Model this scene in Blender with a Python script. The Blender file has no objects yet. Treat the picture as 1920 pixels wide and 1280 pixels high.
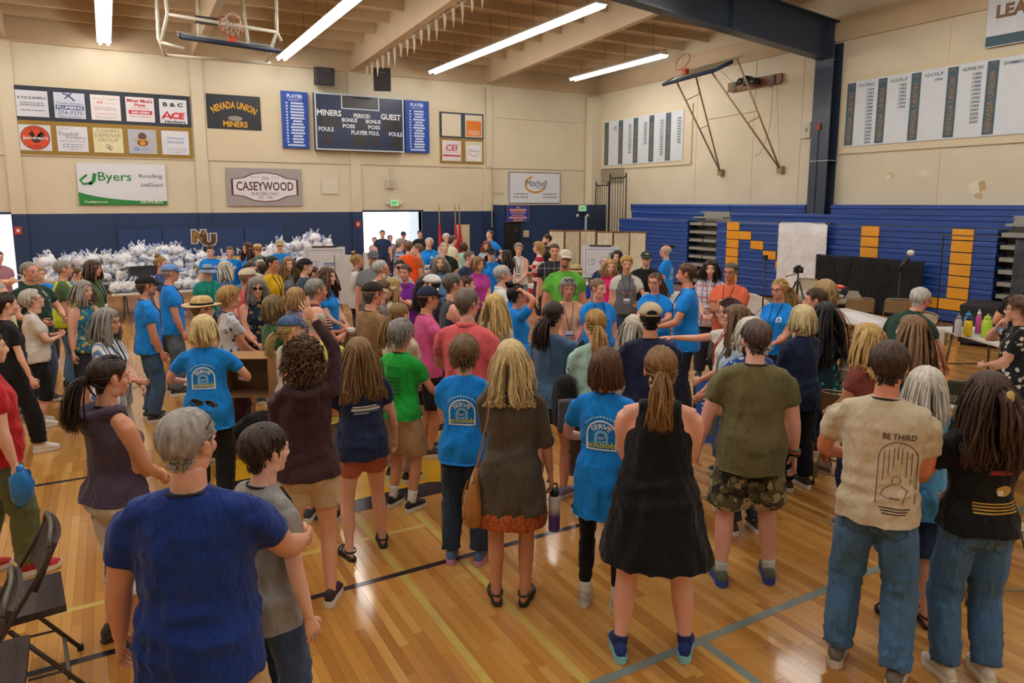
import bpy, math, random
import numpy as np
from mathutils import Vector, Matrix
from mathutils.bvhtree import BVHTree

# ------------------------------------------------------------------ camera, world, exposure
sc = bpy.context.scene
COL = sc.collection
cam_d = bpy.data.cameras.new('camera')
cam = bpy.data.objects.new('camera', cam_d)
COL.objects.link(cam)
cam_d.sensor_width = 36.0
cam_d.lens = 36.0 * 1325.0 / 1920.0
cam_d.shift_y = -63.0 / 1920.0
cam_d.clip_end = 200
cam.location = (0, 0, 2.45)
cam.rotation_euler = (math.radians(90 - 8.46), 0, math.radians(-29.6))
sc.camera = cam
sc.view_settings.view_transform = 'Standard'
sc.view_settings.look = 'None'
sc.view_settings.exposure = 0.45
sc.view_settings.gamma = 1.0
sc.view_settings.use_curve_mapping = False
sc.cycles.use_denoising = True
sc.cycles.max_bounces = 5
sc.cycles.diffuse_bounces = 3
sc.cycles.glossy_bounces = 2
sc.cycles.use_adaptive_sampling = True
sc.cycles.adaptive_threshold = 0.025
sc.cycles.transparent_max_bounces = 6
sc.cycles.sample_clamp_indirect = 4.0
sc.cycles.caustics_reflective = False
sc.cycles.caustics_refractive = False
world = bpy.data.worlds.new('world')
sc.world = world
world.use_nodes = True
_bg = world.node_tree.nodes['Background']
_bg.inputs[0].default_value = (0.80, 0.90, 1.0, 1)
_bg.inputs[1].default_value = 2.2
LAMP_STRENGTH = 26.0

rng = np.random.default_rng(7)
random.seed(7)

# ------------------------------------------------------------------ mesh helpers
def lin(c):
    """#rrggbb or 0-255 triple (sRGB) to linear RGBA"""
    if isinstance(c, str):
        c = c.lstrip('#')
        c = [int(c[i:i + 2], 16) for i in (0, 2, 4)]
    o = []
    for k in c:
        k = k / 255.0
        o.append(k / 12.92 if k <= 0.04045 else ((k + 0.055) / 1.055) ** 2.4)
    return (o[0], o[1], o[2], 1.0)

class Geo:
    """collects vertices and faces; faces as integer arrays grouped by corner count"""
    def __init__(s):
        s.v = []; s.f = []; s.n = 0; s.t = []
    def add(s, V, F, m=0, tint=None):
        V = np.asarray(V, float).reshape(-1, 3)
        if not isinstance(F, list):
            F = [F]
        for a in F:
            a = np.asarray(a, int)
            if len(a):
                s.f.append((a + s.n, m))
        s.v.append(V); s.n += len(V)
        s.t.append(np.full(len(V), 1.0) if tint is None else np.broadcast_to(np.asarray(tint, float), (len(V),)))
        return s
    def join(s, g, m=None):
        for a, mm in g.f:
            s.f.append((a + s.n, mm if m is None else m))
        s.v += g.v; s.t += g.t; s.n += g.n
        return s
    def verts(s):
        return np.concatenate(s.v) if s.v else np.zeros((0, 3))
    def xf(s, R=None, t=(0, 0, 0), sc=1.0):
        V = s.verts() * sc
        if R is not None:
            V = V @ np.asarray(R).T
        s.v = [V + np.asarray(t, float)]
        s.t = [np.concatenate(s.t)] if s.t else []
        return s
    def mesh(s, name, smooth=True, tint=False):
        me = bpy.data.meshes.new(name)
        V = s.verts()
        me.vertices.add(len(V)); me.vertices.foreach_set('co', V.astype(np.float32).ravel())
        if s.f:
            loops = np.concatenate([a.ravel() for a, m in s.f]).astype(np.int32)
            cnt = np.concatenate([np.full(len(a), a.shape[1]) for a, m in s.f]).astype(np.int32)
            mats = np.concatenate([np.full(len(a), m) for a, m in s.f]).astype(np.int32)
            st = np.concatenate([[0], np.cumsum(cnt)[:-1]]).astype(np.int32)
            me.loops.add(len(loops)); me.loops.foreach_set('vertex_index', loops)
            me.polygons.add(len(cnt)); me.polygons.foreach_set('loop_start', st)
            me.polygons.foreach_set('material_index', mats)
            if smooth:
                me.polygons.foreach_set('use_smooth', np.ones(len(cnt), bool))
            else:
                me.polygons.foreach_set('use_smooth', np.zeros(len(cnt), bool))
        if tint:
            at = me.attributes.new('tint', 'FLOAT', 'POINT')
            at.data.foreach_set('value', np.concatenate(s.t).astype(np.float32))
        me.update(calc_edges=True)
        return me

QB = np.array([[0, 3, 2, 1], [4, 5, 6, 7], [0, 1, 5, 4], [1, 2, 6, 5], [2, 3, 7, 6], [3, 0, 4, 7]])
def box(x0, x1, y0, y1, z0, z1):
    V = np.array([[x0, y0, z0], [x1, y0, z0], [x1, y1, z0], [x0, y1, z0], [x0, y0, z1], [x1, y0, z1], [x1, y1, z1], [x0, y1, z1]], float)
    return V, QB
def gbox(*a):
    return Geo().add(*box(*a))
def ring_faces(nr, n, closed=True):
    i = np.arange(nr - 1)[:, None] * n; j = np.arange(n)[None, :]
    k = (j + 1) % n
    F = np.stack([i + j, i + k, i + n + k, i + n + j], -1).reshape(-1, 4)
    return F
def loft(rings, caps=True):
    """rings (R,n,3) counter-clockwise seen from the end of the path"""
    R = np.asarray(rings, float); nr, n, _ = R.shape
    V = R.reshape(-1, 3); F = [ring_faces(nr, n)]
    if caps:
        c0, c1 = R[0].mean(0), R[-1].mean(0)
        V = np.vstack([V, c0, c1]); j = np.arange(n); k = (j + 1) % n
        F.append(np.stack([np.full(n, nr * n), k, j], -1))
        F.append(np.stack([np.full(n, nr * n + 1), (nr - 1) * n + j, (nr - 1) * n + k], -1))
    return V, F
def frames(P, up=(0, 0, 1)):
    P = np.asarray(P, float)
    T = np.gradient(P, axis=0); T /= np.linalg.norm(T, axis=1, keepdims=True) + 1e-9
    u = np.asarray(up, float)
    if abs(T[0] @ u) > 0.95:
        u = np.array([0, 1.0, 0]) if abs(T[0][1]) < 0.9 else np.array([1.0, 0, 0])
    A = []; B = []
    for t in T:
        a = np.cross(u, t); a /= np.linalg.norm(a) + 1e-9
        b = np.cross(t, a); A.append(a); B.append(b); u = b
    return np.array(A), np.array(B)
def tube(P, r, r2=None, n=8, caps=True, up=(0, 0, 1)):
    P = np.asarray(P, float); A, B = frames(P, up)
    r = np.broadcast_to(np.asarray(r, float), (len(P),)); r2 = r if r2 is None else np.broadcast_to(np.asarray(r2, float), (len(P),))
    th = np.arange(n) * 2 * math.pi / n
    R = P[:, None] + (np.cos(th)[None, :, None] * A[:, None]) * r[:, None, None] + (np.sin(th)[None, :, None] * B[:, None]) * r2[:, None, None]
    return loft(R, caps)
def spline(P, k=4):
    """Catmull-Rom through P, k points for each span"""
    P = np.asarray(P, float); Q = np.vstack([2 * P[0] - P[1], P, 2 * P[-1] - P[-2]]); o = []
    for i in range(len(P) - 1):
        a, b, c, d = Q[i:i + 4]
        for t in np.arange(k) / k:
            o.append(.5 * (2 * b + (c - a) * t + (2 * a - 5 * b + 4 * c - d) * t * t + (3 * b - a - 3 * c + d) * t ** 3))
    o.append(P[-1]); return np.array(o)
def ellipsoid(c, r, nu=12, nv=8, R=None):
    u = np.arange(nu) * 2 * math.pi / nu; v = (np.arange(nv + 1) / nv - .5) * math.pi
    v = v[1:-1]
    X = np.stack([np.cos(v)[:, None] * np.cos(u), np.cos(v)[:, None] * np.sin(u), np.sin(v)[:, None] + 0 * u], -1).reshape(-1, 3)
    V = np.vstack([X, [0, 0, -1], [0, 0, 1]]) * np.asarray(r, float)
    if R is not None: V = V @ np.asarray(R).T
    V = V + np.asarray(c, float)
    m = len(v); F = [ring_faces(m, nu)]; j = np.arange(nu); k = (j + 1) % nu
    F.append(np.stack([np.full(nu, m * nu), k, j], -1)); F.append(np.stack([np.full(nu, m * nu + 1), (m - 1) * nu + j, (m - 1) * nu + k], -1))
    return V, F
def lathe(prof, n=16, c=(0, 0, 0)):
    th = np.arange(n) * 2 * math.pi / n
    R = [[[r * math.cos(t), r * math.sin(t), z] for t in th] for r, z in prof]
    V, F = loft(R); return V + np.asarray(c, float), F
def grid(P):
    """P (a,b,3) open sheet"""
    P = np.asarray(P, float); a, b, _ = P.shape
    i = np.arange(a - 1)[:, None] * b; j = np.arange(b - 1)[None]
    return P.reshape(-1, 3), np.stack([i + j, i + j + 1, i + b + j + 1, i + b + j], -1).reshape(-1, 4)
def sheet(P, th):
    """closed sheet of thickness th from grid P"""
    P = np.asarray(P, float); V, F = grid(P); a, b, _ = P.shape
    du = np.gradient(P, axis=0); dv = np.gradient(P, axis=1); N = np.cross(du, dv); N /= np.linalg.norm(N, axis=-1, keepdims=True) + 1e-9
    W = (P - N * th).reshape(-1, 3); n = a * b; idx = np.arange(n).reshape(a, b)
    bd = np.concatenate([idx[0, :-1], idx[:-1, -1], idx[-1, :0:-1], idx[:0:-1, 0]]); bn = np.roll(bd, -1)
    return np.vstack([V, W]), [F[:, ::-1], F + n, np.stack([bd, bn, bn + n, bd + n], -1)]
def rotm(rx=0, ry=0, rz=0):
    return np.array(Matrix.Rotation(rz, 3, 'Z') @ Matrix.Rotation(ry, 3, 'Y') @ Matrix.Rotation(rx, 3, 'X'))
def R_z(a):
    c, s = math.cos(a), math.sin(a); return np.array([[c, -s, 0], [s, c, 0], [0, 0, 1.]])
def R_x(a):
    c, s = math.cos(a), math.sin(a); return np.array([[1., 0, 0], [0, c, -s], [0, s, c]])

# ------------------------------------------------------------------ scene objects
def put(name, geo, mats, parent=None, loc=(0, 0, 0), rz=0.0, smooth=False, tint=False, label=None, cat=None, group=None, kind=None):
    me = geo if isinstance(geo, bpy.types.Mesh) else geo.mesh(name, smooth, tint)
    o = bpy.data.objects.new(name, me); COL.objects.link(o)
    for m in (mats if isinstance(mats, (list, tuple)) else [mats]):
        if len(me.materials) < len(mats if isinstance(mats, (list, tuple)) else [mats]): me.materials.append(m)
    o.location = loc; o.rotation_euler = (0, 0, rz)
    if parent is not None: o.parent = parent
    return tag(o, label, cat, group, kind)
def tag(o, label=None, cat=None, group=None, kind=None):
    if label: o['label'] = label
    if cat: o['category'] = cat
    if group: o['group'] = group
    if kind: o['kind'] = kind
    return o
def empty(name, loc=(0, 0, 0), rz=0.0, label=None, cat=None, group=None, kind=None, parent=None):
    o = bpy.data.objects.new(name, None); COL.objects.link(o)
    o.location = loc; o.rotation_euler = (0, 0, rz); o.empty_display_size = 0.1
    if parent is not None: o.parent = parent
    return tag(o, label, cat, group, kind)
def copy_tree(o, parent=None, label=None, loc=None, rz=None):
    c = o.copy(); COL.objects.link(c)
    if parent is not None: c.parent = parent
    if label: c['label'] = label
    if loc is not None: c.location = loc
    if rz is not None: c.rotation_euler[2] = rz
    for ch in list(o.children): copy_tree(ch, c)
    return c

# ------------------------------------------------------------------ materials
MATS = {}
def nt(name):
    m = bpy.data.materials.new(name); m.use_nodes = True
    t = m.node_tree; b = t.nodes['Principled BSDF']
    return m, t, b
def N(t, typ, **kw):
    n = t.nodes.new(typ)
    for k, v in kw.items():
        if k.startswith('_'): setattr(n, k[1:], v)
        else: n.inputs[k.replace('__', ' ')].default_value = v
    return n
def ramp(t, fac, stops, interp='LINEAR'):
    r = t.nodes.new('ShaderNodeValToRGB'); cr = r.color_ramp; cr.interpolation = interp
    while len(cr.elements) < len(stops): cr.elements.new(0.5)
    for e, (p, c) in zip(cr.elements, stops): e.position = p; e.color = c
    t.links.new(fac, r.inputs[0]); return r.outputs[0]
def mixc(t, fac, a, b, mode='MIX'):
    n = t.nodes.new('ShaderNodeMix'); n.data_type = 'RGBA'; n.blend_type = mode
    for i, v in ((0, fac), (6, a), (7, b)):
        if hasattr(v, 'is_linked'): t.links.new(v, n.inputs[i])
        else: n.inputs[i].default_value = v
    return n.outputs[2]
def coords(t, kind='Object', scale=(1, 1, 1), rot=(0, 0, 0)):
    c = t.nodes.new('ShaderNodeTexCoord'); mp = t.nodes.new('ShaderNodeMapping')
    mp.inputs['Scale'].default_value = scale; mp.inputs['Rotation'].default_value = rot
    t.links.new(c.outputs[kind], mp.inputs[0]); return mp.outputs[0]
def noise(t, vec, scale, detail=3, rough=.5):
    n = N(t, 'ShaderNodeTexNoise', Scale=scale, Detail=detail, Roughness=rough); t.links.new(vec, n.inputs['Vector']); return n.outputs[0]
def bump(t, b, h, strength=.3, dist=.01):
    n = N(t, 'ShaderNodeBump', Strength=strength, Distance=dist); t.links.new(h, n.inputs['Height']); t.links.new(n.outputs[0], b.inputs['Normal'])
def plain(col, rough=.5, metal=0.0, var=.06, spec=.5, scale=6., emit=None):
    """painted or plastic surface with slight variation of its own colour"""
    key = ('plain', str(col), rough, metal, var, spec, emit)
    if key in MATS: return MATS[key]
    m, t, b = nt('painted'); c = lin(col)
    if var:
        v = noise(t, coords(t), scale, 4)
        lo = tuple(k * (1 - var) for k in c[:3]) + (1,); hi = tuple(min(1, k * (1 + var)) for k in c[:3]) + (1,)
        t.links.new(ramp(t, v, [(.3, lo), (.7, hi)]), b.inputs['Base Color'])
    else: b.inputs['Base Color'].default_value = c
    b.inputs['Roughness'].default_value = rough; b.inputs['Metallic'].default_value = metal
    b.inputs['Specular IOR Level'].default_value = spec
    if emit: b.inputs['Emission Color'].default_value = c; b.inputs['Emission Strength'].default_value = emit
    MATS[key] = m; return m

# ------------------------------------------------------------------ the room: materials
def wall_paint(col, var=.05, rough=.7):
    key = ('wall', col)
    if key in MATS: return MATS[key]
    m, t, b = nt('wall_paint'); c = lin(col); v = noise(t, coords(t), 1.3, 5, .6)
    lo = tuple(k * (1 - var) for k in c[:3]) + (1,); hi = tuple(min(1, k * (1 + var * .6)) for k in c[:3]) + (1,)
    t.links.new(ramp(t, v, [(.3, lo), (.65, hi)]), b.inputs['Base Color']); b.inputs['Roughness'].default_value = rough
    bump(t, b, noise(t, coords(t), 40., 3), .12, .01); MATS[key] = m; return m
CREAM = wall_paint('#d3c8b0'); NAVY = wall_paint('#173057', .08, .5); WOODCREAM = wall_paint('#c6b294', .07); DECK = wall_paint('#cbb898', .05)
def pegboard():
    m, t, b = nt('pegboard'); vec = coords(t, 'Object', (14, 14, 14)); v = N(t, 'ShaderNodeTexVoronoi', Scale=1., Randomness=0.); t.links.new(vec, v.inputs['Vector'])
    t.links.new(ramp(t, v.outputs['Distance'], [(.12, lin('#9c8c6c')), (.2, lin('#d2c5a8'))]), b.inputs['Base Color']); b.inputs['Roughness'].default_value = .75; return m
PEG = pegboard()
def wood_floor(single):
    """maple strip colour: single = one strip for each mesh piece (tint attribute), else strips drawn far away"""
    m, t, b = nt('maple_floor')
    if single:
        a = t.nodes.new('ShaderNodeAttribute'); a.attribute_name = 'tint'; f = a.outputs['Fac']
    else:
        br = N(t, 'ShaderNodeTexBrick', Scale=1.0); br.inputs['Brick Width'].default_value = 1.1; br.inputs['Row Height'].default_value = .057; br.inputs['Mortar Size'].default_value = .0008
        br.inputs['Color1'].default_value = (0, 0, 0, 1); br.inputs['Color2'].default_value = (1, 1, 1, 1); br.inputs['Mortar'].default_value = (.1, .1, .1, 1); br.offset = .37
        t.links.new(coords(t, 'Object', (1, 1, 1), (0, 0, math.pi / 2)), br.inputs['Vector']); f = br.outputs['Color']
    base = ramp(t, f, [(0, lin('#ad7736')), (.35, lin('#c28b43')), (.7, lin('#cf9a4f')), (1, lin('#d9a85e'))])
    gr = noise(t, coords(t, 'Object', (60, 2.2, 1)), 1., 5, .65); grain = mixc(t, .32, base, ramp(t, gr, [(.35, lin('#7d5024')), (.6, lin('#d2a468'))]), 'MULTIPLY')
    out = mixc(t, .55, base, grain); wear = noise(t, coords(t, 'Object', (.6, .6, 1)), 1., 4)
    t.links.new(out, b.inputs['Base Color']); t.links.new(ramp(t, wear, [(.3, (.16,) * 3 + (1,)), (.75, (.34,) * 3 + (1,))]), b.inputs['Roughness'])
    b.inputs['Coat Weight'].default_value = .45; b.inputs['Coat Roughness'].default_value = .12
    return m
FLOOR_PIECE = wood_floor(True); FLOOR_FAR = wood_floor(False)

# ------------------------------------------------------------------ the room: shell
X0, X1, Y0, Y1 = -12.0, 16.1, -8.0, 22.0
def deck_z(y): return 7.17 + .045 * (Y1 - max(y, 6)) if y > 6 else 7.17 + .045 * 16
PX0, PX1, PY0, PY1 = -1.9, 6.1, 1.2, 7.4       # area of separately laid floor strips
fl = Geo()
for a in ((X0, PX0, Y0, Y1, -.2, 0), (PX1, X1, Y0, Y1, -.2, 0), (PX0, PX1, Y0, PY0, -.2, 0), (PX0, PX1, PY1, Y1, -.2, 0), (PX0, PX1, PY0, PY1, -.2, -.012)): fl.add(*box(*a))
floor = put('floor', fl, FLOOR_FAR, kind='structure')
strips = []
nrow = int((PX1 - PX0) / .0571)
for i in range(nrow):
    xx = PX0 + i * (PX1 - PX0) / nrow; yy = PY0 - rng.random() * .8
    while yy < PY1:
        L = .45 + rng.random() * 1.3; a, c = max(yy, PY0), min(yy + L, PY1)
        if c - a > .06: strips.append((xx, a, c))
        yy += L
WID = (PX1 - PX0) / nrow
def strip_near(s): return math.hypot(s[0] - 1.3, (s[1] + s[2]) / 2 - .6) - .15 * (s[2] - s[1])
def in_view(s):
    x, y = s[0], (s[1] + s[2]) / 2; d = x * .494 + y * .8695; u = (x * .8695 - y * .494) / max(d, .1); return d > 2.2 and abs(u) < .80
vis = [s for s in strips if in_view(s)]; vis.sort(key=strip_near); solo = set(vis[:290])
rest = Geo()
def strip_box(s):
    V, F = box(s[0] + .0006, s[0] + WID - .0006, s[1] + .0006, s[2] - .0006, -.012, 0); V = V.copy(); V[4:, 2] -= rng.random() * .0004; return V, F
for s in strips:
    V, F = strip_box(s); tn = rng.random()
    if s in solo: put('plank', Geo().add(V, F, 0, tn), FLOOR_PIECE, floor, tint=True)
    else: rest.add(V, F, 0, tn)
put('planks', rest, FLOOR_PIECE, floor, tint=True, kind='stuff')
def paint(name, poly, col, z=.0012):
    V = np.array([(x, y, z) for x, y in poly]); return put(name, Geo().add(V, [np.arange(len(V))[None]]), plain(col, .22, var=.08), floor)
def xline(y, x0, x1, w, col, z=.0012): paint('painted_line', [(x0, y - w / 2), (x1, y - w / 2), (x1, y + w / 2), (x0, y + w / 2)], col, z)
def yline(x, y0, y1, w, col, z=.0012): paint('painted_line', [(x - w / 2, y0), (x + w / 2, y0), (x + w / 2, y1), (x - w / 2, y1)], col, z)
xline(4.2, -6, 3.6, .05, '#20222c'); xline(2.67, 1.9, 9.5, .055, '#7e8a86', .0016); yline(2.745, .6, 2.645, .055, '#7e8a86')
yline(1.535, 1.0, 9.0, .05, '#c8ae5e', .0009); yline(1.975, 1.0, 9.0, .05, '#c8ae5e', .0009); xline(4.79, -4.5, 1.95, .05, '#c8ae5e', .001)
xline(7.18, -6, .1, .05, '#20222c'); xline(10.5, -6, 9, .05, '#20222c'); yline(-.15, 4.9, 9.5, .05, '#c8ae5e', .001)
paint('court_emblem', [(.35, 5.50), (1.3, 5.37), (2.52, 5.28), (2.86, 5.59), (3.35, 6.78), (1.74, 7.12), (.78, 6.95)], '#d3a21c', .0008)
paint('court_emblem', [(.70, 6.41), (1.19, 6.46), (1.62, 6.40), (1.62, 6.18), (1.14, 6.2), (.62, 6.10)], '#1d202b', .0016)
paint('court_emblem', [(1.45, 5.49), (2.30, 5.56), (2.62, 5.42), (2.54, 5.29), (1.50, 5.27), (.30, 5.36), (.35, 5.5)], '#1d202b', .0016)
paint('court_emblem', [(1.2, 6.98), (2.5, 6.90), (3.45, 6.75), (3.5, 6.95), (2.4, 7.15), (1.2, 7.2)], '#1d202b', .0016)
# end wall with two door openings
ew = Geo()
def wslab(x0, x1, z0, z1, m, y=Y1): ew.add(*box(x0, x1, y, y + .25, z0, z1), m)
DZ = 2.165
for x0, x1 in ((X0, -3.7), (-2.12, 7.05), (9.05, X1 + .3)): wslab(x0, x1, 0, DZ, 1)
wslab(X0, X1 + .3, DZ, 7.6, 0)
put('wall_end', ew, [CREAM, NAVY], kind='structure')
put('wall_right', Geo().add(*box(X1, X1 + .25, Y0, Y1 + .25, 0, 8.3)), CREAM, kind='structure')
put('wall_left', Geo().add(*box(X0 - .25, X0, Y0, Y1 + .25, 0, 8.3)), CREAM, kind='structure')
put('wall_rear', Geo().add(*box(X0, X1, Y0 - .25, Y0, 0, 8.3)), CREAM, kind='structure')
cg = Geo()
for y0, y1 in ((Y1 + .25, 6), (6, Y0 - .25)):
    za, zb = deck_z(y0), deck_z(y1); cg.add([(X0 - .3, y0, za), (X1 + .3, y0, za), (X1 + .3, y1, zb), (X0 - .3, y1, zb), (X0 - .3, y0, za + .2), (X1 + .3, y0, za + .2), (X1 + .3, y1, zb + .2), (X0 - .3, y1, zb + .2)], QB)
ceiling = put('ceiling', cg, DECK, kind='structure')
# ledgers, pilasters, corner column, pegboard bands
def trim(name, geo, m): return put(name, geo, m, kind='structure')
trim('trim_1', gbox(X0, X1, Y1 - .07, Y1, 6.40, 7.15), WOODCREAM)
trim('trim_2', gbox(X1 - .07, X1, Y0, Y1 - .07, 6.39, 6.98), WOODCREAM)
BEAMX = [-10.9, -6.3, -1.95, 2.42, 6.86, 11.52]
n = 3
for bx in BEAMX[2:]:
    g = Geo().add(*box(bx - .16, bx + .16, Y1 - .05, Y1, DZ, 6.40), 0).add(*box(bx - .16, bx + .16, Y1 - .05, Y1, 0, DZ), 1); put('trim_%d' % n, g, [CREAM, NAVY], kind='structure'); n += 1
trim('trim_%d' % n, gbox(15.62, X1, Y1 - .45, Y1 - .05, 2.4, 6.25), CREAM); n += 1
trim('trim_%d' % n, gbox(11.8, 15.62, Y1 - .03, Y1, 5.34, 5.40), CREAM); n += 1
for x0, x1 in ((-1.88, 2.25), (2.59, 6.7), (7.02, 11.36)):
    trim('trim_%d' % n, gbox(x0, x1, Y1 - .025, Y1, 3.68, 5.55), PEG); n += 1
trim('trim_%d' % n, gbox(-12, 15.6, Y1 - .035, Y1, 3.635, 3.675), CREAM); n += 1
for y0, y1 in ((16.9, 21.6), (5.0, 11.70)):
    trim('trim_%d' % n, gbox(X1 - .05, X1, y0, y1, 3.65, 5.50), PEG); n += 1
for y in (16.75, 14.5, 12.9, 9.2): trim('trim_%d' % n, gbox(X1 - .012, X1, y - .02, y + .02, 2.4, 6.39), CREAM); n += 1
# blue vestibule block in the corner
put('wall_block', Geo().add(*box(11.75, X1, 21.3, Y1, 0, 2.375), 0).add(*box(11.75, X1, 21.28, Y1, 2.375, 2.40), 1), [NAVY, CREAM], kind='structure')
# door jambs and the yard outside
for i, (x0, x1) in enumerate(((7.05, 9.05), (-3.7, -2.12))):
    d = put('door_%d' % (i + 1), Geo().add(*box(x0 - .06, x0, Y1 - .03, Y1 + .27, 0, DZ)).add(*box(x1, x1 + .06, Y1 - .03, Y1 + .27, 0, DZ)).add(*box(x0 - .06, x1 + .06, Y1 - .03, Y1 + .27, DZ - .01, DZ + .05)), plain('#22304c', .4), kind='structure')
    lf = put('door_leaf', gbox(x1 + .02, x1 + .07, Y1 + .25, Y1 + 1.2, .02, DZ), plain('#c9ccd0', .5), d)
    put('push_bar', Geo().add(*tube([(x1 + .005, Y1 + .35, 1.0), (x1 - .04, Y1 + .45, 1.0), (x1 - .04, Y1 + 1.0, 1.0), (x1 + .005, Y1 + 1.1, 1.0)], .018)), plain('#8d9094', .3, 1.0), lf, smooth=True)
put('ground_outside', gbox(-30, 40, Y1 + .25, 60, -.2, -.02), plain('#c9c5bc', .9), kind='structure')
# ------------------------------------------------------------------ roof framing
for bx in BEAMX:
    y0, y1 = 6.0, Y1 - .02; z0, z1 = 6.42 + .045 * (Y1 - y0), 6.42
    V = []
    for y, z in ((y1, z1), (y0, z0)): V += [(bx - .09, y, z), (bx + .09, y, z), (bx + .09, y, deck_z(y)), (bx - .09, y, deck_z(y))]
    put('roof_beam', Geo().add(V, [np.array([[0, 1, 2, 3], [7, 6, 5, 4], [0, 4, 5, 1], [1, 5, 6, 2], [2, 6, 7, 3], [3, 7, 4, 0]])]), WOODCREAM, ceiling)
ends = [X0] + BEAMX + [X1]
for k in range(17):
    y = 21.6 - k * 1.06; z = deck_z(y)
    if abs(y - 12) < .3: continue
    for a, c in zip(ends[:-1], ends[1:]):
        if y < 6: continue
        put('joist', gbox(a + .09, c - .09, y - .045, y + .045, z - .24, z + .02), WOODCREAM, ceiling)
STEEL = plain('#2c3748', .38, var=.1)
col_ = empty('steel_column', (15.92, 12.02, 0), label='dark slate-blue steel column standing against the right wall', cat='column')
put('flange', gbox(-.19, -.165, -.26, .26, 0, 6.35), STEEL, col_); put('flange', gbox(.14, .165, -.26, .26, 0, 6.35), STEEL, col_); put('web', gbox(-.165, .14, -.015, .015, 0, 6.35), STEEL, col_)
put('conduit', Geo().add(*tube([(-.2, .03, 2.2), (-.2, .03, 4.3)], .012)), plain('#1c2430', .5), col_); put('clamp_strap', gbox(-.205, .17, -.28, .28, 3.48, 3.51), plain('#8a9098', .4, .8), col_)
put('alarm_box', gbox(-.24, -.19, -.03, .09, 4.25, 4.42), plain('#7c2c20', .5), col_)
gd = empty('steel_girder', (0, 12.02, 0), label='dark steel girder crossing the ceiling to the column', cat='girder')
def gslab(x0, x1, ya, yb, d0, d1, h):
    z = lambda x: 5.95 + .087 * (15.75 - x) if x > 2 else 5.95 + .087 * 13.75 - .087 * (2 - x)
    V = []
    for x in (x0, x1): V += [(x, ya, z(x) + d0), (x, yb, z(x) + d0), (x, yb, z(x) + d0 + h), (x, ya, z(x) + d0 + h)]
    return Geo().add(V, [np.array([[0, 1, 2, 3], [7, 6, 5, 4], [0, 4, 5, 1], [1, 5, 6, 2], [2, 6, 7, 3], [3, 7, 4, 0]])])
for x0, x1 in ((2, 16.05), (-11.9, 2)):
    put('flange', gslab(x0, x1, -.16, .16, 0, 0, .03), STEEL, gd); put('flange', gslab(x0, x1, -.16, .16, .92, 0, .03), STEEL, gd); put('web', gslab(x0, x1, -.02, .02, .03, 0, .89), STEEL, gd)
for x in (15.7, 12.4, 9.2, 6.0): put('stiffener', gslab(x - .015, x + .015, -.155, .155, .03, 0, .89), STEEL, gd)
# ------------------------------------------------------------------ fluorescent fixtures (the hall's own lamps, plus unseen runs added for brightness)
def lamp_mat():
    m, t, b = nt('lamp_tube'); b.inputs['Base Color'].default_value = (1, 1, 1, 1); b.inputs['Emission Color'].default_value = (1.0, .965, .91, 1); b.inputs['Emission Strength'].default_value = LAMP_STRENGTH; return m
TUBE = lamp_mat(); WHITE = plain('#e6e4de', .4)
def lamp_run(x, y0, y1, label, z=6.5):
    o = empty('ceiling_light', (x, (y0 + y1) / 2, z), label=label, cat='ceiling light', group='long fluorescent fixtures hung from the roof'); h = (y1 - y0) / 2
    put('housing', Geo().add([(-.16, -h, .0), (.16, -h, 0), (.05, -h, .09), (-.05, -h, .09), (-.16, h, .0), (.16, h, 0), (.05, h, .09), (-.05, h, .09)], [np.array([[0, 1, 2, 3], [7, 6, 5, 4], [0, 4, 5, 1], [1, 5, 6, 2], [2, 6, 7, 3], [3, 7, 4, 0]])]), WHITE, o)
    n = max(1, int(round((y1 - y0) / 2.44))); L = (y1 - y0) / n
    for i in range(n):
        ya = -h + i * L
        for s in (-1, 1): put('tube', Geo().add(*tube([(s * .085, ya + .02, -.035), (s * .085, ya + L - .02, -.035)], .032, n=6)), TUBE, o, smooth=True)
        for yy in (ya + .5, ya + L - .5):
            put('hanger_wire', Geo().add(*tube([(0, yy, .09), (0, yy, deck_z((y0 + y1) / 2 + yy) - z)], .008, n=5)), plain('#8a7c64', .6), o)
lamp_run(.25, 12.5, 21.6, 'bright fluorescent fixture at far left above the sponsor signs'); lamp_run(4.62, 12.6, 21.4, 'bright fluorescent fixture ending above the raised hoop'); lamp_run(9.17, 12.4, 21.2, 'longest bright fluorescent fixture in the middle of the ceiling')
lamp_run(13.72, 15.6, 20.1, 'short bright fluorescent fixture near the right wall hoop')
for x, w in ((-4.1, 'leftmost'), (.25, 'second'), (4.62, 'third'), (11.4, 'rightmost')): lamp_run(x, 1.5, 10.5, 'fluorescent fixture over the near half of the hall, %s row' % w, 6.9)  # added out of view; rows picked to set the foreground brightness
for x, w in ((-8.5, 'outer row'), (-4.1, 'inner row')): lamp_run(x, 12.6, 21.4, 'fluorescent fixture over the far left part of the hall, ' + w)
for x, w in ((-1.5, 'left'), (4.62, 'middle'), (9.5, 'right')): lamp_run(x, -7, -1.5, 'fluorescent fixture over the rear of the hall, %s row' % w, 6.9)  # unseen runs added behind the camera to brighten the backs facing it

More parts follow.
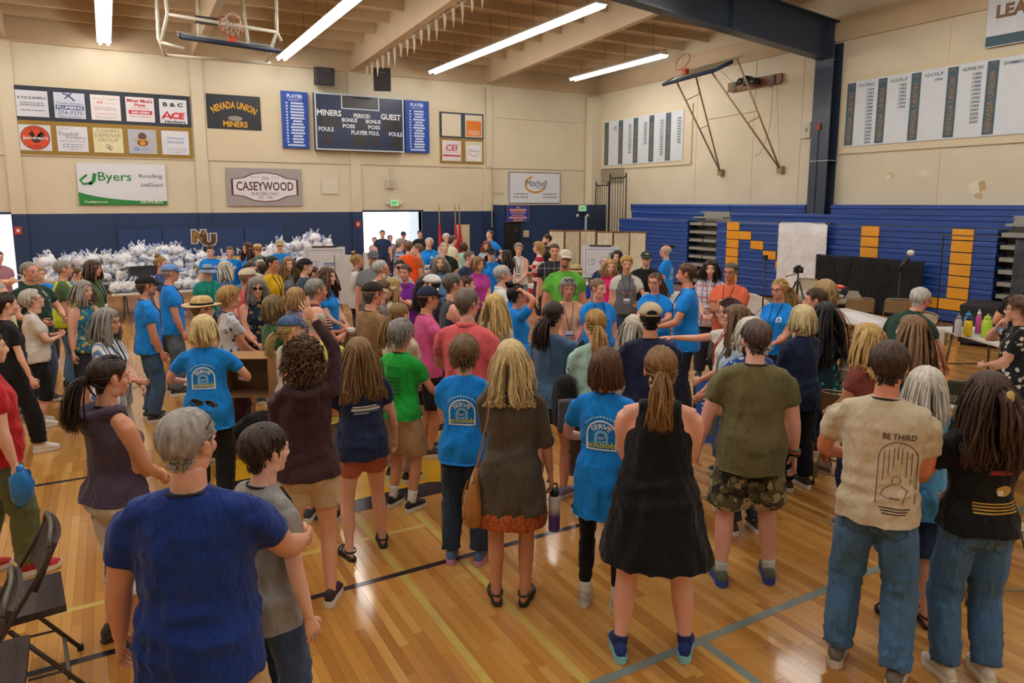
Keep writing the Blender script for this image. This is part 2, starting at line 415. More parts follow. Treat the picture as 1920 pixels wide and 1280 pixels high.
# ------------------------------------------------------------------ people: materials
def skin(col):
    key = ('skin', col)
    if key in MATS: return MATS[key]
    m, t, b = nt('skin'); c = tuple(min(1, k * g_) for k, g_ in zip(lin(col), (1.08, 1.12, 1.14))) + (1,)
    v = noise(t, coords(t), 9., 4)
    red = (c[0] * 1.0, c[1] * .86, c[2] * .84, 1)
    t.links.new(ramp(t, v, [(.35, c), (.75, red)]), b.inputs['Base Color'])
    b.inputs['Roughness'].default_value = .52
    bump(t, b, noise(t, coords(t), 160., 2), .08, .002)
    MATS[key] = m; return m
def hairmat(col):
    key = ('hair', col)
    if key in MATS: return MATS[key]
    m, t, b = nt('hair'); c = lin(col)
    a = t.nodes.new('ShaderNodeAttribute'); a.attribute_name = 'tint'
    v = noise(t, coords(t, 'Object', (55, 55, 5)), 1., 4, .7)
    dark = tuple(k * .62 for k in c[:3]) + (1,); lite = tuple(min(1, k * 1.5 + .01) for k in c[:3]) + (1,)
    base = ramp(t, v, [(.3, dark), (.5, c), (.72, lite)])
    mul = t.nodes.new('ShaderNodeVectorMath'); mul.operation = 'SCALE'
    t.links.new(base, mul.inputs[0]); t.links.new(a.outputs['Fac'], mul.inputs['Scale'])
    t.links.new(mul.outputs[0], b.inputs['Base Color'])
    b.inputs['Roughness'].default_value = .48; b.inputs['Specular IOR Level'].default_value = .35
    bump(t, b, noise(t, coords(t, 'Object', (120, 120, 10)), 1., 3), .5, .004)
    MATS[key] = m; return m
def cloth(col, pat=None, c2=None, c3=None, rough=.85):
    key = ('cloth', col, pat, c2, c3)
    if key in MATS: return MATS[key]
    m, t, b = nt('fabric'); c = lin(col); k2 = lin(c2) if c2 else c; k3 = lin(c3) if c3 else k2
    vec = coords(t)
    var = noise(t, vec, 3., 4)
    lo = tuple(k * .9 for k in c[:3]) + (1,); hi = tuple(min(1, k * 1.08) for k in c[:3]) + (1,)
    out = ramp(t, var, [(.3, lo), (.7, hi)])
    def stripes(axis, freq, w):
        s = t.nodes.new('ShaderNodeSeparateXYZ'); t.links.new(vec, s.inputs[0])
        mu = N(t, 'ShaderNodeMath', _operation='MULTIPLY'); mu.inputs[1].default_value = freq; t.links.new(s.outputs[axis], mu.inputs[0])
        fr = N(t, 'ShaderNodeMath', _operation='FRACT'); t.links.new(mu.outputs[0], fr.inputs[0])
        lt = N(t, 'ShaderNodeMath', _operation='LESS_THAN'); lt.inputs[1].default_value = w; t.links.new(fr.outputs[0], lt.inputs[0]); return lt.outputs[0]
    if pat == 'hstripe': out = mixc(t, stripes(2, 38, .28), out, k2)
    elif pat == 'vstripe': out = mixc(t, stripes(0, 22, .4), out, k2)
    elif pat == 'plaid':
        out = mixc(t, stripes(0, 13, .32), out, k2); out = mixc(t, stripes(2, 13, .3), out, k3); ln_ = lin('#e8e4e0') if sum(c[:3]) > .2 else lin('#77787c')
        out = mixc(t, stripes(0, 6.5, .06), out, ln_); out = mixc(t, stripes(2, 6.5, .06), out, ln_)
    elif pat == 'blocks':
        out = mixc(t, stripes(2, 6, .45), out, k2)
    elif pat in ('floral', 'print'):
        for i, (kk, sc_, th) in enumerate(((k2, 16., .34), (k3, 22., .3))):
            w = N(t, 'ShaderNodeTexVoronoi', Scale=sc_ if pat == 'floral' else sc_ * .55, Randomness=1.); mp = coords(t, 'Object', (1, 1, 1), (i, i * 2, 0)); t.links.new(mp, w.inputs['Vector'])
            n2 = noise(t, vec, 45., 2); ad = N(t, 'ShaderNodeMath', _operation='MULTIPLY_ADD'); ad.inputs[1].default_value = .35; t.links.new(n2, ad.inputs[0]); t.links.new(w.outputs['Distance'], ad.inputs[2])
            lt = N(t, 'ShaderNodeMath', _operation='LESS_THAN'); lt.inputs[1].default_value = th + .17; t.links.new(ad.outputs[0], lt.inputs[0]); out = mixc(t, lt.outputs[0], out, kk)
    elif pat == 'sparse':
        w = N(t, 'ShaderNodeTexVoronoi', Scale=6.5, Randomness=1.); t.links.new(vec, w.inputs['Vector'])
        n2 = noise(t, vec, 60., 2); ad = N(t, 'ShaderNodeMath', _operation='MULTIPLY_ADD'); ad.inputs[1].default_value = .3; t.links.new(n2, ad.inputs[0]); t.links.new(w.outputs['Distance'], ad.inputs[2])
        lt = N(t, 'ShaderNodeMath', _operation='LESS_THAN'); lt.inputs[1].default_value = .54; t.links.new(ad.outputs[0], lt.inputs[0])
        pick = ramp(t, w.outputs['Color'], [(0, k2), (.35, lin('#8a5a2a')), (.55, k3), (.8, k2)], 'CONSTANT'); out = mixc(t, lt.outputs[0], out, pick)
    elif pat == 'camo':
        n1 = noise(t, vec, 11., 2, .4); n2 = noise(t, coords(t, 'Object', (1, 1, 1), (1, 2, 3)), 13., 2, .4)
        out = ramp(t, n1, [(0, lin('#8a7f60')), (.43, lin('#5c5a3c')), (.54, lin('#b0a27c'))], 'CONSTANT')
        out = mixc(t, ramp(t, n2, [(0, (1, 1, 1, 1)), (.44, (0, 0, 0, 1))], 'CONSTANT'), out, lin('#26241f'))
        n3 = noise(t, coords(t, 'Object', (1, 1, 1), (3, 1, 2)), 15., 2, .4); out = mixc(t, ramp(t, n3, [(0, (1, 1, 1, 1)), (.39, (0, 0, 0, 1))], 'CONSTANT'), out, lin('#4a3f2c'))
    elif pat == 'lace':
        out = mixc(t, ramp(t, noise(t, vec, 60., 2), [(.45, (0, 0, 0, 1)), (.55, (1, 1, 1, 1))]), out, k2)
    elif pat == 'denim':
        out = mixc(t, .5, out, ramp(t, noise(t, coords(t, 'Object', (60, 60, 6)), 1., 3), [(.3, tuple(k * .7 for k in c[:3]) + (1,)), (.7, tuple(min(1, k * 1.3) for k in c[:3]) + (1,))]))
        fade = noise(t, vec, 2.5, 2); out = mixc(t, ramp(t, fade, [(.45, (0, 0, 0, 1)), (.8, (.45, .45, .45, 1))]), out, tuple(min(1, k * 1.7) for k in c[:3]) + (1,))
    t.links.new(out, b.inputs['Base Color'])
    b.inputs['Roughness'].default_value = rough; b.inputs['Specular IOR Level'].default_value = .25; b.inputs['Sheen Weight'].default_value = .08
    wr = noise(t, coords(t, 'Object', (1, 1, .55)), 7.5, 3, .5)
    bump(t, b, wr, .85, .085)
    MATS[key] = m; return m
BLUE = '#1488dd'

# ------------------------------------------------------------------ people: remeshing
def remesh_many(jobs):
    """jobs: list of (Geo, voxel, smooth). One dependency-graph update for all; returns [(V, Q)]"""
    tmp = []
    for g, vx, sm in jobs:
        me = g.mesh('tmp'); o = bpy.data.objects.new('tmp', me); COL.objects.link(o)
        r = o.modifiers.new('r', 'REMESH'); r.mode = 'VOXEL'; r.voxel_size = vx; r.adaptivity = 0
        if sm: s = o.modifiers.new('s', 'SMOOTH'); s.factor = .5; s.iterations = sm
        tmp.append(o)
    dg = bpy.context.evaluated_depsgraph_get(); dg.update()
    out = []
    for o in tmp:
        e = o.evaluated_get(dg); me = e.data
        V = np.empty(len(me.vertices) * 3, np.float32); me.vertices.foreach_get('co', V)
        L = np.empty(len(me.loops), np.int32); me.loops.foreach_get('vertex_index', L)
        C = np.empty(len(me.polygons), np.int32); me.polygons.foreach_get('loop_total', C)
        S = np.empty(len(me.polygons), np.int32); me.polygons.foreach_get('loop_start', S)
        Q = L[S[C == 4][:, None] + np.arange(4)]; T = L[S[C == 3][:, None] + np.arange(3)]
        out.append((V.reshape(-1, 3).astype(float), [Q, T]))
    for o in tmp:
        me = o.data; bpy.data.objects.remove(o); bpy.data.meshes.remove(me)
    return out
def vnormals(V, F):
    n = np.zeros_like(V)
    for a in F:
        if len(a) == 0: continue
        p = V[a]; k = np.cross(p[:, 2] - p[:, 0], p[:, -1] - p[:, 1])
        for j in range(a.shape[1]): np.add.at(n, a[:, j], k)
    return n / (np.linalg.norm(n, axis=1, keepdims=True) + 1e-12)
def sstep(x, a, b):
    t = np.clip((x - a) / (b - a), 0, 1); return t * t * (3 - 2 * t)

# ------------------------------------------------------------------ people: heads
def head_geo(fem):
    g = Geo(); w = .94 if fem else 1.0
    E = lambda c, r, R=None: g.add(*ellipsoid(c, r, 20, 14, R))
    E((0, -.014, .036), (.075, .096, .080)); E((0, .028, .03), (.068, .058, .068))
    E((0, .026, -.03), (.060 * w, .060, .08)); E((0, .02, -.066), (.053 * w, .058, .040))
    E((0, .058, -.088), (.030 * w, .028, .022)); E((0, .070, -.099), (.019 * w, .014, .013))
    for s in (-1, 1):
        E((s * .041, .054, -.022), (.022, .026, .026)); E((s * .044, .008, -.072), (.016 * w, .03, .028))
        E((s * .030, .077, .022), (.026, .012, .008 if fem else .010)); E((s * .012, .099, -.036), (.008, .010, .008))
        E((s * .0765, -.006, -.012), (.006, .018, .030), rotm(.2, 0, s * -.45)); E((s * .0775, -.010, .004), (.007, .018, .018), rotm(0, 0, s * -.45))
    g.add(*tube([(0, .080, .020), (0, .094, -.002), (0, .108, -.030)], [.0075, .0085, .0105], n=10)); E((0, .106, -.033), (.0115, .012, .0105))
    E((0, .085, -.061), (.023, .010, .0055)); E((0, .083, -.071), (.020, .0105, .0065)); E((0, .078, -.055), (.03, .014, .02))
    g.add(*tube([(0, -.02, -.16), (0, -.012, -.09), (0, -.008, -.03)], [.054 * w, .054 * w, .05], n=14))
    return g
def build_heads():
    jobs = []
    for fem in (0, 1):
        for vx, sm in ((.0060, 1), (.0108, 1)): jobs.append((head_geo(fem), vx, sm))
    H = {}
    for (k, r) in zip([(0, 0), (0, 1), (1, 0), (1, 1)], remesh_many(jobs)):
        V, F = r
        for s in (-1, 1):
            d = np.linalg.norm((V - [s * .031, .088, .002]) / [.021, .05, .0135], axis=1)
            V[:, 1] -= .0085 * (1 - sstep(d, .45, 1.15))
        H[k] = (V, F, vnormals(V, F))
    return H
def on_face(HV, x, z):
    """front surface y of the head at (x,z)"""
    k = np.argmin(((HV[:, [0, 2]] - [x, z]) ** 2).sum(1) - (HV[:, 1] > .03) * 1.0); return HV[k, 1]
HL_Y = [-.11, -.07, -.045, -.03, -.018, .0, .012, .024, .034, .055, .085, .12]
HL_Z = [-.102, -.100, -.075, -.02, .026, .030, .022, -.030, .012, .046, .062, .070]
def hairline(V, up=0.0):
    L = np.interp(V[:, 1], HL_Y, HL_Z); L = L + up * sstep(V[:, 1], .0, .06)
    return V[:, 2] - L
def hair_shell(Hd, f, t, rnd, groove=.004, fade=.03):
    V, F, Nn = Hd
    keep = f > 0; out = Geo()
    idx = -np.ones(len(V), int); idx[keep] = np.arange(keep.sum())
    th = t * (.2 + .8 * sstep(f, .0, fade))
    az = np.arctan2(V[:, 0], -V[:, 1] + .02); ph = rnd.random(6) * 6
    st = np.sin(az * 23 + ph[0] + 3 * np.sin(V[:, 2] * 40 + ph[1])) + .7 * np.sin(az * 51 + ph[2]) + .5 * np.sin(V[:, 2] * 90 + az * 7 + ph[3])
    W = V + Nn * (th + .0015 + groove * st * sstep(f, 0, .02) * min(1, t / .012))[:, None]
    Fs = []
    for a in F:
        if len(a): Fs.append(idx[a[keep[a].all(1)]])
    out.add(W[keep], Fs, 0, .85 + .12 * st[keep] / 2)
    return out
def locks(P, w, th, tint, n=5):
    """P (M,K,3) centre lines -> tapered flat strands"""
    M, K, _ = P.shape
    T = np.gradient(P, axis=1); T /= np.linalg.norm(T, axis=-1, keepdims=True) + 1e-9
    B = P - np.array([0, -.005, 0]) * 1.0; B[..., 2] *= np.clip(1 + B[..., 2] * 8, .05, 1)
    B -= T * (B * T).sum(-1, keepdims=True); B /= np.linalg.norm(B, axis=-1, keepdims=True) + 1e-9
    A = np.cross(T, B); u = np.linspace(0, 1, K); pr = np.clip(np.minimum(u * 4 + .35, (1.04 - u) * 3.2), 0.05, 1)
    a = np.arange(n) * 2 * math.pi / n
    w = np.broadcast_to(np.asarray(w, float), (M,)); th = np.broadcast_to(np.asarray(th, float), (M,))
    R = P[:, :, None] + (np.cos(a)[None, None, :, None] * A[:, :, None]) * (w[:, None] * pr)[:, :, None, None] + (np.sin(a)[None, None, :, None] * B[:, :, None]) * (th[:, None] * pr)[:, :, None, None]
    F = ring_faces(K, n); off = (np.arange(M) * K * n)[:, None, None]
    g = Geo(); tt = np.broadcast_to((tint[:, None] * np.linspace(.85, 1.1, K)[None])[:, :, None], (M, K, n)).reshape(-1)
    g.add(R.reshape(-1, 3), (F[None] + off).reshape(-1, 4), 0, tt); return g
def push(P, c, r):
    q = (P - c) / r; l = np.linalg.norm(q, axis=-1, keepdims=True)
    return np.where(l < 1, c + q / np.maximum(l, 1e-6) * r, P)
def fall(roots, dirs, n, ds, t, rnd, grav=.35, jit=.25, zmin=-9, back=False, neck=True):
    P = roots.copy(); d = dirs.copy(); out = [P.copy()]; stop = zmin + rnd.random(len(P)) ** 1.5 * .09
    er = np.array([.080 + t, .103 + t, .118 + t])
    for k in range(n):
        d = d * (1 - grav) + np.array([0, 0, -1.]) * grav + rnd.normal(0, jit, P.shape) * .35
        d /= np.linalg.norm(d, axis=1, keepdims=True)
        P = P + d * ds
        P = push(P, np.array([0, -.006, .004]), er)
        m = (P[:, 1] > .05) & (P[:, 2] < .055); P[m, 1] = .05 + (P[m, 1] - .05) * .2
        if neck:
            rr = np.hypot(P[:, 0], P[:, 1] + .015); lo = (P[:, 2] < -.07) & (rr < .075)
            f = np.where(lo, .075 / np.maximum(rr, 1e-4), 1); P[:, 0] *= f; P[:, 1] = (P[:, 1] + .015) * f - .015
            P = push(P, np.array([0, -.02, -.32]), np.array([.20, .105, .11]))
            m = (P[:, 2] < -.23) & (P[:, 1] < 0) & (np.abs(P[:, 0]) < .17); P[m, 1] = np.minimum(P[m, 1], -.128)
        if back: P[:, 1] = np.minimum(P[:, 1], .0)
        P = np.where((P[:, 2:] < stop[:, None]), out[-1] + (P - out[-1]) * .12, P)
        out.append(P.copy())
    return np.stack(out, 1)
def hair_geo(style, Hd, near, rnd):
    """hair in head coordinates; near 2 = close up, 1 = middle, 0 = far"""
    V, F, Nn = Hd; q = (.35, .7, 1.0)[near]; ns = (4, 5, 6)[near]
    ns = 4; S = dict(buzz=.004, crop=.007, short=.013, full=.016, recede=.011, bald=.008, wisp=.006, pixie=.026, bob=.018, shoulder=.016, long=.014, xl=.014, pony=.010, hpony=.010, bun=.010, tbun=.011, curly=.030, curlbob=.034, cap=.009, caplong=.012, cappony=.009, wavy=.016, halfup=.014)
    t = S[style]; up = .0
    if style == 'recede': up = .03
    f = hairline(V, up)
    if style in ('bald', 'wisp'):
        f = np.minimum(f, .058 - V[:, 2] - .25 * np.maximum(V[:, 1], -.2)); f = np.where((V[:, 1] > .03), np.minimum(f, -.001), f)
    if style in ('buzz', 'crop', 'short', 'recede', 'bald', 'wisp', 'full', 'cap'):
        f = np.where((V[:, 2] < -.085) & (V[:, 1] < -.02), f - .006, f)
    if style.startswith('cap'): f = np.minimum(f, .030 - V[:, 2])
    g = hair_shell(Hd, f, t, rnd, .003 if near < 2 else .0022, .07 if style in ('crop', 'short', 'full', 'recede', 'buzz') else .03)
    ok = np.where(f > .004)[0]
    crown = np.array([0, -.045, .115])
    def roots(M, cond=None):
        pool = ok if cond is None else ok[cond(V[ok])]
        i = rnd.choice(pool, M); return V[i] + Nn[i] * t * .8, Nn[i]
    def tang(R, Nr, part=.3):
        d = R - crown; d[:, 0] += np.sign(R[:, 0] + .012) * part * .1; d[:, 1] -= .02
        d -= Nr * (d * Nr).sum(1, keepdims=True); return d / (np.linalg.norm(d, axis=1, keepdims=True) + 1e-6)
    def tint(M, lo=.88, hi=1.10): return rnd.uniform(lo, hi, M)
    if style in ('short', 'full', 'recede', 'pixie', 'crop', 'cap', 'wisp'):
        if near and style != 'crop':
            M = int(dict(pixie=340, full=330).get(style, 260) * q); ln = dict(pixie=.045, full=.036).get(style, .018)
            R, Nr = roots(M, lambda v: v[:, 2] > (-.04 if style == 'pixie' else -.085)); d = tang(R, Nr)
            if style != 'pixie': d = d * .8 + np.array([.25 if rnd.random() > .5 else -.25, -.45, 0]); d -= Nr * (d * Nr).sum(1, keepdims=True) * .9
            P = fall(R, d / (np.linalg.norm(d, axis=1, keepdims=True) + 1e-6), 4, ln / 4 * (1 if style == 'pixie' else (.45 + .55 * sstep(R[:, 2:], -.03, .06))), np.array(t + .001) if style == 'pixie' else -.004, rnd, .12 if style == 'pixie' else .04, .10, neck=False)
            g.join(locks(P, .0062, .0016, tint(M), 3))
    elif style in ('bob', 'shoulder', 'long', 'xl', 'wavy', 'caplong', 'halfup', 'curlbob'):
        zb = dict(bob=-.125, shoulder=-.21, long=-.33, xl=-.48, wavy=-.27, caplong=-.26, halfup=-.36, curlbob=-.13)[style]
        M = (100, 190, 640)[near]; R, Nr = roots(M, lambda v: (v[:, 2] > -.04)); d = tang(R, Nr)
        n = (4, 7, 10)[near]; ln = (R[:, 2].mean() - zb) * 1.35; P = fall(R, d, n, ln / n, t, rnd, .34, .18, zmin=zb)
        if style in ('wavy', 'curlbob', 'halfup', 'long'):
            k = np.linspace(0, 1, n + 1); am = dict(wavy=.013, curlbob=.016, halfup=.009, long=.006)[style]
            ph = rnd.random(M) * 6.3; fr = dict(curlbob=16, wavy=11).get(style, 9)
            P[..., 0] += am * (k[None] * np.sin(k[None] * fr + ph[:, None])); P[..., 1] += am * k[None] * np.cos(k[None] * fr + ph[:, None])
        g.join(locks(P, (.017, .013, .0075)[near], (.003, .0022, .0014)[near], tint(M), 3))
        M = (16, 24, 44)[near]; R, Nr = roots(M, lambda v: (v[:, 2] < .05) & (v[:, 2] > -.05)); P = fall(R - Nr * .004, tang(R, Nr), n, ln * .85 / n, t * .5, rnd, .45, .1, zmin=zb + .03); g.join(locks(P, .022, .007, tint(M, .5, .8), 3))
    elif style in ('pony', 'hpony', 'bun', 'tbun', 'cappony'):
        tie = dict(pony=(0, -.118, .0), hpony=(0, -.112, .055), bun=(0, -.105, .055), tbun=(0, -.06, .13), cappony=(0, -.115, -.03))[style]; tie = np.array(tie, float)
        if near:
            M = int(110 * q); R, Nr = roots(M, lambda v: (v[:, 1] < .015) | (v[:, 2] > .06)); u = np.linspace(0, 1, 6)[None, :, None]
            P = R[:, None] * (1 - u) + tie * u; P = push(P, np.array([0, -.006, .004]), np.array([.081 + t, .104 + t, .119 + t])); g.join(locks(P, .009, .0018, tint(M), 3))
        if style in ('pony', 'hpony', 'cappony'):
            M = (40, 90, 170)[near]; n = (4, 7, 10)[near]; R = tie + rnd.normal(0, .009, (M, 3)); d = np.tile([0, -1., .25], (M, 1)) + rnd.normal(0, .22, (M, 3))
            L = dict(pony=.30, hpony=.30, cappony=.24)[style]; P = fall(R, d, n, L / n, .004, rnd, .36, .16, back=True)
            k = np.linspace(0, 1, n + 1)[None]; P[..., 0] += .012 * k * np.sin(k * 7 + rnd.random((M, 1)) * 6); g.join(locks(P, (.013, .011, .0085)[near], .0022, tint(M), 3))
            g.add(*ellipsoid(tie + [0, -.004, 0], (.019, .012, .019), 8, 6), 0, .45)
        else:
            M = int(60 * q) + 14; a = rnd.random((M, 1)) * 6.3; b2 = rnd.normal(0, .5, (M, 1)); u = np.linspace(0, 3.6, 7)[None]
            rr = rnd.uniform(.020, .034, (M, 1)); P = np.stack([np.cos(a + u) * rr, np.sin(b2) * rr * 1.1 + 0 * u, np.sin(a + u) * rr], -1) + tie + [0, -.022 if style == 'bun' else 0, .012]
            g.join(locks(P, .009, .007, tint(M), ns - 1)); g.add(*ellipsoid(tie + [0, -.02 if style == 'bun' else 0, .012], (.028, .028, .026), 10, 8), 0, .6)
    elif style == 'curly':
        M = int(420 * q); R, Nr = roots(M); n = 9; u = np.linspace(0, 1, n)[None, :, None]; L = rnd.uniform(.035, .075, (M, 1, 1)) * np.where(R[:, None, 2:3] < .03, 1.6, 1)
        down = np.array([0, -.1, -1.]); d = Nr * .55 + down * np.where(R[:, 2:3] < .05, .8, .25); P = R[:, None] + d[:, None] * u * L
        A = np.cross(d, rnd.normal(0, 1, (M, 3))); A /= np.linalg.norm(A, axis=1, keepdims=True); B = np.cross(d, A); ph = rnd.random((M, 1, 1)) * 6.3
        P = P + .010 * (np.cos(u * 11 + ph) * A[:, None] + np.sin(u * 11 + ph) * B[:, None]); g.join(locks(P, .0065, .0045, tint(M, .45, 1.5), 4))
    if style == 'halfup':
        M = int(50 * q) + 8; R = np.tile([0, -.115, .045], (M, 1)) + rnd.normal(0, .012, (M, 3)); P = fall(R, np.tile([0, -1., .1], (M, 1)), 8, .035, .006, rnd, .35, .2, back=True); g.join(locks(P, .012, .006, tint(M), ns - 1))
    return g
def shell_part(Hd, mask, t):
    V, F, Nn = Hd; keep = mask > 0; idx = -np.ones(len(V), int); idx[keep] = np.arange(keep.sum())
    W = V + Nn * (t * sstep(mask, 0, .012) + .001)[:, None]
    return Geo().add(W[keep], [idx[a[keep[a].all(1)]] for a in F if len(a)], 0, .9)
def beard_geo(Hd, kind):
    V = Hd[0]; x, y, z = V.T
    low = np.minimum(-.044 - z, y - .004); m = np.minimum(low, .2)
    lips = np.hypot(x / .028, (z + .066) / .0125) - 1; m = np.minimum(m, lips * .012)
    m = np.where((y > .02) & (z > -.045 - .35 * np.abs(x)) & (np.abs(x) < .055), np.minimum(m, .001 - np.abs(z + .052) + .006 * (np.abs(x) < .03)), m)
    if kind == 'goatee': m = np.minimum(m, .034 - np.abs(x))
    m = np.minimum(m, z + .112 + (.0 if kind == 'goatee' else .012))
    return shell_part(Hd, m, dict(goatee=.008, full=.016, long=.034, stubble=.003)[kind])

# ------------------------------------------------------------------ people: hats, glasses
def dome(rx, ry, rz, c, zcut, nu=28, nv=8, sq=1.0):
    rings = []
    for i in range(nv + 1):
        a = (i / nv) * math.pi / 2 * .985; r = math.cos(a) ** sq; z = math.sin(a)
        rings.append([[c[0] + rx * r * math.cos(u), c[1] + ry * r * math.sin(u), c[2] + zcut * (1 - z) + rz * z] for u in np.arange(nu) * 2 * math.pi / nu])
    return loft(rings)
def cap_geo(kind):
    """returns list of (name, Geo, slot): slot 0 main, 1 second colour"""
    out = []
    if kind in ('cap', 'capback', 'trucker'):
        g = Geo().add(*dome(.091, .113, .073, (0, -.006, .055), -.014)); out.append(('crown', g, 0))
        s = -1 if kind == 'capback' else 1
        P = np.zeros((7, 9, 3))
        for i in range(7):
            for j in range(9):
                a = (j / 8 - .5) * 1.9; k = i / 6; P[i, j] = [.089 * math.sin(a) * (1 - .06 * k), s * (.110 * math.cos(a) + .076 * k * max(0, math.cos(1.45 * a)) ** .6) - .006, .050 - .024 * k - .03 * math.sin(a) ** 2 * k]
        out.append(('bill', Geo().add(*sheet(P if s > 0 else P[:, ::-1], .004)), 1)); out.append(('button', Geo().add(*ellipsoid((0, -.006, .128), (.009, .009, .005), 8, 6)), 1))
        if kind == 'capback':
            a = np.linspace(-.6, .6, 9); out.append(('strap', Geo().add(*tube(np.stack([.095 * np.sin(a), .116 * np.cos(a) - .006, 0 * a + .047], -1), .004, .009, 6)), 1))
    else:
        pr = dict(straw=((.088, .108, .088), .085, .0), bucket=((.090, .110, .078), .058, -.05), boonie=((.090, .110, .078), .06, -.028), sunhat=((.088, .106, .085), .10, -.02))[kind]
        (rx, ry, rz), br, droop = pr
        out.append(('crown', Geo().add(*dome(rx, ry, rz, (0, -.006, .05), -.01, sq=.45)), 0))
        nu = 36; P = np.zeros((5, nu + 1, 3))
        for i in range(5):
            for j in range(nu + 1):
                a = j * 2 * math.pi / nu; k = i / 4; P[i, j] = [(rx * .97 + br * k) * math.cos(a), -.006 + (ry * .97 + br * k) * math.sin(a), .046 + droop * k + .006 * math.sin(a * 2) * k]
        out.append(('brim', Geo().add(*sheet(P[:, ::-1], .004)), 0))
        a = np.arange(33) / 32 * 2 * math.pi; out.append(('hat_band', Geo().add(*tube(np.stack([(rx + .001) * np.cos(a), -.006 + (ry + .001) * np.sin(a), 0 * a + .060], -1), .003, .012, 6)), 1))
    return out
def glasses_geo(HV, dark, onhead=False):
    g = Geo(); a = np.arange(15) / 14 * 2 * math.pi; yy = .099; sh = np.zeros(3)
    for s in (-1, 1):
        c = np.array([s * .031, yy, 0.0]); ring = np.stack([c[0] + .024 * np.cos(a), c[1] - .006 * np.abs(np.cos(a)) * (s * np.cos(a) > 0), c[2] + .018 * np.sin(a)], -1)
        g.add(*tube(ring, .0022, n=5))
        if dark: g.add(*ellipsoid(c, (.023, .002, .017), 12, 6), 1)
        g.add(*tube([(s * .054, yy - .006, .006), (s * .071, .05, .006), (s * .081, -.01, .004), (s * .079, -.03, -.012)], .0020, n=5))
    g.add(*tube([(-.008, yy, .004), (0, yy + .004, .007), (.008, yy, .004)], .002, n=5))
    if onhead: g.xf(R_x(.62), (0, .008, .066))
    return g

# ------------------------------------------------------------------ people: limbs
def ik(S, T, l1, l2, hint):
    S, T, h = np.asarray(S, float), np.asarray(T, float), np.asarray(hint, float)
    d = T - S; L = np.linalg.norm(d)
    if L > (l1 + l2) * .995: T = S + d / L * (l1 + l2) * .995; d = T - S; L = np.linalg.norm(d)
    u = d / L; a = (l1 * l1 - l2 * l2 + L * L) / (2 * L); hh = math.sqrt(max(l1 * l1 - a * a, 1e-6))
    p = h - u * (h @ u); p /= np.linalg.norm(p) + 1e-9
    return S + u * a + p * hh, T
def hand_geo(side, curl, sc, spread=.0, lo=False):
    g = Geo(); n = 6 if lo else 10; th = np.arange(n) * 2 * math.pi / n
    def sec(x, w, t, y0=0, z0=0): return [[x, y0 + w * np.sign(math.cos(a)) * abs(math.cos(a)) ** .7, z0 + t * np.sign(math.sin(a)) * abs(math.sin(a)) ** .7] for a in th]
    g.add(*loft([sec(-.03, .024, .019), sec(0, .024, .018), sec(.03, .035, .017), (sec(.065, .040, .014)), sec(.092, .038, .011)]))
    for k, (y, L) in enumerate(((.030, .068), (.010, .078), (-.010, .072), (-.029, .056))):
        p = np.array([.086, y, 0.]); P = [p.copy()]; a = .12; az = spread * (1.5 - k)
        for seg, fr in ((L * .45, .9), (L * .32, 1.05), (L * .23, .8)):
            a += curl * fr; p = p + seg * np.array([math.cos(a) * math.cos(az), math.sin(az), -math.sin(a)]); P.append(p.copy())
        P = np.array(P) if lo else spline(P, 2); g.add(*tube(P, np.linspace(.0092, .0066, len(P)), n=4 if lo else 6))
    P = spline([(.018, .026, -.004), (.045, .050, -.012 - .01 * curl), (.068, .058 - .02 * curl, -.02 - .018 * curl), (.086, .056 - .03 * curl, -.026 - .03 * curl)], 1 if lo else 2); g.add(*tube(P, np.linspace(.013, .0075, len(P)), n=5 if lo else 7))
    V = g.verts() * sc * .97; V[:, 1] *= side; g.v = [V]; g.t = [np.concatenate(g.t)]
    if side < 0: g.f = [(a[:, ::-1], m) for a, m in g.f]
    return g
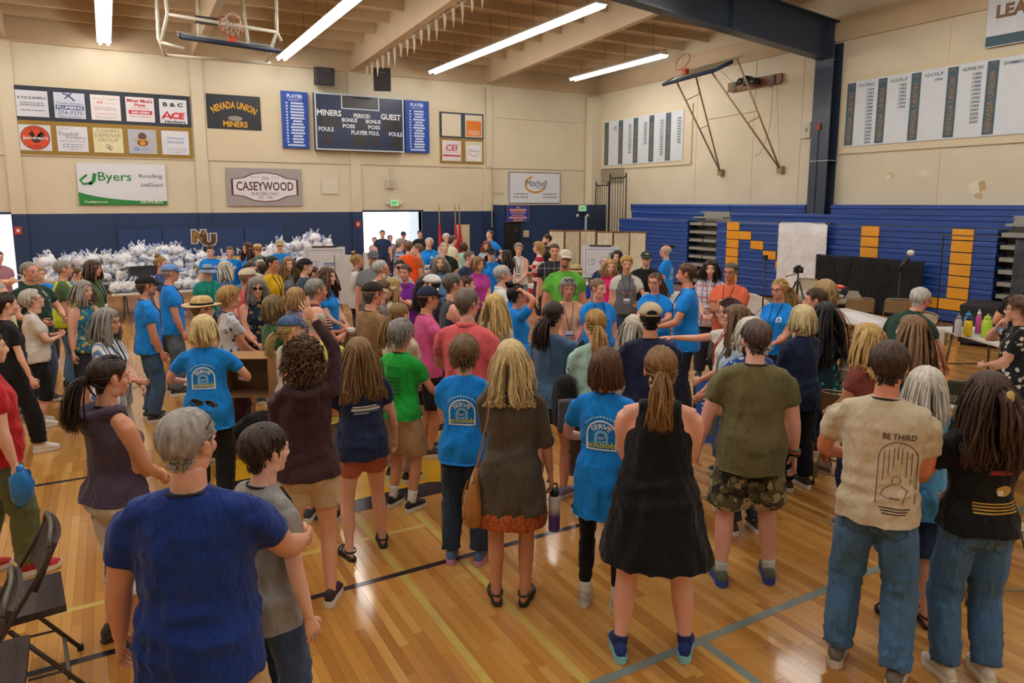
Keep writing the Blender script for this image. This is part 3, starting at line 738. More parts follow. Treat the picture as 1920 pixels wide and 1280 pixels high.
# right-hand targets for a 1.75 m body: (hand xyz), elbow hint, palm-facing, finger curl
ARMS = dict(
    down=((.27, .05, .80), (.5, -1, 0), (-1, .1, 0), .35), loose=((.30, .10, .84), (.6, -1, 0), (-1, .2, 0), .4), clasp=((.05, .23, .98), (1, -.8, -.4), (-.6, -.8, 0), .5),
    cross=((-.06, .20, 1.17), (1, -.1, -1), (-.2, -1, 0), .4), pocket=((.205, .09, .86), (.8, -1, 0), (-1, 0, 0), .5), hip=((.19, -.02, .98), (1, -.45, 0), (-1, 0, -.2), .5),
    up=((.16, .16, 1.92), (.8, -.5, -.6), (0, 1, .2), .05), head=((.10, .02, 1.70), (1, .5, .4), (-.6, 0, -.7), .4), chest=((.04, .24, 1.24), (1, -.5, -1), (-.9, -.4, 0), .5),
    clap=((.03, .27, 1.22), (1, -.4, -1), (-1, 0, 0), .1), chin=((.03, .17, 1.46), (.9, .2, -1), (-.3, -1, 0), .6), fwd=((.10, .60, 1.24), (.6, -.2, -1), (0, 0, -1), .1),
    hold=((.14, .33, 1.08), (1, -.6, -.6), (-.8, .2, .6), .45), phone=((.09, .27, 1.16), (1, -.7, -.6), (-.5, -.7, .4), .6), belly=((-.02, .22, 1.04), (1, -.6, -.5), (0, -1, 0), .35),
    back=((.08, -.15, .95), (1, -.6, 0), (0, 1, 0), .5), face=((.06, .2, 1.56), (1, .3, -.8), (-.5, -.8, 0), .5), handup=((.07, .20, 1.86), (1, -.1, .1), (.25, 1, .2), .05), boxhold=((.26, .30, 1.10), (1, -.8, -.4), (-.3, .9, .1), .5), apart=((.30, .42, 1.30), (1, -.3, -.7), (-1, .2, .2), .2), out=((.12, .58, 1.34), (.5, -.2, -1), (0, 0, -1), .05),
    drop=((.31, .02, .78), (1, -.5, 0), (-1, 0, 0), .3), reach=((.2, .45, 1.0), (.9, -.5, -.4), (0, 0, -1), .3),
    bent=((.16, .30, 1.06), (1, -.9, -.3), (-1, 0, .1), .5), lap=((.1, .35, .78), (1, -.7, -.2), (0, 0, -1), .3))
def sell(a, b, c, n=20, e=2.3):
    th = np.arange(n) * 2 * math.pi / n; C, S = np.cos(th), np.sin(th)
    return np.stack([c[0] + a * np.sign(C) * np.abs(C) ** (2 / e), c[1] + b * np.sign(S) * np.abs(S) ** (2 / e), c[2] + 0 * th], -1)
TORSO = {0: [(.80, .10, .085, 0), (.86, .165, .115, -.008), (.93, .172, .122, -.012), (1.02, .162, .113, -.004), (1.10, .155, .107, .002), (1.20, .164, .112, .004), (1.29, .172, .118, .004), (1.34, .172, .112, -.002), (1.39, .145, .092, -.008), (1.44, .098, .072, -.012), (1.49, .064, .060, -.010)],
         1: [(.80, .105, .09, 0), (.86, .170, .118, -.008), (.93, .178, .124, -.014), (1.02, .158, .108, -.006), (1.10, .134, .095, .002), (1.20, .144, .102, .006), (1.27, .150, .106, .004), (1.33, .150, .098, -.004), (1.385, .124, .080, -.010), (1.435, .084, .062, -.012), (1.485, .054, .052, -.010)]}
def interp_torso(fem, hv, zz):
    T = np.array(TORSO[fem]); z = T[:, 0]; a = np.interp(zz, z, T[:, 1]); b = np.interp(zz, z, T[:, 2]); y = np.interp(zz, z, T[:, 3])
    w = np.exp(-((zz - 1.06) / .15) ** 2); h2 = np.exp(-((zz - .92) / .11) ** 2); ch = np.exp(-((zz - 1.28) / .12) ** 2)
    a = a + hv * (.065 * w + .045 * h2 + .028 * ch); b = b + hv * (.085 * w + .04 * h2 + .03 * ch); y = y + hv * (.03 * w + .01 * ch)
    return a, b, y
class Body:
    def __init__(s, r):
        s.r = r; s.fem = int(r.get('sex', 'm') == 'f'); s.h = r['h']; s.k = s.h / 1.75; s.hv = r.get('w', .15); s.lean = math.radians(r.get('lean', 0)); s.sit = r.get('sit', 0)
        fem = s.fem; hv = s.hv; s.sw = (.188, .166)[fem] + .02 * max(hv, 0)
        s.drop = -.45 if s.sit else 0.0
        s.arms = {}
        A = r.get('arms', 'down'); A = (A, A) if isinstance(A, str) else A
        for side, a in ((1, A[0]), (-1, A[1])):
            T, hint, palm, curl = ARMS[a] if isinstance(a, str) else a
            m = np.array([side, 1, 1.]); S = s.W(np.array([side * s.sw, -.005, 1.392])); T = np.array(T) * m
            if s.fem and isinstance(a, str) and a in ('down', 'loose', 'drop'): T[0] -= side * .01
            T[0] += side * (.05 * hv if a in ('down', 'loose', 'pocket', 'hip', 'drop') else 0); T[1] += .10 * hv if a in ('clasp', 'cross', 'belly') else 0
            T = s.W(T) if not (isinstance(a, tuple)) or s.sit else T + 0
            E, Wr = ik(S, T, .295, .255, np.array(hint) * m); s.arms[side] = (S, E, Wr, np.array(palm, float) * m, curl, a)
        s.legs = {}
        st = r.get('stance', (.10, .0, .12)); wd, stag, out = st
        for side in (1, -1):
            Hp = np.array([side * (.088 + .012 * hv), -.005, .90 + s.drop])
            An = np.array([side * (wd + .01), side * stag - .03, .085])
            if s.sit: An = np.array([side * .12, .36, .085])
            K, An = ik(Hp, An, .425, .405, (side * .15, 1, .0)); yaw = -side * out + r.get('toe', 0); s.legs[side] = (Hp, K, An, yaw)
    def W(s, P):
        P = np.array(P, float)
        if s.lean:
            k = sstep(P[..., 2], .88, 1.12) * s.lean; y = P[..., 1] + 0; z = P[..., 2] - .94
            c, n = np.cos(k), np.sin(k); P[..., 1] = y * c + z * n; P[..., 2] = .94 - y * n + z * c
        P[..., 2] += s.drop; return P
    def torso(s, z0, z1, off=0., n=14, loose=0., flare=0., cut=0., keep=1.0):
        zz = np.linspace(z0, z1, n); a, b, y = interp_torso(s.fem, s.hv, np.maximum(zz, .905) if off > .0085 else zz)
        if loose:
            ref = interp_torso(s.fem, s.hv, np.array([1.29]))
            low = zz < 1.29; a = np.where(low, np.maximum(a, a * (1 - loose) + ref[0] * loose * .96), a); b = np.where(low, np.maximum(b, b * (1 - loose) + ref[1] * loose * 1.0), b)
        fl = flare * sstep(-zz, -1.05, -z0); a = (a + off + fl); b = (b + off * .95 + fl * .9)
        if cut: a = np.where(zz > 1.33, np.minimum(a, cut), a)
        return [s.W(sell(A, B, (0, Y, Z), 22)) for A, B, Y, Z in zip(a, b, y, zz)]
    def arm_tube(s, side, u0, u1, add=0., flare=0., n=9):
        S, E, Wr = s.arms[side][:3]; f = (1 + .38 * s.hv) * (.98, .86)[s.fem] * s.r.get('aw', 1)
        us = np.linspace(u0, u1, n); P = []; R = []
        for u in us:
            P.append(S + (E - S) * min(u, 1) + (Wr - E) * max(u - 1, 0)); R.append(np.interp(u, [0, .18, .5, .9, 1.0, 1.25, 1.6, 2.0], [.047, .054, .047, .041, .040, .041, .034, .026]) * ((1 + (f - 1) * min(1, u * 3)) if u < 1.6 else (f + 1) / 2))
        R = np.array(R) + add + flare * np.linspace(0, 1, n); P = np.array(P)
        for i in range(1, n - 1):
            if abs(us[i] - 1) < .15: P[i] = P[i] * .7 + .15 * (P[i - 1] + P[i + 1])
        return tube(P, R, n=12)
    def leg_tube(s, side, u0, u1, add=0., flare=0., n=10, wide=None):
        H, K, A, _ = s.legs[side]; f = 1 + .28 * s.hv; f *= (1, .98)[s.fem]; us = np.linspace(u0, u1, n); P = []; R = []
        for u in us:
            P.append(H + (K - H) * min(u, 1) + (A - K) * max(u - 1, 0)); R.append(np.interp(u, [0, .3, .8, 1.0, 1.15, 1.4, 1.75, 2.0], [.086, .083, .062, .054, .053, .056, .042, .037]) * (f if u < 1.7 else 1))
        R = np.array(R)
        if wide is not None: R = np.maximum(R, np.interp(us, [0, .5, 2], [.088 * f, .088 * f, wide]))
        R = R + add + flare * np.linspace(0, 1, n); P = np.array(P) + 0.
        return tube(P, R, n=14)
    def body_geo(s):
        g = Geo(); g.add(*loft(s.torso(.80, 1.49, -.004, 16))); fem = s.fem
        for side in (1, -1):
            g.add(*tube(s.W([(side * .02, -.015, 1.440), (side * s.sw * .55, -.014, 1.420), (side * s.sw, -.005, 1.390)]), [.05, .044, .048], n=10))
            g.add(*s.arm_tube(side, 0, 2.02)); g.add(*s.leg_tube(side, -.05, 2.03))
            if fem and s.r.get('bust', 1): g.add(*ellipsoid(s.W([side * .072, .078 + .03 * s.hv, 1.255]), (.066, .056, .062), 12, 8))
            g.add(*s.foot(side, -.004))
        N0 = s.W([0, -.014, 1.43]); N1 = s.headc() + [0, -.012, -.075]; nr = .057 - .009 * fem + .008 * s.hv
        g.add(*tube([N0, (N0 + N1) / 2 + [0, -.004, 0], N1], [nr * 1.12, nr, nr * .97], n=14)); return g
    def headc(s): return s.W([0, .022, 1.634])
    def foot(s, side, off=0., zlift=0.):
        H, K, A, yaw = s.legs[side]; L = .262 - .022 * s.fem; rings = []; w = .045 - .004 * s.fem + off
        for t in np.linspace(0, 1, 9):
            wi = w * np.interp(t, [0, .1, .3, .7, .9, 1], [.45, .72, .72, 1.02, .85, .4]); hi = np.interp(t, [0, .1, .35, .7, .9, 1], [.05, .075, .085, .048, .032, .018]) + off; y = -.065 + t * L
            th = np.arange(12) * 2 * math.pi / 12; x = wi * np.cos(th); z = np.where(np.sin(th) > 0, np.sin(th) * hi * .62, np.sin(th) * hi * .38) + hi * .38 + zlift + .012
            rings.append(np.stack([x, np.full(12, y), z], -1))
        R = np.array(rings) @ R_z(yaw).T; R[..., :2] += A[:2]; R = R[:, ::-1]; return loft(R)
    def sole(s, side, h=.03, off=.006):
        H, K, A, yaw = s.legs[side]; L = .275 - .022 * s.fem; rings = []; w = .046 - .004 * s.fem + off; z0 = 0.0
        t = np.linspace(0, 1, 13); wi = w * np.interp(t, [0, .05, .15, .35, .7, .88, 1], [.35, .65, .82, .76, 1.04, .9, .35]); y = -.073 + t * L
        up = np.stack([wi, y], -1); dn = np.stack([-wi, y], -1)[::-1]; O = np.vstack([up, dn])
        rr = []
        for z, k in ((0.002, .95), (h * .3, 1.0), (h, .98)):
            zz = z + .014 * sstep(O[:, 1], .12, .22) * (1 - z / h * .4); rr.append(np.stack([O[:, 0] * k, O[:, 1], zz], -1))
        R = np.array(rr) @ R_z(yaw).T; R[..., :2] += A[:2]; return loft(R)
    def top_geo(s, typ, hem):
        g = Geo(); off = .011; fem = s.fem
        loose = dict(tee=.75, polo=.75, long=.55, tank=.45, vest=.5, tunic=.35, hoodie=.55, shirt=.85, dress=.3, vneck=.5).get(typ, .6) * (1 if not fem else .8)
        flare = .008 if typ in ('tee', 'polo', 'long', 'shirt', 'vneck') else .02
        if typ in ('tunic',): flare = .05
        if typ == 'dress': flare = .085
        cut = 0
        if typ in ('tank', 'dress'): cut = (.125 if fem else .13) + .035 * s.hv; off = .012
        if typ == 'vest': cut = .145
        if s.r.get('sleeve') == 'none' and typ in ('hoodie',): cut = .15
        top = 1.487 if typ not in ('tank', 'dress') else 1.445
        g.add(*loft(s.torso(hem - .04, top, off, 18, loose, flare, cut)))
        if fem and s.r.get('bust', 1):
            for side in (1, -1): g.add(*ellipsoid(s.W([side * .068, .080 + .03 * s.hv, 1.255]), (.074, .064, .07), 12, 8))
            g.add(*ellipsoid(s.W([0, .08 + .03 * s.hv, 1.255]), (.06, .056, .06), 12, 8))
        sl = dict(tee=.62, polo=.62, shirt=.66, vneck=.55, tunic=1.15, long=1.93, hoodie=1.93).get(typ, 0)
        if 'sleeve' in s.r: sl = 0 if s.r['sleeve'] == 'none' else s.r['sleeve']
        for side in (1, -1):
            if cut == 0:
                g.add(*tube(s.W([(side * .02, -.015, 1.438), (side * s.sw * .55, -.014, 1.418), (side * s.sw * .98, -.005, 1.388)]), [.06, .055 + .012 * s.hv, .058 + .012 * s.hv], n=10))
                if sl: g.add(*s.arm_tube(side, 0, sl, .012, .006 if sl < 1 else (.004 if sl < 1.5 else -.002), 10 if sl > 1 else 7))
            else:
                g.add(*tube(s.W([(side * .02, -.015, 1.43), (side * cut * .8, -.010, 1.432)]), [.055, .050], n=10))
        if typ == 'hoodie':
            P = s.W(spline([(.085, .05, 1.45), (.10, -.04, 1.47), (.06, -.115, 1.45), (0, -.135, 1.43), (-.06, -.115, 1.45), (-.10, -.04, 1.47), (-.085, .05, 1.45)], 3)); g.add(*tube(P, .038, .032, n=8))
            g.add(*ellipsoid(s.W([0, -.12, 1.385]), (.10, .035, .075), 12, 8))
        return g
    def bottom_geo(s, typ, top=1.0):
        g = Geo(); off = .008
        if typ in ('skirt', 'longskirt'):
            z0 = s.r.get('skz', .55); g.add(*loft(s.torso(.82, top, off, 8)))
            rr = []
            for z in np.linspace(z0, .95, 9):
                a, b, y = interp_torso(s.fem, s.hv, np.array([max(z, .9)])); f = (.95 - z) * .22 + (0.02 if z < .8 else 0); rr.append(s.W(sell(a[0] + .014 + f * .5, b[0] + .014 + f * .6, (0, y[0], z), 24, 2.1)))
            g.add(*loft(rr)); return g
        g.add(*loft(s.torso(.80, top, off, 8))) if not s.sit else g.add(*loft(s.torso(.84, top, off, 8)))
        cfg = dict(jeans=(1.97, .006, 0, .074), pants=(1.95, .008, 0, .078), wide=(1.95, .01, .0, .115), leggings=(1.9, .005, 0, None), shorts=(.92, .014, .022, .1), short=(.56, .010, .012, None), biker=(.84, .006, .004, None), capri=(1.35, .010, .0, .068), bermuda=(1.04, .012, .015, .095))[typ]
        for side in (1, -1): g.add(*s.leg_tube(side, -.05, cfg[0], cfg[1], cfg[2], 10 if cfg[0] > 1 else 7, cfg[3]))
        return g

# ------------------------------------------------------------------ people: flat print conformed to a garment
TXT = {}
def text_geo(s, bold=0.0, shear=0.0, spacing=1.0):
    key = (s, bold, shear, spacing)
    if key not in TXT:
        c = bpy.data.curves.new('t', 'FONT'); c.body = s; c.align_x = 'CENTER'; c.align_y = 'CENTER'; c.size = 1; c.offset = bold; c.shear = shear; c.resolution_u = 2; c.space_character = spacing
        o = bpy.data.objects.new('t', c); me = bpy.data.meshes.new_from_object(o)
        V = np.empty(len(me.vertices) * 3, np.float32); me.vertices.foreach_get('co', V); me.calc_loop_triangles()
        T = np.empty(len(me.loop_triangles) * 3, np.int32); me.loop_triangles.foreach_get('vertices', T)
        TXT[key] = (V.reshape(-1, 3).astype(float)[:, :2], T.reshape(-1, 3)); bpy.data.objects.remove(o); bpy.data.curves.remove(c); bpy.data.meshes.remove(me)
    return TXT[key]
def fit(s, w, h, x, z, **kw):
    """text scaled to width w and height h, centred at (x,z); 2-D"""
    V, F = text_geo(s, **kw); lo, hi = V.min(0), V.max(0); c = (lo + hi) / 2; d = np.maximum(hi - lo, 1e-6)
    k = min(w / d[0], h / d[1]) if w and h else (w / d[0] if w else h / d[1])
    sx = k; sz = k
    if w and h: sx = w / d[0]; sz = h / d[1]
    return (V - c) * [sx, sz] + [x, z], F
def arch2d(w, h, th, x, z, n=14):
    """arched frame outline: straight sides, round top"""
    def outl(a, b): return [(-a, -b)] + [(-a * math.cos(t), (b - a) + a * math.sin(t)) for t in np.linspace(0, math.pi, n)] + [(a, -b)]
    O = np.array(outl(w / 2, h / 2)); I = np.array(outl(w / 2 - th, h / 2 - th)); m = len(O); j = np.arange(m); k = (j + 1) % m
    return np.vstack([O, I]) + [x, z], np.stack([j, k, k + m, j + m], -1)
def line2d(P, th):
    P = np.asarray(P, float); T = np.gradient(P, axis=0); Nn = np.stack([-T[:, 1], T[:, 0]], -1); Nn /= np.linalg.norm(Nn, axis=1, keepdims=True) + 1e-9
    n = len(P); j = np.arange(n - 1); return np.vstack([P + Nn * th / 2, P - Nn * th / 2]), np.stack([j, j + n, j + n + 1, j + 1], -1)
def rect2d(w, h, x, z, nx=1, nz=1):
    X, Z = np.meshgrid(np.linspace(-w / 2, w / 2, nx + 1) + x, np.linspace(-h / 2, h / 2, nz + 1) + z); V = np.stack([X, Z], -1).reshape(-1, 2); i = np.arange(nz)[:, None] * (nx + 1); j = np.arange(nx)[None]
    return V, np.stack([i + j, i + j + 1, i + j + nx + 2, i + j + nx + 1], -1).reshape(-1, 4)
def arc_text(s, w, h, x, z, R, **kw):
    V, F = fit(s, w, h, 0, 0, **kw); a = V[:, 0] / R; r = R + V[:, 1]; return np.stack([x + r * np.sin(a), z + r * np.cos(a) - R], -1), F
def ellipse2d(a, b, x, z, n=20):
    t = np.arange(n) * 2 * math.pi / n; V = np.vstack([[x, z], np.stack([x + a * np.cos(t), z + b * np.sin(t)], -1)]); j = np.arange(n) + 1
    return V, np.stack([np.zeros(n, int), j, np.roll(j, -1)], -1)
def conform(bvh, items, side, lift=.003):
    """items [(V2, F, slot)] in garment x,z; project onto the garment from the back (-1) or front (+1)"""
    g = Geo()
    for V2, F, m in items:
        W = []
        ylast = None
        for x, z in V2:
            xx = x if side < 0 else -x
            hit = bvh.ray_cast(Vector((xx, side * 1.2, z)), Vector((0, -side, 0)))
            y = hit[0][1] if hit[0] is not None else (ylast if ylast is not None else side * .12)
            ylast = y; W.append((xx, y + side * lift * (1 + .3 * m), z))
        g.add(W, F, m)
    return g
def serve_print(k, z0=1.22):
    """SERVE our schools emblem for the back of the blue shirts"""
    w = .20 * k; z = z0
    return [(*arch2d(w, w * 1.02, .011 * k, 0, z), 0), (*arch2d(w * .46, w * .46, .020 * k, 0, z - w * .04), 2), (*fit('our', w * .24, w * .10, 0, z - w * .08), 0),
            (*arc_text('SERVE', w * .70, w * .17, 0, z + w * .31, w * .42, bold=.02), 0), (*rect2d(w * .98, w * .05, 0, z - w * .47, 8), 0), (*fit('schools', w * 1.0, w * .19, 0, z - w * .31, bold=.02), 1),
            *[(*line2d([((w * .66) * math.sin(a + q), z + (w * .66) * math.cos(a + q) - w * .04) for q in (0, .05, .1)], w * .035), 0) for a in np.arange(-.95, .9, .17)]]
def small_logo(k, x=.085, z=1.29):
    w = .075 * k
    return [(*arch2d(w * .8, w * .55, .012 * k, x, z + w * .2), 0), (*fit('SERVE', w, w * .26, x, z - w * .22, bold=.03), 0)]

def _rows(n, w, z, h, x=0, m=0): return [(*rect2d(w * (1 - .12 * (i % 3)), h * .45, x, z - i * h, 8), m) for i in range(n)]
def be_third(k):
    x, c = .05 * k, lambda P, t=.0035: (*line2d([(x2 * k + .05 * k, z2 * k) for x2, z2 in P], t * k), 0)
    it = [(*fit('BE THIRD', .17 * k, .034 * k, x, 1.315 * k, bold=.012), 0), (*arch2d(.20 * k, .37 * k, .004 * k, x, 1.10 * k), 0)]
    for i, (u, b_) in enumerate(((-.07, 1.05), (-.045, 1.09), (-.02, 1.13), (.0, 1.18), (.02, 1.15), (.045, 1.08), (.07, 1.04))): it.append(c([(u, 1.26 - abs(u) * .5), (u, (1.26 + b_) / 2), (u, b_)]))
    t = np.linspace(0, 6.3, 14); it += [c([(.0 + .022 * math.cos(a), 1.055 + .026 * math.sin(a)) for a in t]), c([(-.02, 1.03), (-.06, 1.0), (-.075, .965), (-.03, .945), (.02, .955)]), c([(.02, 1.03), (.06, 1.0), (.07, .96), (.02, .945), (-.03, .955)]), c([(.04, .925), (.05, .97), (.055, 1.0)])]
    return [(np.asarray(v) * [.84, .84] + [.036 * k, .215 * k], f, m) for v, f, m in it + _rows(3, .16 * k, .89 * k, .015 * k, x)]
def plane_back(k):
    return [(*rect2d(.12 * k, .026 * k, .03 * k, 1.25 * k, 6), 0), (*ellipse2d(.045 * k, .03 * k, .05 * k, 1.15 * k), 1), (*rect2d(.03 * k, .03 * k, .03 * k, 1.14 * k), 2)] + [(*rect2d(.24 * k, .008 * k, .02 * k, (1.08 - i * .016) * k, 8), 1) for i in range(4)]
PRINTS = dict(be_third=(be_third, -1, ['#4a2a24']), plane_back=(plane_back, -1, ['#8a2a24', '#b8923a', '#d8d8d4']),
    white_back=(lambda k: [(*rect2d(.19 * k, .012 * k, 0, 1.245 * k, 8), 0), (*rect2d(.23 * k, .02 * k, .01 * k, 1.222 * k, 8), 0), (*rect2d(.2 * k, .006 * k, .02 * k, 1.203 * k, 8), 1), (*rect2d(.12 * k, .006 * k, -.03 * k, 1.192 * k, 8), 0)], -1, ['#d8d4d0', '#4a8a90']),
    green_back=(lambda k: _rows(2, .2 * k, 1.36 * k, .02 * k) + _rows(5, .16 * k, 1.26 * k, .035 * k), -1, ['#0d6a26']),
    cap_logo=(lambda k: [(*line2d([(x * k + .09 * k, z * k) for x, z in ((-.04, 1.29), (-.03, 1.32), (.0, 1.325), (.03, 1.30), (.02, 1.28), (.0, 1.26), (-.02, 1.285), (-.04, 1.28))], .005 * k), 0)], 1, ['#e0b8b8']),
    polo_stripes=(lambda k: [(*line2d([(s * u * k, z * k) for u, z in ((.085, 1.40), (.11, 1.34), (.125, 1.27))], .016 * k), 0) for s in (-1, 1)], 1, ['#dcdcd8']),
    yellow_mark=(lambda k: [(*ellipse2d(.045 * k, .03 * k, .06 * k, 1.28 * k), 0)], 1, ['#c8c43a']), pink_mark=(lambda k: [(*line2d([((-.085 + .17 * t) * k, (1.205 + .022 * math.sin(t * 19)) * k) for t in np.linspace(0, 1, 26)], .012 * k), 0)], 1, ['#b88a98']),
    coral_mark=(lambda k: [(*rect2d(.2 * k, .16 * k, 0, 1.22 * k, 4, 4), 0), (*rect2d(.17 * k, .12 * k, 0, 1.22 * k, 4, 4), 1), (*ellipse2d(.05 * k, .04 * k, 0, 1.22 * k), 2)], 1, ['#d8c8a0', '#6a4a34', '#3a5a3a']))
# ------------------------------------------------------------------ people: assembling
HEADS = build_heads()
def eyes_geo(g, HV, lo=False):
    nu, nv = (6, 4) if lo else (12, 8)
    for s in (-1, 1):
        y = .0775; g.add(*ellipsoid((s * .031, y, .0015), (.0135, .0113, .0082), nu, nv), 2); g.add(*ellipsoid((s * .031, y + .0095, .001), (.0055, .0035, .0055), nu, nv), 3)
        g.add(*tube([(s * .018, .0868, .0065), (s * .031, .0905, .0092), (s * .045, .083, .0045)], [.002, .0040, .002], n=5), 0)
        g.add(*tube([(s * .014, .0905, .0225), (s * .031, .0925, .027), (s * .049, .080, .0215)], [.0025, .0042, .0015], n=5), 4)
def make_people(recs):
    jobs = []; bodies = []
    for r in recs:
        b = Body(r); d = math.hypot(*r['p']); b.d = d
        lv = 0 if d < 4.6 else 1 if d < 7 else 2 if d < 10 else 3; vb, vx, vl = [q / b.k for q in ((.0155, .0135, .017), (.021, .019, .023), (.027, .025, .029), (.033, .031, .035))[lv]]
        b.ix = {}
        b.ix['body'] = len(jobs); jobs.append((b.body_geo(), vb, (4, 3, 2, 2)[lv]))
        t = r.get('top')
        if t: b.ix['top'] = len(jobs); jobs.append((b.top_geo(t[0], t[2] if len(t) > 2 and isinstance(t[2], float) else (.86 if b.fem else .84)), vx, (12, 7, 4, 3)[lv]))
        t = r.get('over')
        if t:
            sv = r.get('sleeve'); r['sleeve'] = 'none'; b.ix['over'] = len(jobs); gg = b.top_geo('vest', .9); V = gg.verts(); V[:, :2] *= 1.05; gg.v = [V]; gg.t = [np.concatenate(gg.t)]; jobs.append((gg, vx, 4))
            if sv is None: r.pop('sleeve')
            else: r['sleeve'] = sv
        t = r.get('bot')
        if t: b.ix['bot'] = len(jobs); jobs.append((b.bottom_geo(t[0]), vl, (4, 3, 2, 2)[lv]))
        bodies.append(b)
    res = remesh_many(jobs)
    for b in bodies: finish(b, res)
def wrinkle(V, F, rnd, amp, part='top'):
    """folds: soft vertical drape on tops, creases behind knees and at the ankles on trousers"""
    Nn = vnormals(V, F); o = np.zeros(len(V)); x, y, z = V.T; a = np.arctan2(x, y)
    def ridge(k, w, ph): return 1 - 2 * np.abs(np.sin((V @ k) * .5 + w * np.sin(V @ (rnd.normal(0, 1, 3) * 6) + ph) + ph))
    if part == 'top':
        for i in range(3): o += ridge(rnd.normal(0, 1, 3) * [34, 34, 9], 1.0, rnd.random() * 6) * (.35 + .65 * sstep(-z, -1.25, -.85)) * .8
        for i in range(3): o += ridge(rnd.normal(0, 1, 3) * [16, 16, 46], .9, rnd.random() * 6) * (.35 + np.exp(-((z - 1.02) / .10) ** 2)) * .7
        o *= 1 - .6 * sstep(z, 1.36, 1.44)
    else:
        m = np.exp(-((z - .50) / .09) ** 2) + .9 * np.exp(-((z - .14) / .10) ** 2) + .7 * np.exp(-((z - .83) / .07) ** 2) + .25
        for i in range(4): o += ridge(rnd.normal(0, 1, 3) * [14, 14, 62], .9, rnd.random() * 6) * m * .7
        for i in range(2): o += ridge(rnd.normal(0, 1, 3) * [40, 40, 8], .8, rnd.random() * 6) * .35
    return V + Nn * (amp * o)[:, None]
def bare_arms(b, V):
    """skin of the arms past the sleeve: never tucked"""
    typ = b.r['top'][0]; sl = dict(tee=.62, polo=.62, shirt=.66, vneck=.55, tunic=1.15, long=1.93, hoodie=1.93).get(typ, 0)
    if 'sleeve' in b.r: sl = 0 if b.r['sleeve'] == 'none' else b.r['sleeve']
    out = np.zeros(len(V), bool)
    for S, E, Wr, *_ in b.arms.values():
        best = np.full(len(V), 9.); uu = np.zeros(len(V))
        for j, (P0, P1) in enumerate(((S, E), (E, Wr))):
            q = P1 - P0; u = np.clip((V - P0) @ q / (q @ q), 0, 1); dd = np.linalg.norm(V - P0 - u[:, None] * q, axis=1); m = dd < best; best[m] = dd[m]; uu[m] = u[m] + j
        out |= (best < .062 + .02 * b.hv) & (uu > max(sl - .04, -1 if sl == 0 else 0))
    if sl == 0: out |= (np.abs(V[:, 0]) > .105) & (V[:, 2] > 1.30)
    return out | (V[:, 2] > 1.50 + b.drop) | (V[:, 2] < .5)
def tuck(V, F, tree, gap, skip=None):
    """pull covered skin (or waistband) just inside the garment above it"""
    Nn = vnormals(V, F); V = V.copy()
    for i in range(len(V)):
        if skip is not None and skip[i]: continue
        co, no, _, ds = tree.find_nearest(V[i], .05)
        if co is not None:
            q = V[i] - np.array(co); no = np.array(no)
            if -gap < q @ no < .03 and Nn[i] @ no > .35: V[i] = np.array(co) - no * gap
    return V
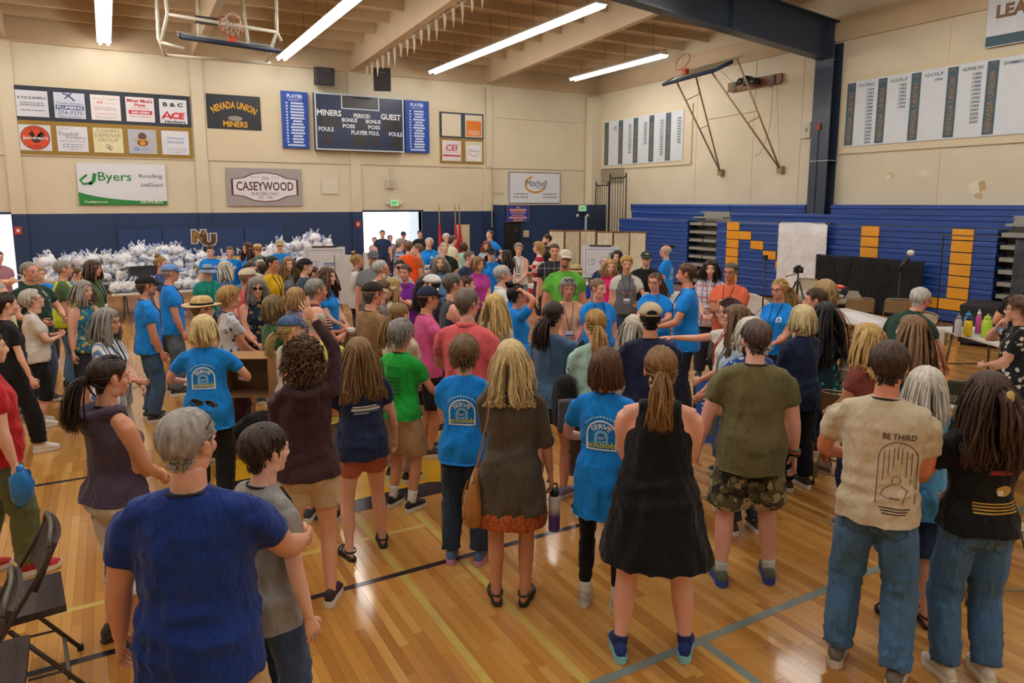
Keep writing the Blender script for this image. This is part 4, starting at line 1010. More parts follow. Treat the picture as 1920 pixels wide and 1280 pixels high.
def finish(b, res):
    r = b.r; k = b.k; d = b.d; rnd = np.random.default_rng(abs(hash(r['id'])) % 99991 if not isinstance(r['id'], int) else r['id'] + 11)
    near = 2 if d < 4.9 else 1 if d < 9 else 0; lod = 0 if d < 5.3 else 1; fem = b.fem
    sk = skin(r.get('skin', '#e0b098')); x, y = r['p']
    hcol = r.get('hair', ('short', '#4a3728'))
    # body with head, hands
    g = Geo(); V, F = res[b.ix['body']]; V = V.copy(); BN = None
    garments = {}
    for part in ('top', 'bot'):
        if part in b.ix:
            GV, GF = res[b.ix[part]]
            if part == 'top':
                spec = r[part]; hz = (spec[2] if len(spec) > 2 else (.86 if fem else .84)) + b.drop; arm = np.zeros(len(GV), bool)
                for S, E, Wr, *_ in b.arms.values():
                    for P0, P1 in ((S, E), (E, Wr)):
                        q = P1 - P0; u = np.clip((GV - P0) @ q / (q @ q), 0, 1); arm |= np.linalg.norm(GV - P0 - u[:, None] * q, axis=1) < .06
                GV = GV.copy(); m = (GV[:, 2] < hz) & ~arm; GV[m, 2] = hz + (GV[m, 2] - hz) * .1
            if d < 10: GV = wrinkle(GV, GF, rnd, {'bot': .0044, 'top': .0052}[part], part)
            garments[part] = (GV, GF)
    for part in ('bot', 'top'):
        if part in garments:
            GV, GF = garments[part]; tree = BVHTree.FromPolygons(GV.tolist(), [q for a in GF for q in a.tolist()])
            V = tuck(V, F, tree, .009, bare_arms(b, V) if part == 'top' else (V[:, 2] > 1.0 + b.drop) | (np.abs(V[:, 0]) > .34))
            if part == 'top' and 'bot' in garments: garments['bot'] = (tuck(*garments['bot'], tree, .006, garments['bot'][0][:, 2] < .6), garments['bot'][1])
    g.add(V * k, F)
    Hd = HEADS[(fem, lod)]; HV, HF, HN = Hd
    hy, hp = r.get('look', 0), r.get('nod', 0); hs = r.get('hs', 1.0) * (k * .35 + .65) * .985; w3 = np.array([1 + .05 * b.hv + r.get('fw', 0), 1, 1]) * hs
    R = R_z(math.radians(-hy)) @ R_x(math.radians(-hp) - b.lean * .75) @ rotm(0, math.radians(r.get('tilt', 0)), 0)
    hc = b.headc() * k
    def hx(gg, f=1.0):
        VV = gg.verts() * w3 * f; gg.v = [VV @ R.T + hc]; gg.t = [np.concatenate(gg.t)]; return gg
    hg = Geo()
    lips = (np.abs(HV[:, 2] + .066) < .0105 - .22 * np.abs(HV[:, 0])) & (np.abs(HV[:, 0]) < .024) & (HV[:, 1] > .078)
    for a in HF:
        if len(a):
            L = lips[a].all(1); hg.f.append((a[~L], 0)); 
            if L.any(): hg.f.append((a[L], 1))
    hg.v = [HV]; hg.n = len(HV); hg.t = [np.ones(len(HV))]
    eyes_geo(hg, HV, d > 7); g.join(hx(hg))
    if True:
        for side in (1, -1):
            S, E, Wr, palm, curl, nm = b.arms[side]
            xx = Wr - E; xx /= np.linalg.norm(xx)
            if nm in ('fwd', 'up'): pass
            p = palm - xx * (palm @ xx); p /= np.linalg.norm(p) + 1e-9; z = -p; yv = np.cross(z, xx)
            M = np.stack([xx, yv, z], 1); hgeo = hand_geo(side, curl, k * (1, .9)[fem], .12 if curl < .15 else .03, d > 7); hgeo.xf(M, Wr * k); g.join(hgeo)
    browc = r.get('brow', hcol[1])
    mats = [sk, plain(r.get('lip', '#b5685c'), .45, var=0), plain('#e9e4de', .25, var=0), plain('#2a1c14', .15, var=0), hairmat(browc)]
    o = put('person', g, mats, None, (x, y, r.get('z', 0)), math.radians(-r['yaw']), True, True, r['label'], 'person', r.get('group'))
    # garments
    bv = {}
    for part, nm in (('bot', r.get('bname')), ('top', r.get('tname')), ('over', 'safety_vest')):
        if part not in b.ix: continue
        V, F = res[b.ix[part]]; spec = r[part]
        if part in garments: V, F = garments[part]
        gg = Geo(); spec_m = spec[1]
        if part == 'top' and r.get('raglan'):
            FF = F[0]; c = V[FF].mean(1); sl = np.zeros(len(c), bool)
            for S, E, *_ in b.arms.values(): q = E - S; u = np.clip((c - S) @ q / (q @ q), -.2, 1); sl |= np.linalg.norm(c - S - u[:, None] * q, axis=1) < .092
            gg.add(V * k, [FF[~sl]]); gg.f.append((FF[sl], 1))
        else: gg.add(V * k, F)
        m = cloth(*spec_m) if isinstance(spec_m, tuple) else cloth(spec_m)
        names = dict(biker='shorts', jeans='jeans', pants='trousers', wide='trousers', leggings='leggings', shorts='shorts', short='shorts', capri='trousers', bermuda='shorts', skirt='skirt', longskirt='skirt', tee='t_shirt', polo='polo_shirt', long='sweater', tank='tank_top', vest='sleeveless_top', tunic='tunic', hoodie='hoodie', shirt='shirt', dress='dress', vneck='blouse')
        po = put(nm or names.get(spec[0], 'top'), gg, [m, cloth('#d8d4cc')] if part == 'top' and r.get('raglan') else m, o, smooth=True); bv[part] = (po, V * k, F)
    if 'bot' in bv and d < 4.7 and r['bot'][0] == 'jeans':
        po, TV, TF = bv['bot']; bvh = BVHTree.FromPolygons(TV.tolist(), [q for a in TF for q in a.tolist()]); it = []
        for sx in (-1, 1):
            P = [(-.06, .06), (.06, .06), (.058, -.03), (0, -.065), (-.058, -.03), (-.06, .06)]; P = np.vstack([np.linspace(P[i], P[i + 1], 5)[:-1] for i in range(5)] + [P[-1]])
            it.append((*line2d((P + [sx * .085, .845]) * k, .004 * k), 0))
        put('pocket_stitching', conform(bvh, it, -1, .004), plain('#2b4462', .8, var=0), po)
    # shoes
    sh = r.get('shoe', ('sneaker', '#3a3a3e', '#e4e2de'))
    if d < 11 and sh:
        for side in (1, -1):
            if sh[0] == 'sandal':
                so = put('sandal', Geo().add(*_sc(b.sole(side, .022, .004), k)), plain(sh[2], .7), o, smooth=False)
                A = b.legs[side][2]; ya = b.legs[side][3]; st = Geo()
                for yy, hh, ww in ((.105, .058, .050), (.05, .082, .046)):
                    a = np.linspace(0, math.pi, 9); P = np.stack([ww * np.cos(a), yy + .02 * np.sin(a), .016 + hh * np.sin(a)], -1) @ R_z(ya).T; P[:, :2] += A[:2]; st.add(*_sc(tube(P, .003, .013, 6, up=(0, 1, 0)), k))
                a = np.linspace(-.3, math.pi + .3, 9); P = np.stack([.043 * np.cos(a), -.01 - .055 * np.sin(a), 0 * a + .075], -1) @ R_z(ya).T; P[:, :2] += A[:2]; st.add(*_sc(tube(P, .003, .010, 6), k))
                put('strap', st, plain(sh[1], .7), so, smooth=True)
            else:
                so = put('shoe', Geo().add(*_sc(b.foot(side, .009, .016), k)), plain(sh[1], .75, var=.12, scale=30), o, smooth=True)
                put('sole', Geo().add(*_sc(b.sole(side, .044 if sh[0] == 'sneaker' else .02), k)), plain(sh[2], .6), so, smooth=False)
                if d < 6 and sh[0] == 'sneaker':
                    A = b.legs[side][2]; ya = b.legs[side][3]; st = Geo()
                    for q in range(4):
                        yy = .035 + q * .022; P = np.stack([np.linspace(-.022, .022, 5), np.full(5, yy), .106 - q * .011 - np.array([.006, .001, 0, .001, .006])], -1) @ R_z(ya).T; P[:, :2] += A[:2]; st.add(*_sc(tube(P, .0032, n=5), k))
                    put('laces', st, plain(sh[3] if len(sh) > 3 else sh[2], .8), so, smooth=True)
                    if len(sh) > 4:
                        put('sock', Geo().add(*_sc(b.leg_tube(side, sh[5] if len(sh) > 5 else 1.88, 2.0, .004, 0, 5), k)), cloth(sh[4]), o, smooth=True)
    # hair, beard
    if r.get('hat') and not hcol[0].startswith('cap'): hcol = (dict(pony='cappony', hpony='cappony', long='caplong', shoulder='caplong', bob='caplong', wavy='caplong', xl='caplong').get(hcol[0], 'cap'), hcol[1])
    if hcol[0] and hcol[0] != 'none':
        put('hair', hx(hair_geo(hcol[0], Hd, near, rnd)), hairmat(hcol[1]), o, smooth=True, tint=True)
    if r.get('beard'):
        put('beard', hx(beard_geo(Hd, r['beard'][0])), hairmat(r['beard'][1]), o, smooth=True, tint=True)
    if r.get('hat'):
        kind, c1, c2 = r['hat'][:3]; straw = kind in ('straw', 'sunhat'); prs = cap_geo(kind); base = None
        m0 = cloth(c1, 'lace', '#d8c090') if kind == 'straw' else cloth(c1); m1 = cloth(c2)
        for nm, gg, sl in prs:
            oo = put({'crown': 'cap' if kind.startswith('cap') or kind == 'trucker' else 'hat'}.get(nm, nm), hx(gg, 1.0), (m0, m1)[sl], base or o, smooth=True)
            base = base or oo
        if r.get('capgap'): put('strap_gap', hx(Geo().add(*ellipsoid((0, -.116, .052), (.040, .012, .026), 14, 8, rotm(.25)))), plain('#15100d', .9), base, smooth=True); put('strap', hx(Geo().add(*tube([(.05 * math.sin(a_), -.118 - .012 * math.cos(a_), .036) for a_ in np.linspace(-1.2, 1.2, 9)], .003, .008, 6))), m1, base, smooth=True)
        if len(r['hat']) > 3: put('cap_patch', hx(Geo().add(*ellipsoid((0, .098, .085), (.030, .008, .018), 10, 6, rotm(-.5)))), plain(r['hat'][3], .7), base, smooth=True)
    if r.get('glasses') and d < 11:
        gl = r['glasses']; dark = gl in ('sun', 'head')
        put('sunglasses' if dark else 'glasses', hx(glasses_geo(HV, dark, gl == 'head')), [plain('#1d1a1a', .3, var=0), plain('#15110f', .08, var=0)], o, smooth=True)
    # lanyard and badge, prints
    if 'top' in bv:
        po, TV, TF = bv['top']
        need = r.get('lanyard') or r.get('print') or r.get('collar')
        if need:
            polys = [tuple(q) for a in TF for q in a.tolist()]; bvh = BVHTree.FromPolygons([tuple(q) for q in TV], polys)
            if r.get('lanyard'):
                zc = b.W([0, 0, 1.455])[2] * k; z1 = b.W([0, 0, r.get('lz', 1.12)])[2] * k; P = []
                for u in np.linspace(0, 1, 9):
                    xx = (.062 * (1 - u) + .004) * k; zz = zc + (z1 - zc) * u
                    hit = bvh.ray_cast(Vector((xx, 1.2, zz)), Vector((0, -1, 0))); P.append((xx, (hit[0][1] if hit[0] is not None else .1) + .006, zz))
                Q = [(-p[0], p[1], p[2]) for p in P][::-1]; nc = (b.W([0, -.014, 1.475])) * k; a = np.linspace(0, math.pi, 9)[1:-1]
                rr = (.066 - .008 * fem + .01 * b.hv) * k; arc = [(nc[0] - rr * 1.05 * math.cos(t), nc[1] - rr * math.sin(t) * 1.0, nc[2] + .012 * k * math.sin(t)) for t in a]
                lo = put('lanyard', Geo().add(*tube(np.array(Q + arc + P), .0022, .006, 6)), plain(r['lanyard'] if isinstance(r['lanyard'], str) else '#16161c', .7, var=0), o, smooth=True)
                if r.get('badge', 1) and r.get('lanyard'):
                    p = P[-1]; bg = Geo().add(*box(p[0] - .045, p[0] + .045, p[1] + .004, p[1] + .008, p[2] - .07, p[2])); bg.add(*box(p[0] - .045, p[0] + .045, p[1] + .008, p[1] + .0085, p[2] - .062, p[2] - .042), 1)
                    put('badge', bg, [plain('#f1f2f4', .4, var=0), plain('#2d62b4', .4, var=0)], lo)
            pr = r.get('print')
            if pr:
                for kind in (pr if isinstance(pr, list) else [pr]):
                    if kind == 'serve': items, side, cols = serve_print(k, b.W([0, 0, 1.22])[2] * k), -1, ['#eef4fa', '#e8dc3a', '#7cc4ee']
                    elif kind == 'logo': items, side, cols = small_logo(k, -.085 * k if False else .085 * k, 1.29 * k), 1, ['#eef4fa']
                    else: fn, side, cols = PRINTS[kind]; items = fn(k)
                    put('shirt_print', conform(bvh, items, side), [plain(c, .8, var=0) for c in cols], po)
            if r.get('collar'):
                nc = b.W([0, -.012, 1.478]) * k; a = np.linspace(0, 2 * math.pi, 19); rr = .066 * k
                P = np.stack([nc[0] + rr * 1.08 * np.sin(a), nc[1] - rr * 1.02 * np.cos(a) + .0, nc[2] + .006 - .045 * sstep(-np.cos(a), .0, 1.0)], -1)
                put('collar', Geo().add(*tube(P[1:-1] if False else P, .009, .022, 6)), cloth(*r['collar']) if isinstance(r['collar'], tuple) else cloth(r['collar']), po, smooth=True)
    r['_obj'] = o; r['_hand'] = {sd: np.array([x, y, 0]) + R_z(math.radians(-r['yaw'])) @ (b.arms[sd][2] * k) for sd in (1, -1)}; return o
def _sc(vf, k):
    return np.asarray(vf[0]) * k, vf[1]

# ------------------------------------------------------------------ flat lettering on panels
def stick(parent, items, origin, cols, ux=(1, 0, 0), n=(0, -1, 0), name='lettering', lift=.004, split=True):
    """2-D items laid on a panel: u along ux, v up, lifted along n"""
    ux, n, o = np.array(ux, float), np.array(n, float), np.array(origin, float); g = Geo(); mats = [plain(c, .6, var=0) for c in cols]
    for it in items:
        V2, F, m = it[:3]
        V = o + V2[:, :1] * ux + V2[:, 1:] * np.array([0, 0, 1.]) + n * lift * (1 + .25 * m)
        if len(it) > 3 and split: put('lettering', Geo().add(V, F, 0), mats[m], parent)
        else: g.add(V, F, m)
    return put(name if name != 'lettering' else 'printed_mark', g, mats, parent) if g.n else None
END = dict(ux=(1, 0, 0), n=(0, -1, 0)); RW = dict(ux=(0, -1, 0), n=(-1, 0, 0))
def sign(label, x0, x1, z0, z1, bg, items, cols, y=Y1 - .03, th=.02, cat='sign', name='wall_sign', frame=None, group=None, side='end', split=True):
    """flat sign board on the end wall (x0..x1) or the right wall (y positions x0 > x1)"""
    w, h = abs(x1 - x0), z1 - z0
    if side == 'end': loc = ((x0 + x1) / 2, y, (z0 + z1) / 2); fr = END; bx = lambda a, b, c, d, t0, t1: gbox(a, b, -t1, -t0, c, d)
    else: loc = (y, (x0 + x1) / 2, (z0 + z1) / 2); fr = RW; bx = lambda a, b, c, d, t0, t1: gbox(-t1, -t0, -b, -a, c, d)
    o = empty(name, loc, label=label, cat=cat, group=group)
    put('board', bx(-w / 2, w / 2, -h / 2, h / 2, 0, th), plain(bg, .45, var=.03), o)
    if frame:
        f = frame[1]
        for a in ((-w / 2, w / 2, h / 2 - f, h / 2), (-w / 2, w / 2, -h / 2, -h / 2 + f), (-w / 2, -w / 2 + f, -h / 2 + f, h / 2 - f), (w / 2 - f, w / 2, -h / 2 + f, h / 2 - f)): put('frame', bx(*a, th, th + .015), plain(frame[0], .4), o)
    if items: stick(o, items, np.array(fr['n']) * th, cols, split=split, **fr)
    return o
def T(s, w, h, x, z, m=0, **k): return (*fit(s, w if s != 'I' else w * .3, h, x, z, **k), m, 1)
def bar(w, h, x, z, m=0): return (*rect2d(w, h, x, z), m)
def scribble(n, w, z, h, seed, x=0, m=0, gap=.35):
    """rows of print too small to read: word-length dashes"""
    r = random.Random(seed); out = []
    for i in range(n):
        zz = z - i * h; u = -w / 2
        while u < w / 2:
            L = r.uniform(.08, .2) * w; L = min(L, w / 2 - u)
            if L > .01: out.append((*rect2d(L, h * .38, x + u + L / 2, zz), m))
            u += L + gap * h
    return out
# ------------------------------------------------------------------ sponsor boards
bd = empty('sponsor_backboard', (.19, Y1 - .026, 4.51), label='two-tone backboard under the ten sponsor signs, navy above gold', cat='board')
put('upper_panel', gbox(-2.03, 2.03, -.02, 0, .0, .845), plain('#1b2334', .5), bd); put('lower_panel', gbox(-2.03, 2.03, -.02, 0, -.845, 0), plain('#8d6c22', .45), bd)
fan = lambda P: (np.vstack([[0, 0], P]), [np.array([[0, i + 1, (i + 1) % len(P) + 1] for i in range(len(P))])])
OR = '#c9441c'
def sgn10(i, row, bg, items, cols, label):
    cx = -1.44 + i * .806 + .0; z0 = 4.60 if row == 0 else 3.76; sign(label, cx - .34, cx + .34, z0, z0 + .64, bg, items, cols, y=Y1 - .048, th=.012, name='sponsor_sign', group='sponsor signs on the left backboard')
sgn10(0, 0, '#d3d6e2', [T('A TO Z SUPPLY', .62, .06, 0, .14, bold=.02)] + scribble(2, .5, .02, .05, 1, m=1) + [bar(.6, .004, 0, -.06, 1)] + scribble(1, .5, -.16, .05, 2, m=1), ['#33363f', '#6a6f7c'], 'white sponsor sign with black capitals, first in top row')
sgn10(1, 0, '#ccd2e4', [(*line2d([(-.14, .30), (-.02, .26), (.12, .12)], .035), 0), (*line2d([(-.10, .17), (-.02, .24), (.06, .31)], .03), 0), T('Owen Jensen', .58, .08, 0, .05), bar(.62, .11, 0, -.05), T('PLUMBING', .56, .08, 0, -.05, 1, bold=.03), T('274-7275', .54, .09, 0, -.18), T('Drain & Sewer', .5, .05, 0, -.28)], ['#21407c', '#dfe4f0'], 'white sponsor sign with blue pickaxe and phone number 274-7275')
sgn10(2, 0, '#e4dede', [T('A to Z Supply', .56, .07, 0, .22), T('ACE', .14, .06, -.13, .13, 1, bold=.02), T('Hardware', .26, .04, .12, .12, 2)] + scribble(2, .5, .0, .05, 3) + scribble(1, .46, -.16, .05, 4, m=2) + scribble(1, .5, -.25, .04, 5), ['#9aa0ac', '#c8463c', '#d8a49c'], 'white sponsor sign with faded red and grey print, middle of top row')
sgn10(3, 0, '#e2dde2', [T("Miner Moe's", .6, .09, 0, .23, bold=.03), T('Pizza', .26, .08, 0, .12, bold=.03), T('WE DELIVER', .44, .04, 0, .035, 2), bar(.56, .10, 0, -.07), T('265-0284', .44, .06, 0, -.07, 1, bold=.03)] + scribble(1, .5, -.18, .04, 7, m=2), ['#b42638', '#f0ecec', '#c87a86'], 'white sponsor sign with red pizza lettering and red phone bar')
sgn10(4, 0, '#dbdee6', [T('B & C', .5, .11, 0, .18, bold=.04), (*line2d([(-.28, -.2), (-.16, -.02), (-.06, -.2)], .06), 1), bar(.16, .03, -.16, -.14, 1), T('CE', .34, .18, .11, -.11, 1, bold=.05, shear=.15), T('Hardware', .52, .08, .03, -.27, bold=.02, shear=.2)], ['#25282c', '#c81e2c'], 'white sponsor sign with big red ACE letters, last in top row')
sgn10(0, 1, '#d6d6dc', [(*ellipse2d(.315, .305, 0, 0), 0), (*ellipse2d(.30, .29, 0, 0), 1), (*fan(np.array([(.02, -.02), (.10, .04), (.14, .17), (.20, .10), (.16, -.02), (.06, -.12), (-.04, -.12), (-.10, -.02), (-.09, .08), (-.15, .09), (-.10, .13), (-.07, .19), (-.03, .13), (-.03, .04)])), 2), T("Jernigan's", .54, .11, 0, -.01, 3, bold=.03), (*arc_text('TAP HOUSE', .32, .05, 0, .24, .3), 2), T('& GRILL', .3, .045, 0, -.21, 2)], ['#3c3a3a', OR, '#2a1a14', '#cfd4dc'], 'white sponsor sign with orange disc and dark rooster shapes')
sgn10(1, 1, '#d8dae4', [(*line2d([(-.3, .2), (-.2, .28), (-.12, .23), (-.02, .30)], .008), 0), T('Foothill', .42, .1, -.08, .13), T('Podiatry', .44, .1, .08, .03)] + scribble(1, .56, -.05, .03, 11) + scribble(2, .46, -.14, .06, 12, m=1) + scribble(1, .2, -.26, .04, 13), ['#6e7688', '#8a92a2'], 'white sponsor sign with grey serif lettering under a mountain line')
sgn10(2, 1, '#ddd5ae', [T('COHEN', .52, .09, 0, .25), T('DEFENSE', .6, .09, 0, .13), T('GROUP', .48, .09, 0, .01), (*line2d([(-.07, -.13), (0, -.10), (.03, -.16), (-.02, -.2), (-.07, -.15), (.07, -.26)], .012), 1), (*line2d([(.02, -.14), (.09, -.18), (.05, -.25), (-.01, -.21), (.03, -.15)], .012), 1)], ['#8a8468', '#4a473a'], 'cream yellow sponsor sign with tall serif capitals')
sgn10(3, 1, '#aeb1ba', [(*ellipse2d(.10, .11, 0, .13), 0), (*ellipse2d(.13, .09, 0, -.03), 1), bar(.46, .035, 0, .05, 2), (*ellipse2d(.07, .06, 0, -.04), 3), T('FZ', .12, .08, -.14, -.2, 4, bold=.04), T('bakery', .2, .06, .07, -.2, 4)], ['#5a3a28', '#6a4428', '#c9a468', '#d8862c', '#4a8cc8'], 'grey sponsor sign with brown and orange rolling-pin picture')
sgn10(4, 1, '#d6d9e4', [T('McSweeney', .44, .08, .02, .12, shear=.25), T('Associates', .42, .08, 0, .03, shear=.25), T('530 272 2222', .48, .05, .02, -.17, 1)] + scribble(1, .34, -.25, .04, 17, m=1), ['#5c7fae', '#9aa4b8'], 'white sponsor sign with slanted blue script, last in lower row')
bd2 = empty('sponsor_backboard', (10.56, Y1 - .026, 4.585), label='small square backboard holding four sponsor places beside the scoreboard', cat='board')
put('upper_panel', gbox(-.83, .83, -.02, 0, 0, .83), plain('#2a3644', .5), bd2); put('lower_panel', gbox(-.83, .83, -.02, 0, -.83, 0), plain('#8a6c30', .45), bd2)
sign('blank cream sponsor place at top left of the small backboard', 9.81, 10.50, 4.64, 5.36, '#d6ccb4', None, None, y=Y1 - .048, th=.008, name='sponsor_sign')
sign('cream sponsor sign with orange square', 10.66, 11.30, 4.64, 5.36, '#d6ccb4', [bar(.56, .50, 0, -.08), T('mount', .42, .09, 0, -.17, 1), T('copper', .48, .09, .02, -.27, 1)], ['#d4741c', '#ece0d0'], y=Y1 - .048, th=.008, name='sponsor_sign')
sign('white sponsor sign with red angular letters over a red bar', 9.81, 10.50, 3.83, 4.50, '#dcd6d8', [T('CEI', .44, .2, 0, .1, bold=.02, shear=.2), bar(.64, .05, 0, -.16)] + scribble(1, .5, -.04, .03, 21), ['#b8283c'], y=Y1 - .048, th=.008, name='sponsor_sign')
sign('cream sponsor sign with small gold crescent logo', 10.66, 11.30, 3.83, 4.50, '#d6ccb4', [bar(.50, .52, 0, -.05, 0), (*line2d([(.2 * math.cos(t), .13 * math.sin(t) - .02) for t in np.linspace(2.3, 6.0, 12)], .025), 1), T('Mitchell', .34, .08, .02, .02, 2)], ['#e2e2e8', '#c8922c', '#5a6068'], y=Y1 - .048, th=.008, name='sponsor_sign')
# banners on the cream band
arc = lambda a, b, r0, t0, t1, th, n=14: line2d([(a + r0 * math.cos(t), b + r0 * math.sin(t)) for t in np.linspace(t0, t1, n)], th)
sw = np.array([(-1.045, -.27)] + [(x, -.50 + .23 * ((1.05 - x) / 2.1) ** 3 + .06) for x in np.linspace(-1.045, 1.045, 15)]); low = [(1.045, -.545), (-1.045, -.545)]
poly = np.array(list(sw[1:]) + low)
sign('wide white banner with green leaf logo and green lower band', -.615, 1.478, 2.39, 3.483, '#d9dde6', [(poly, [np.arange(len(poly))[None]], 0), T('Byers', .78, .30, -.18, .17, 0, bold=.01), (*line2d([(-.72, .02), (-.92, .0), (-.98, .1), (-.82, .24)], .06), 0), (*line2d([(-.78, -.0), (-.68, .08), (-.64, .28)], .09), 0), T('Roofing', .56, .13, .68, .22, 1), T('LeafGuard', .54, .10, .70, .0, 1, shear=.15), T('ThatsByers.com', .55, .07, -.66, -.47, 2, bold=.02), T('530-272-8272', .54, .07, .66, -.47, 2, bold=.02)], ['#1d7a34', '#4a5350', '#dfe8e0'], cat='banner', name='wall_banner')
cw = [(-.92, .22), (-.62, .26), (-.35, .38), (0, .42), (.35, .38), (.62, .26), (.92, .22), (.92, -.22), (.62, -.26), (.35, -.38), (0, -.42), (-.35, -.38), (-.62, -.26), (-.92, -.22)]
sign('grey banner with white badge outlined in dark red', 3.052, 5.176, 2.353, 3.447, '#9a9494', [(*fan(np.array(cw) * 1.03), 0), (*fan(np.array(cw) * .97), 1), T('CASEYWOOD', 1.62, .26, 0, .03, 2, bold=.02), T('BUILDERS ONLY', .78, .09, 0, -.19, 2), T('EST. 1986', .4, .06, 0, -.30, 2), T('* * *  35th  * * *', .8, .10, 0, .27, 2)], ['#4e1c1e', '#dcdadf', '#4a2426'], cat='banner', name='wall_banner')
sign('white banner with gold crescent near the room corner', 12.347, 14.507, 2.429, 3.522, '#d6d8e2', [(*line2d([(.42 * math.cos(t), .28 * math.sin(t) + .12) for t in np.linspace(1.9, 6.1, 20)], .07), 0), T('Mitchell', .86, .22, .05, .16, 1), T('Real Estate', .4, .07, .26, .0, 2), ] + scribble(2, .6, -.22, .11, 31, -.6, 2) + scribble(2, .6, -.22, .11, 32, .62, 2), ['#c08c2c', '#3c4a58', '#6a6e7c'], cat='banner', name='wall_banner', frame=('#5a6070', .02))
sign('small blank white paper on the wall right of the grey badge banner', 5.78, 6.28, 2.72, 3.20, '#d6cfc0', None, None, th=.004, cat='paper', name='paper_sheet')
fg = sign('black team flag with arched yellow lettering', 2.634, 4.089, 4.526, 5.473, '#101422', [(*arc_text('NEVADA UNION', 1.26, .20, 0, .20, 1.1, bold=.03), 0), T('MINERS', .66, .17, .02, -.33, 0, bold=.03), (*ellipse2d(.2, .07, .02, -.17), 1)], ['#d8a024', '#8a8480'], cat='flag', name='team_flag', th=.01)
# scoreboard
sb = empty('scoreboard', (7.0, Y1 - .03, 4.865), label='navy electronic scoreboard with white frame and dark number windows', cat='scoreboard')
put('cabinet', gbox(-1.4, 1.4, -.22, 0, -.835, .835), plain('#1a2848', .35), sb)
for a in ((-1.4, 1.4, .795, .835), (-1.4, 1.4, -.835, -.795), (-1.4, -1.36, -.8, .8), (1.36, 1.4, -.8, .8)): put('frame', gbox(a[0], a[1], -.235, -.22, a[2], a[3]), plain('#c3cbd4', .4), sb)
for a in ((-.6, .6, .40, .435), (-.6, -.565, .435, .795), (.565, .6, .435, .795)): put('frame', gbox(a[0], a[1], -.235, -.22, a[2], a[3]), plain('#c3cbd4', .4), sb)
for x, z, w, h in ((0, .61, 1.1, .30), (-.95, -.0, .5, .30), (.98, -.02, .5, .30), (0, -.03, .17, .28), (-1.03, -.50, .28, .32), (-.05, -.52, .42, .30), (.42, -.52, .22, .30), (1.12, -.52, .26, .32)): put('number_window', gbox(x - w / 2, x + w / 2, -.228, -.22, z - h / 2, z + h / 2), plain('#2a2426', .3), sb)
stick(sb, [T('MINERS', .74, .18, -.97, .26, bold=.03), T('GUEST', .66, .18, .97, .24, bold=.03), T('PERIOD', .52, .13, .04, .22, bold=.03), T('BONUS', .48, .12, -.35, .08, bold=.03), T('BONUS', .48, .12, .40, .07, bold=.03), T('POSS', .38, .12, -.38, -.1, bold=.03), T('POSS', .38, .12, .42, -.1, bold=.03), T('PLAYER', .52, .13, -.05, -.28, bold=.03), T('FOUL', .34, .13, .42, -.28, bold=.03), T('FOULS', .46, .13, -1.08, -.22, bold=.03), T('FOULS', .44, .13, 1.12, -.28, bold=.03)], (0, -.222, 0), ['#dfe3ea'])
for nm, x0, x1, lb, sub in (('l', 4.672, 5.44, 'royal blue player list board left of the scoreboard', 'VARSITY'), ('r', 8.50, 9.33, 'royal blue player list board right of the scoreboard', 'JUNIOR VARSITY')):
    it = [T('PLAYER', .46, .11, 0, .68, bold=.04), T(sub, .40, .06, 0, .57)]
    rr = random.Random(5 if nm == 'l' else 9)
    for i in range(14):
        z = .48 - i * .086; it += [bar(.05, .05, -.24, z), bar(rr.uniform(.26, .42), .052, .06, z)]
    it += [bar(.5, .05, 0, -.73)]
    sign(lb, x0, x1, 4.058, 5.69, '#123f96', it, ['#c6d2ea'], th=.09, name='player_board', cat='board')
# loudspeakers, cables, exit signs and small fixtures
SPK = plain('#1d1d20', .6)
def speaker(x, y, z, w, h, d, tilt, rz, label):
    o = empty('loudspeaker', (x, y, z), rz, label=label, cat='loudspeaker'); o.rotation_euler = (tilt, 0, rz)
    put('cabinet', gbox(-w / 2, w / 2, -d / 2, d / 2, -h / 2, h / 2), SPK, o); put('grille', gbox(-w / 2 + .02, w / 2 - .02, -d / 2 - .012, -d / 2, -h / 2 + .02, h / 2 - .02), plain('#2b2b2e', .8, var=.2, scale=60), o); put('badge_strip', gbox(-w / 4, w / 4, -d / 2 - .016, -d / 2 - .012, h / 2 - .09, h / 2 - .07), plain('#55565a', .4), o); put('bracket', gbox(-.04, .04, d / 2, d / 2 + .2, -.05, .05), SPK, o)
speaker(5.88, 21.6, 6.14, .52, .50, .36, .12, 0, 'black loudspeaker left of the beam above the scoreboard'); speaker(7.42, 20.9, 6.08, .5, .62, .4, .28, -.35, 'black loudspeaker tilted down right of the beam')
for x in (8.09, 15.0):
    o = empty('exit_sign', (x, Y1 - .03 if x < 10 else 21.27, 2.449 if x < 10 else 2.25), label='lit green exit sign above the bright doorway' if x < 10 else 'lit green exit sign on the blue corner block', cat='exit sign')
    put('housing', gbox(-.16, .16, -.06, 0, -.11, .11), plain('#d8d6ce', .5), o); put('face', gbox(-.12, .12, -.066, -.06, -.08, .08), plain('#7fd68a', .4, var=0, emit=.5), o); stick(o, [T('EXIT', .19, .09, 0, 0, bold=.03)], (0, -.066, 0), ['#1f7a3c'])
    for s in (-1, 1): put('lamp_head', Geo().add(*ellipsoid((s * .22, -.05, -.02 if x < 10 else -.26), (.06, .05, .06), 10, 8)), plain('#c8c6c0', .3), o, smooth=True)
    if x > 10: put('lamp_bar', gbox(-.26, .26, -.05, -.02, -.22, -.19), plain('#1a1a1e', .5), o)
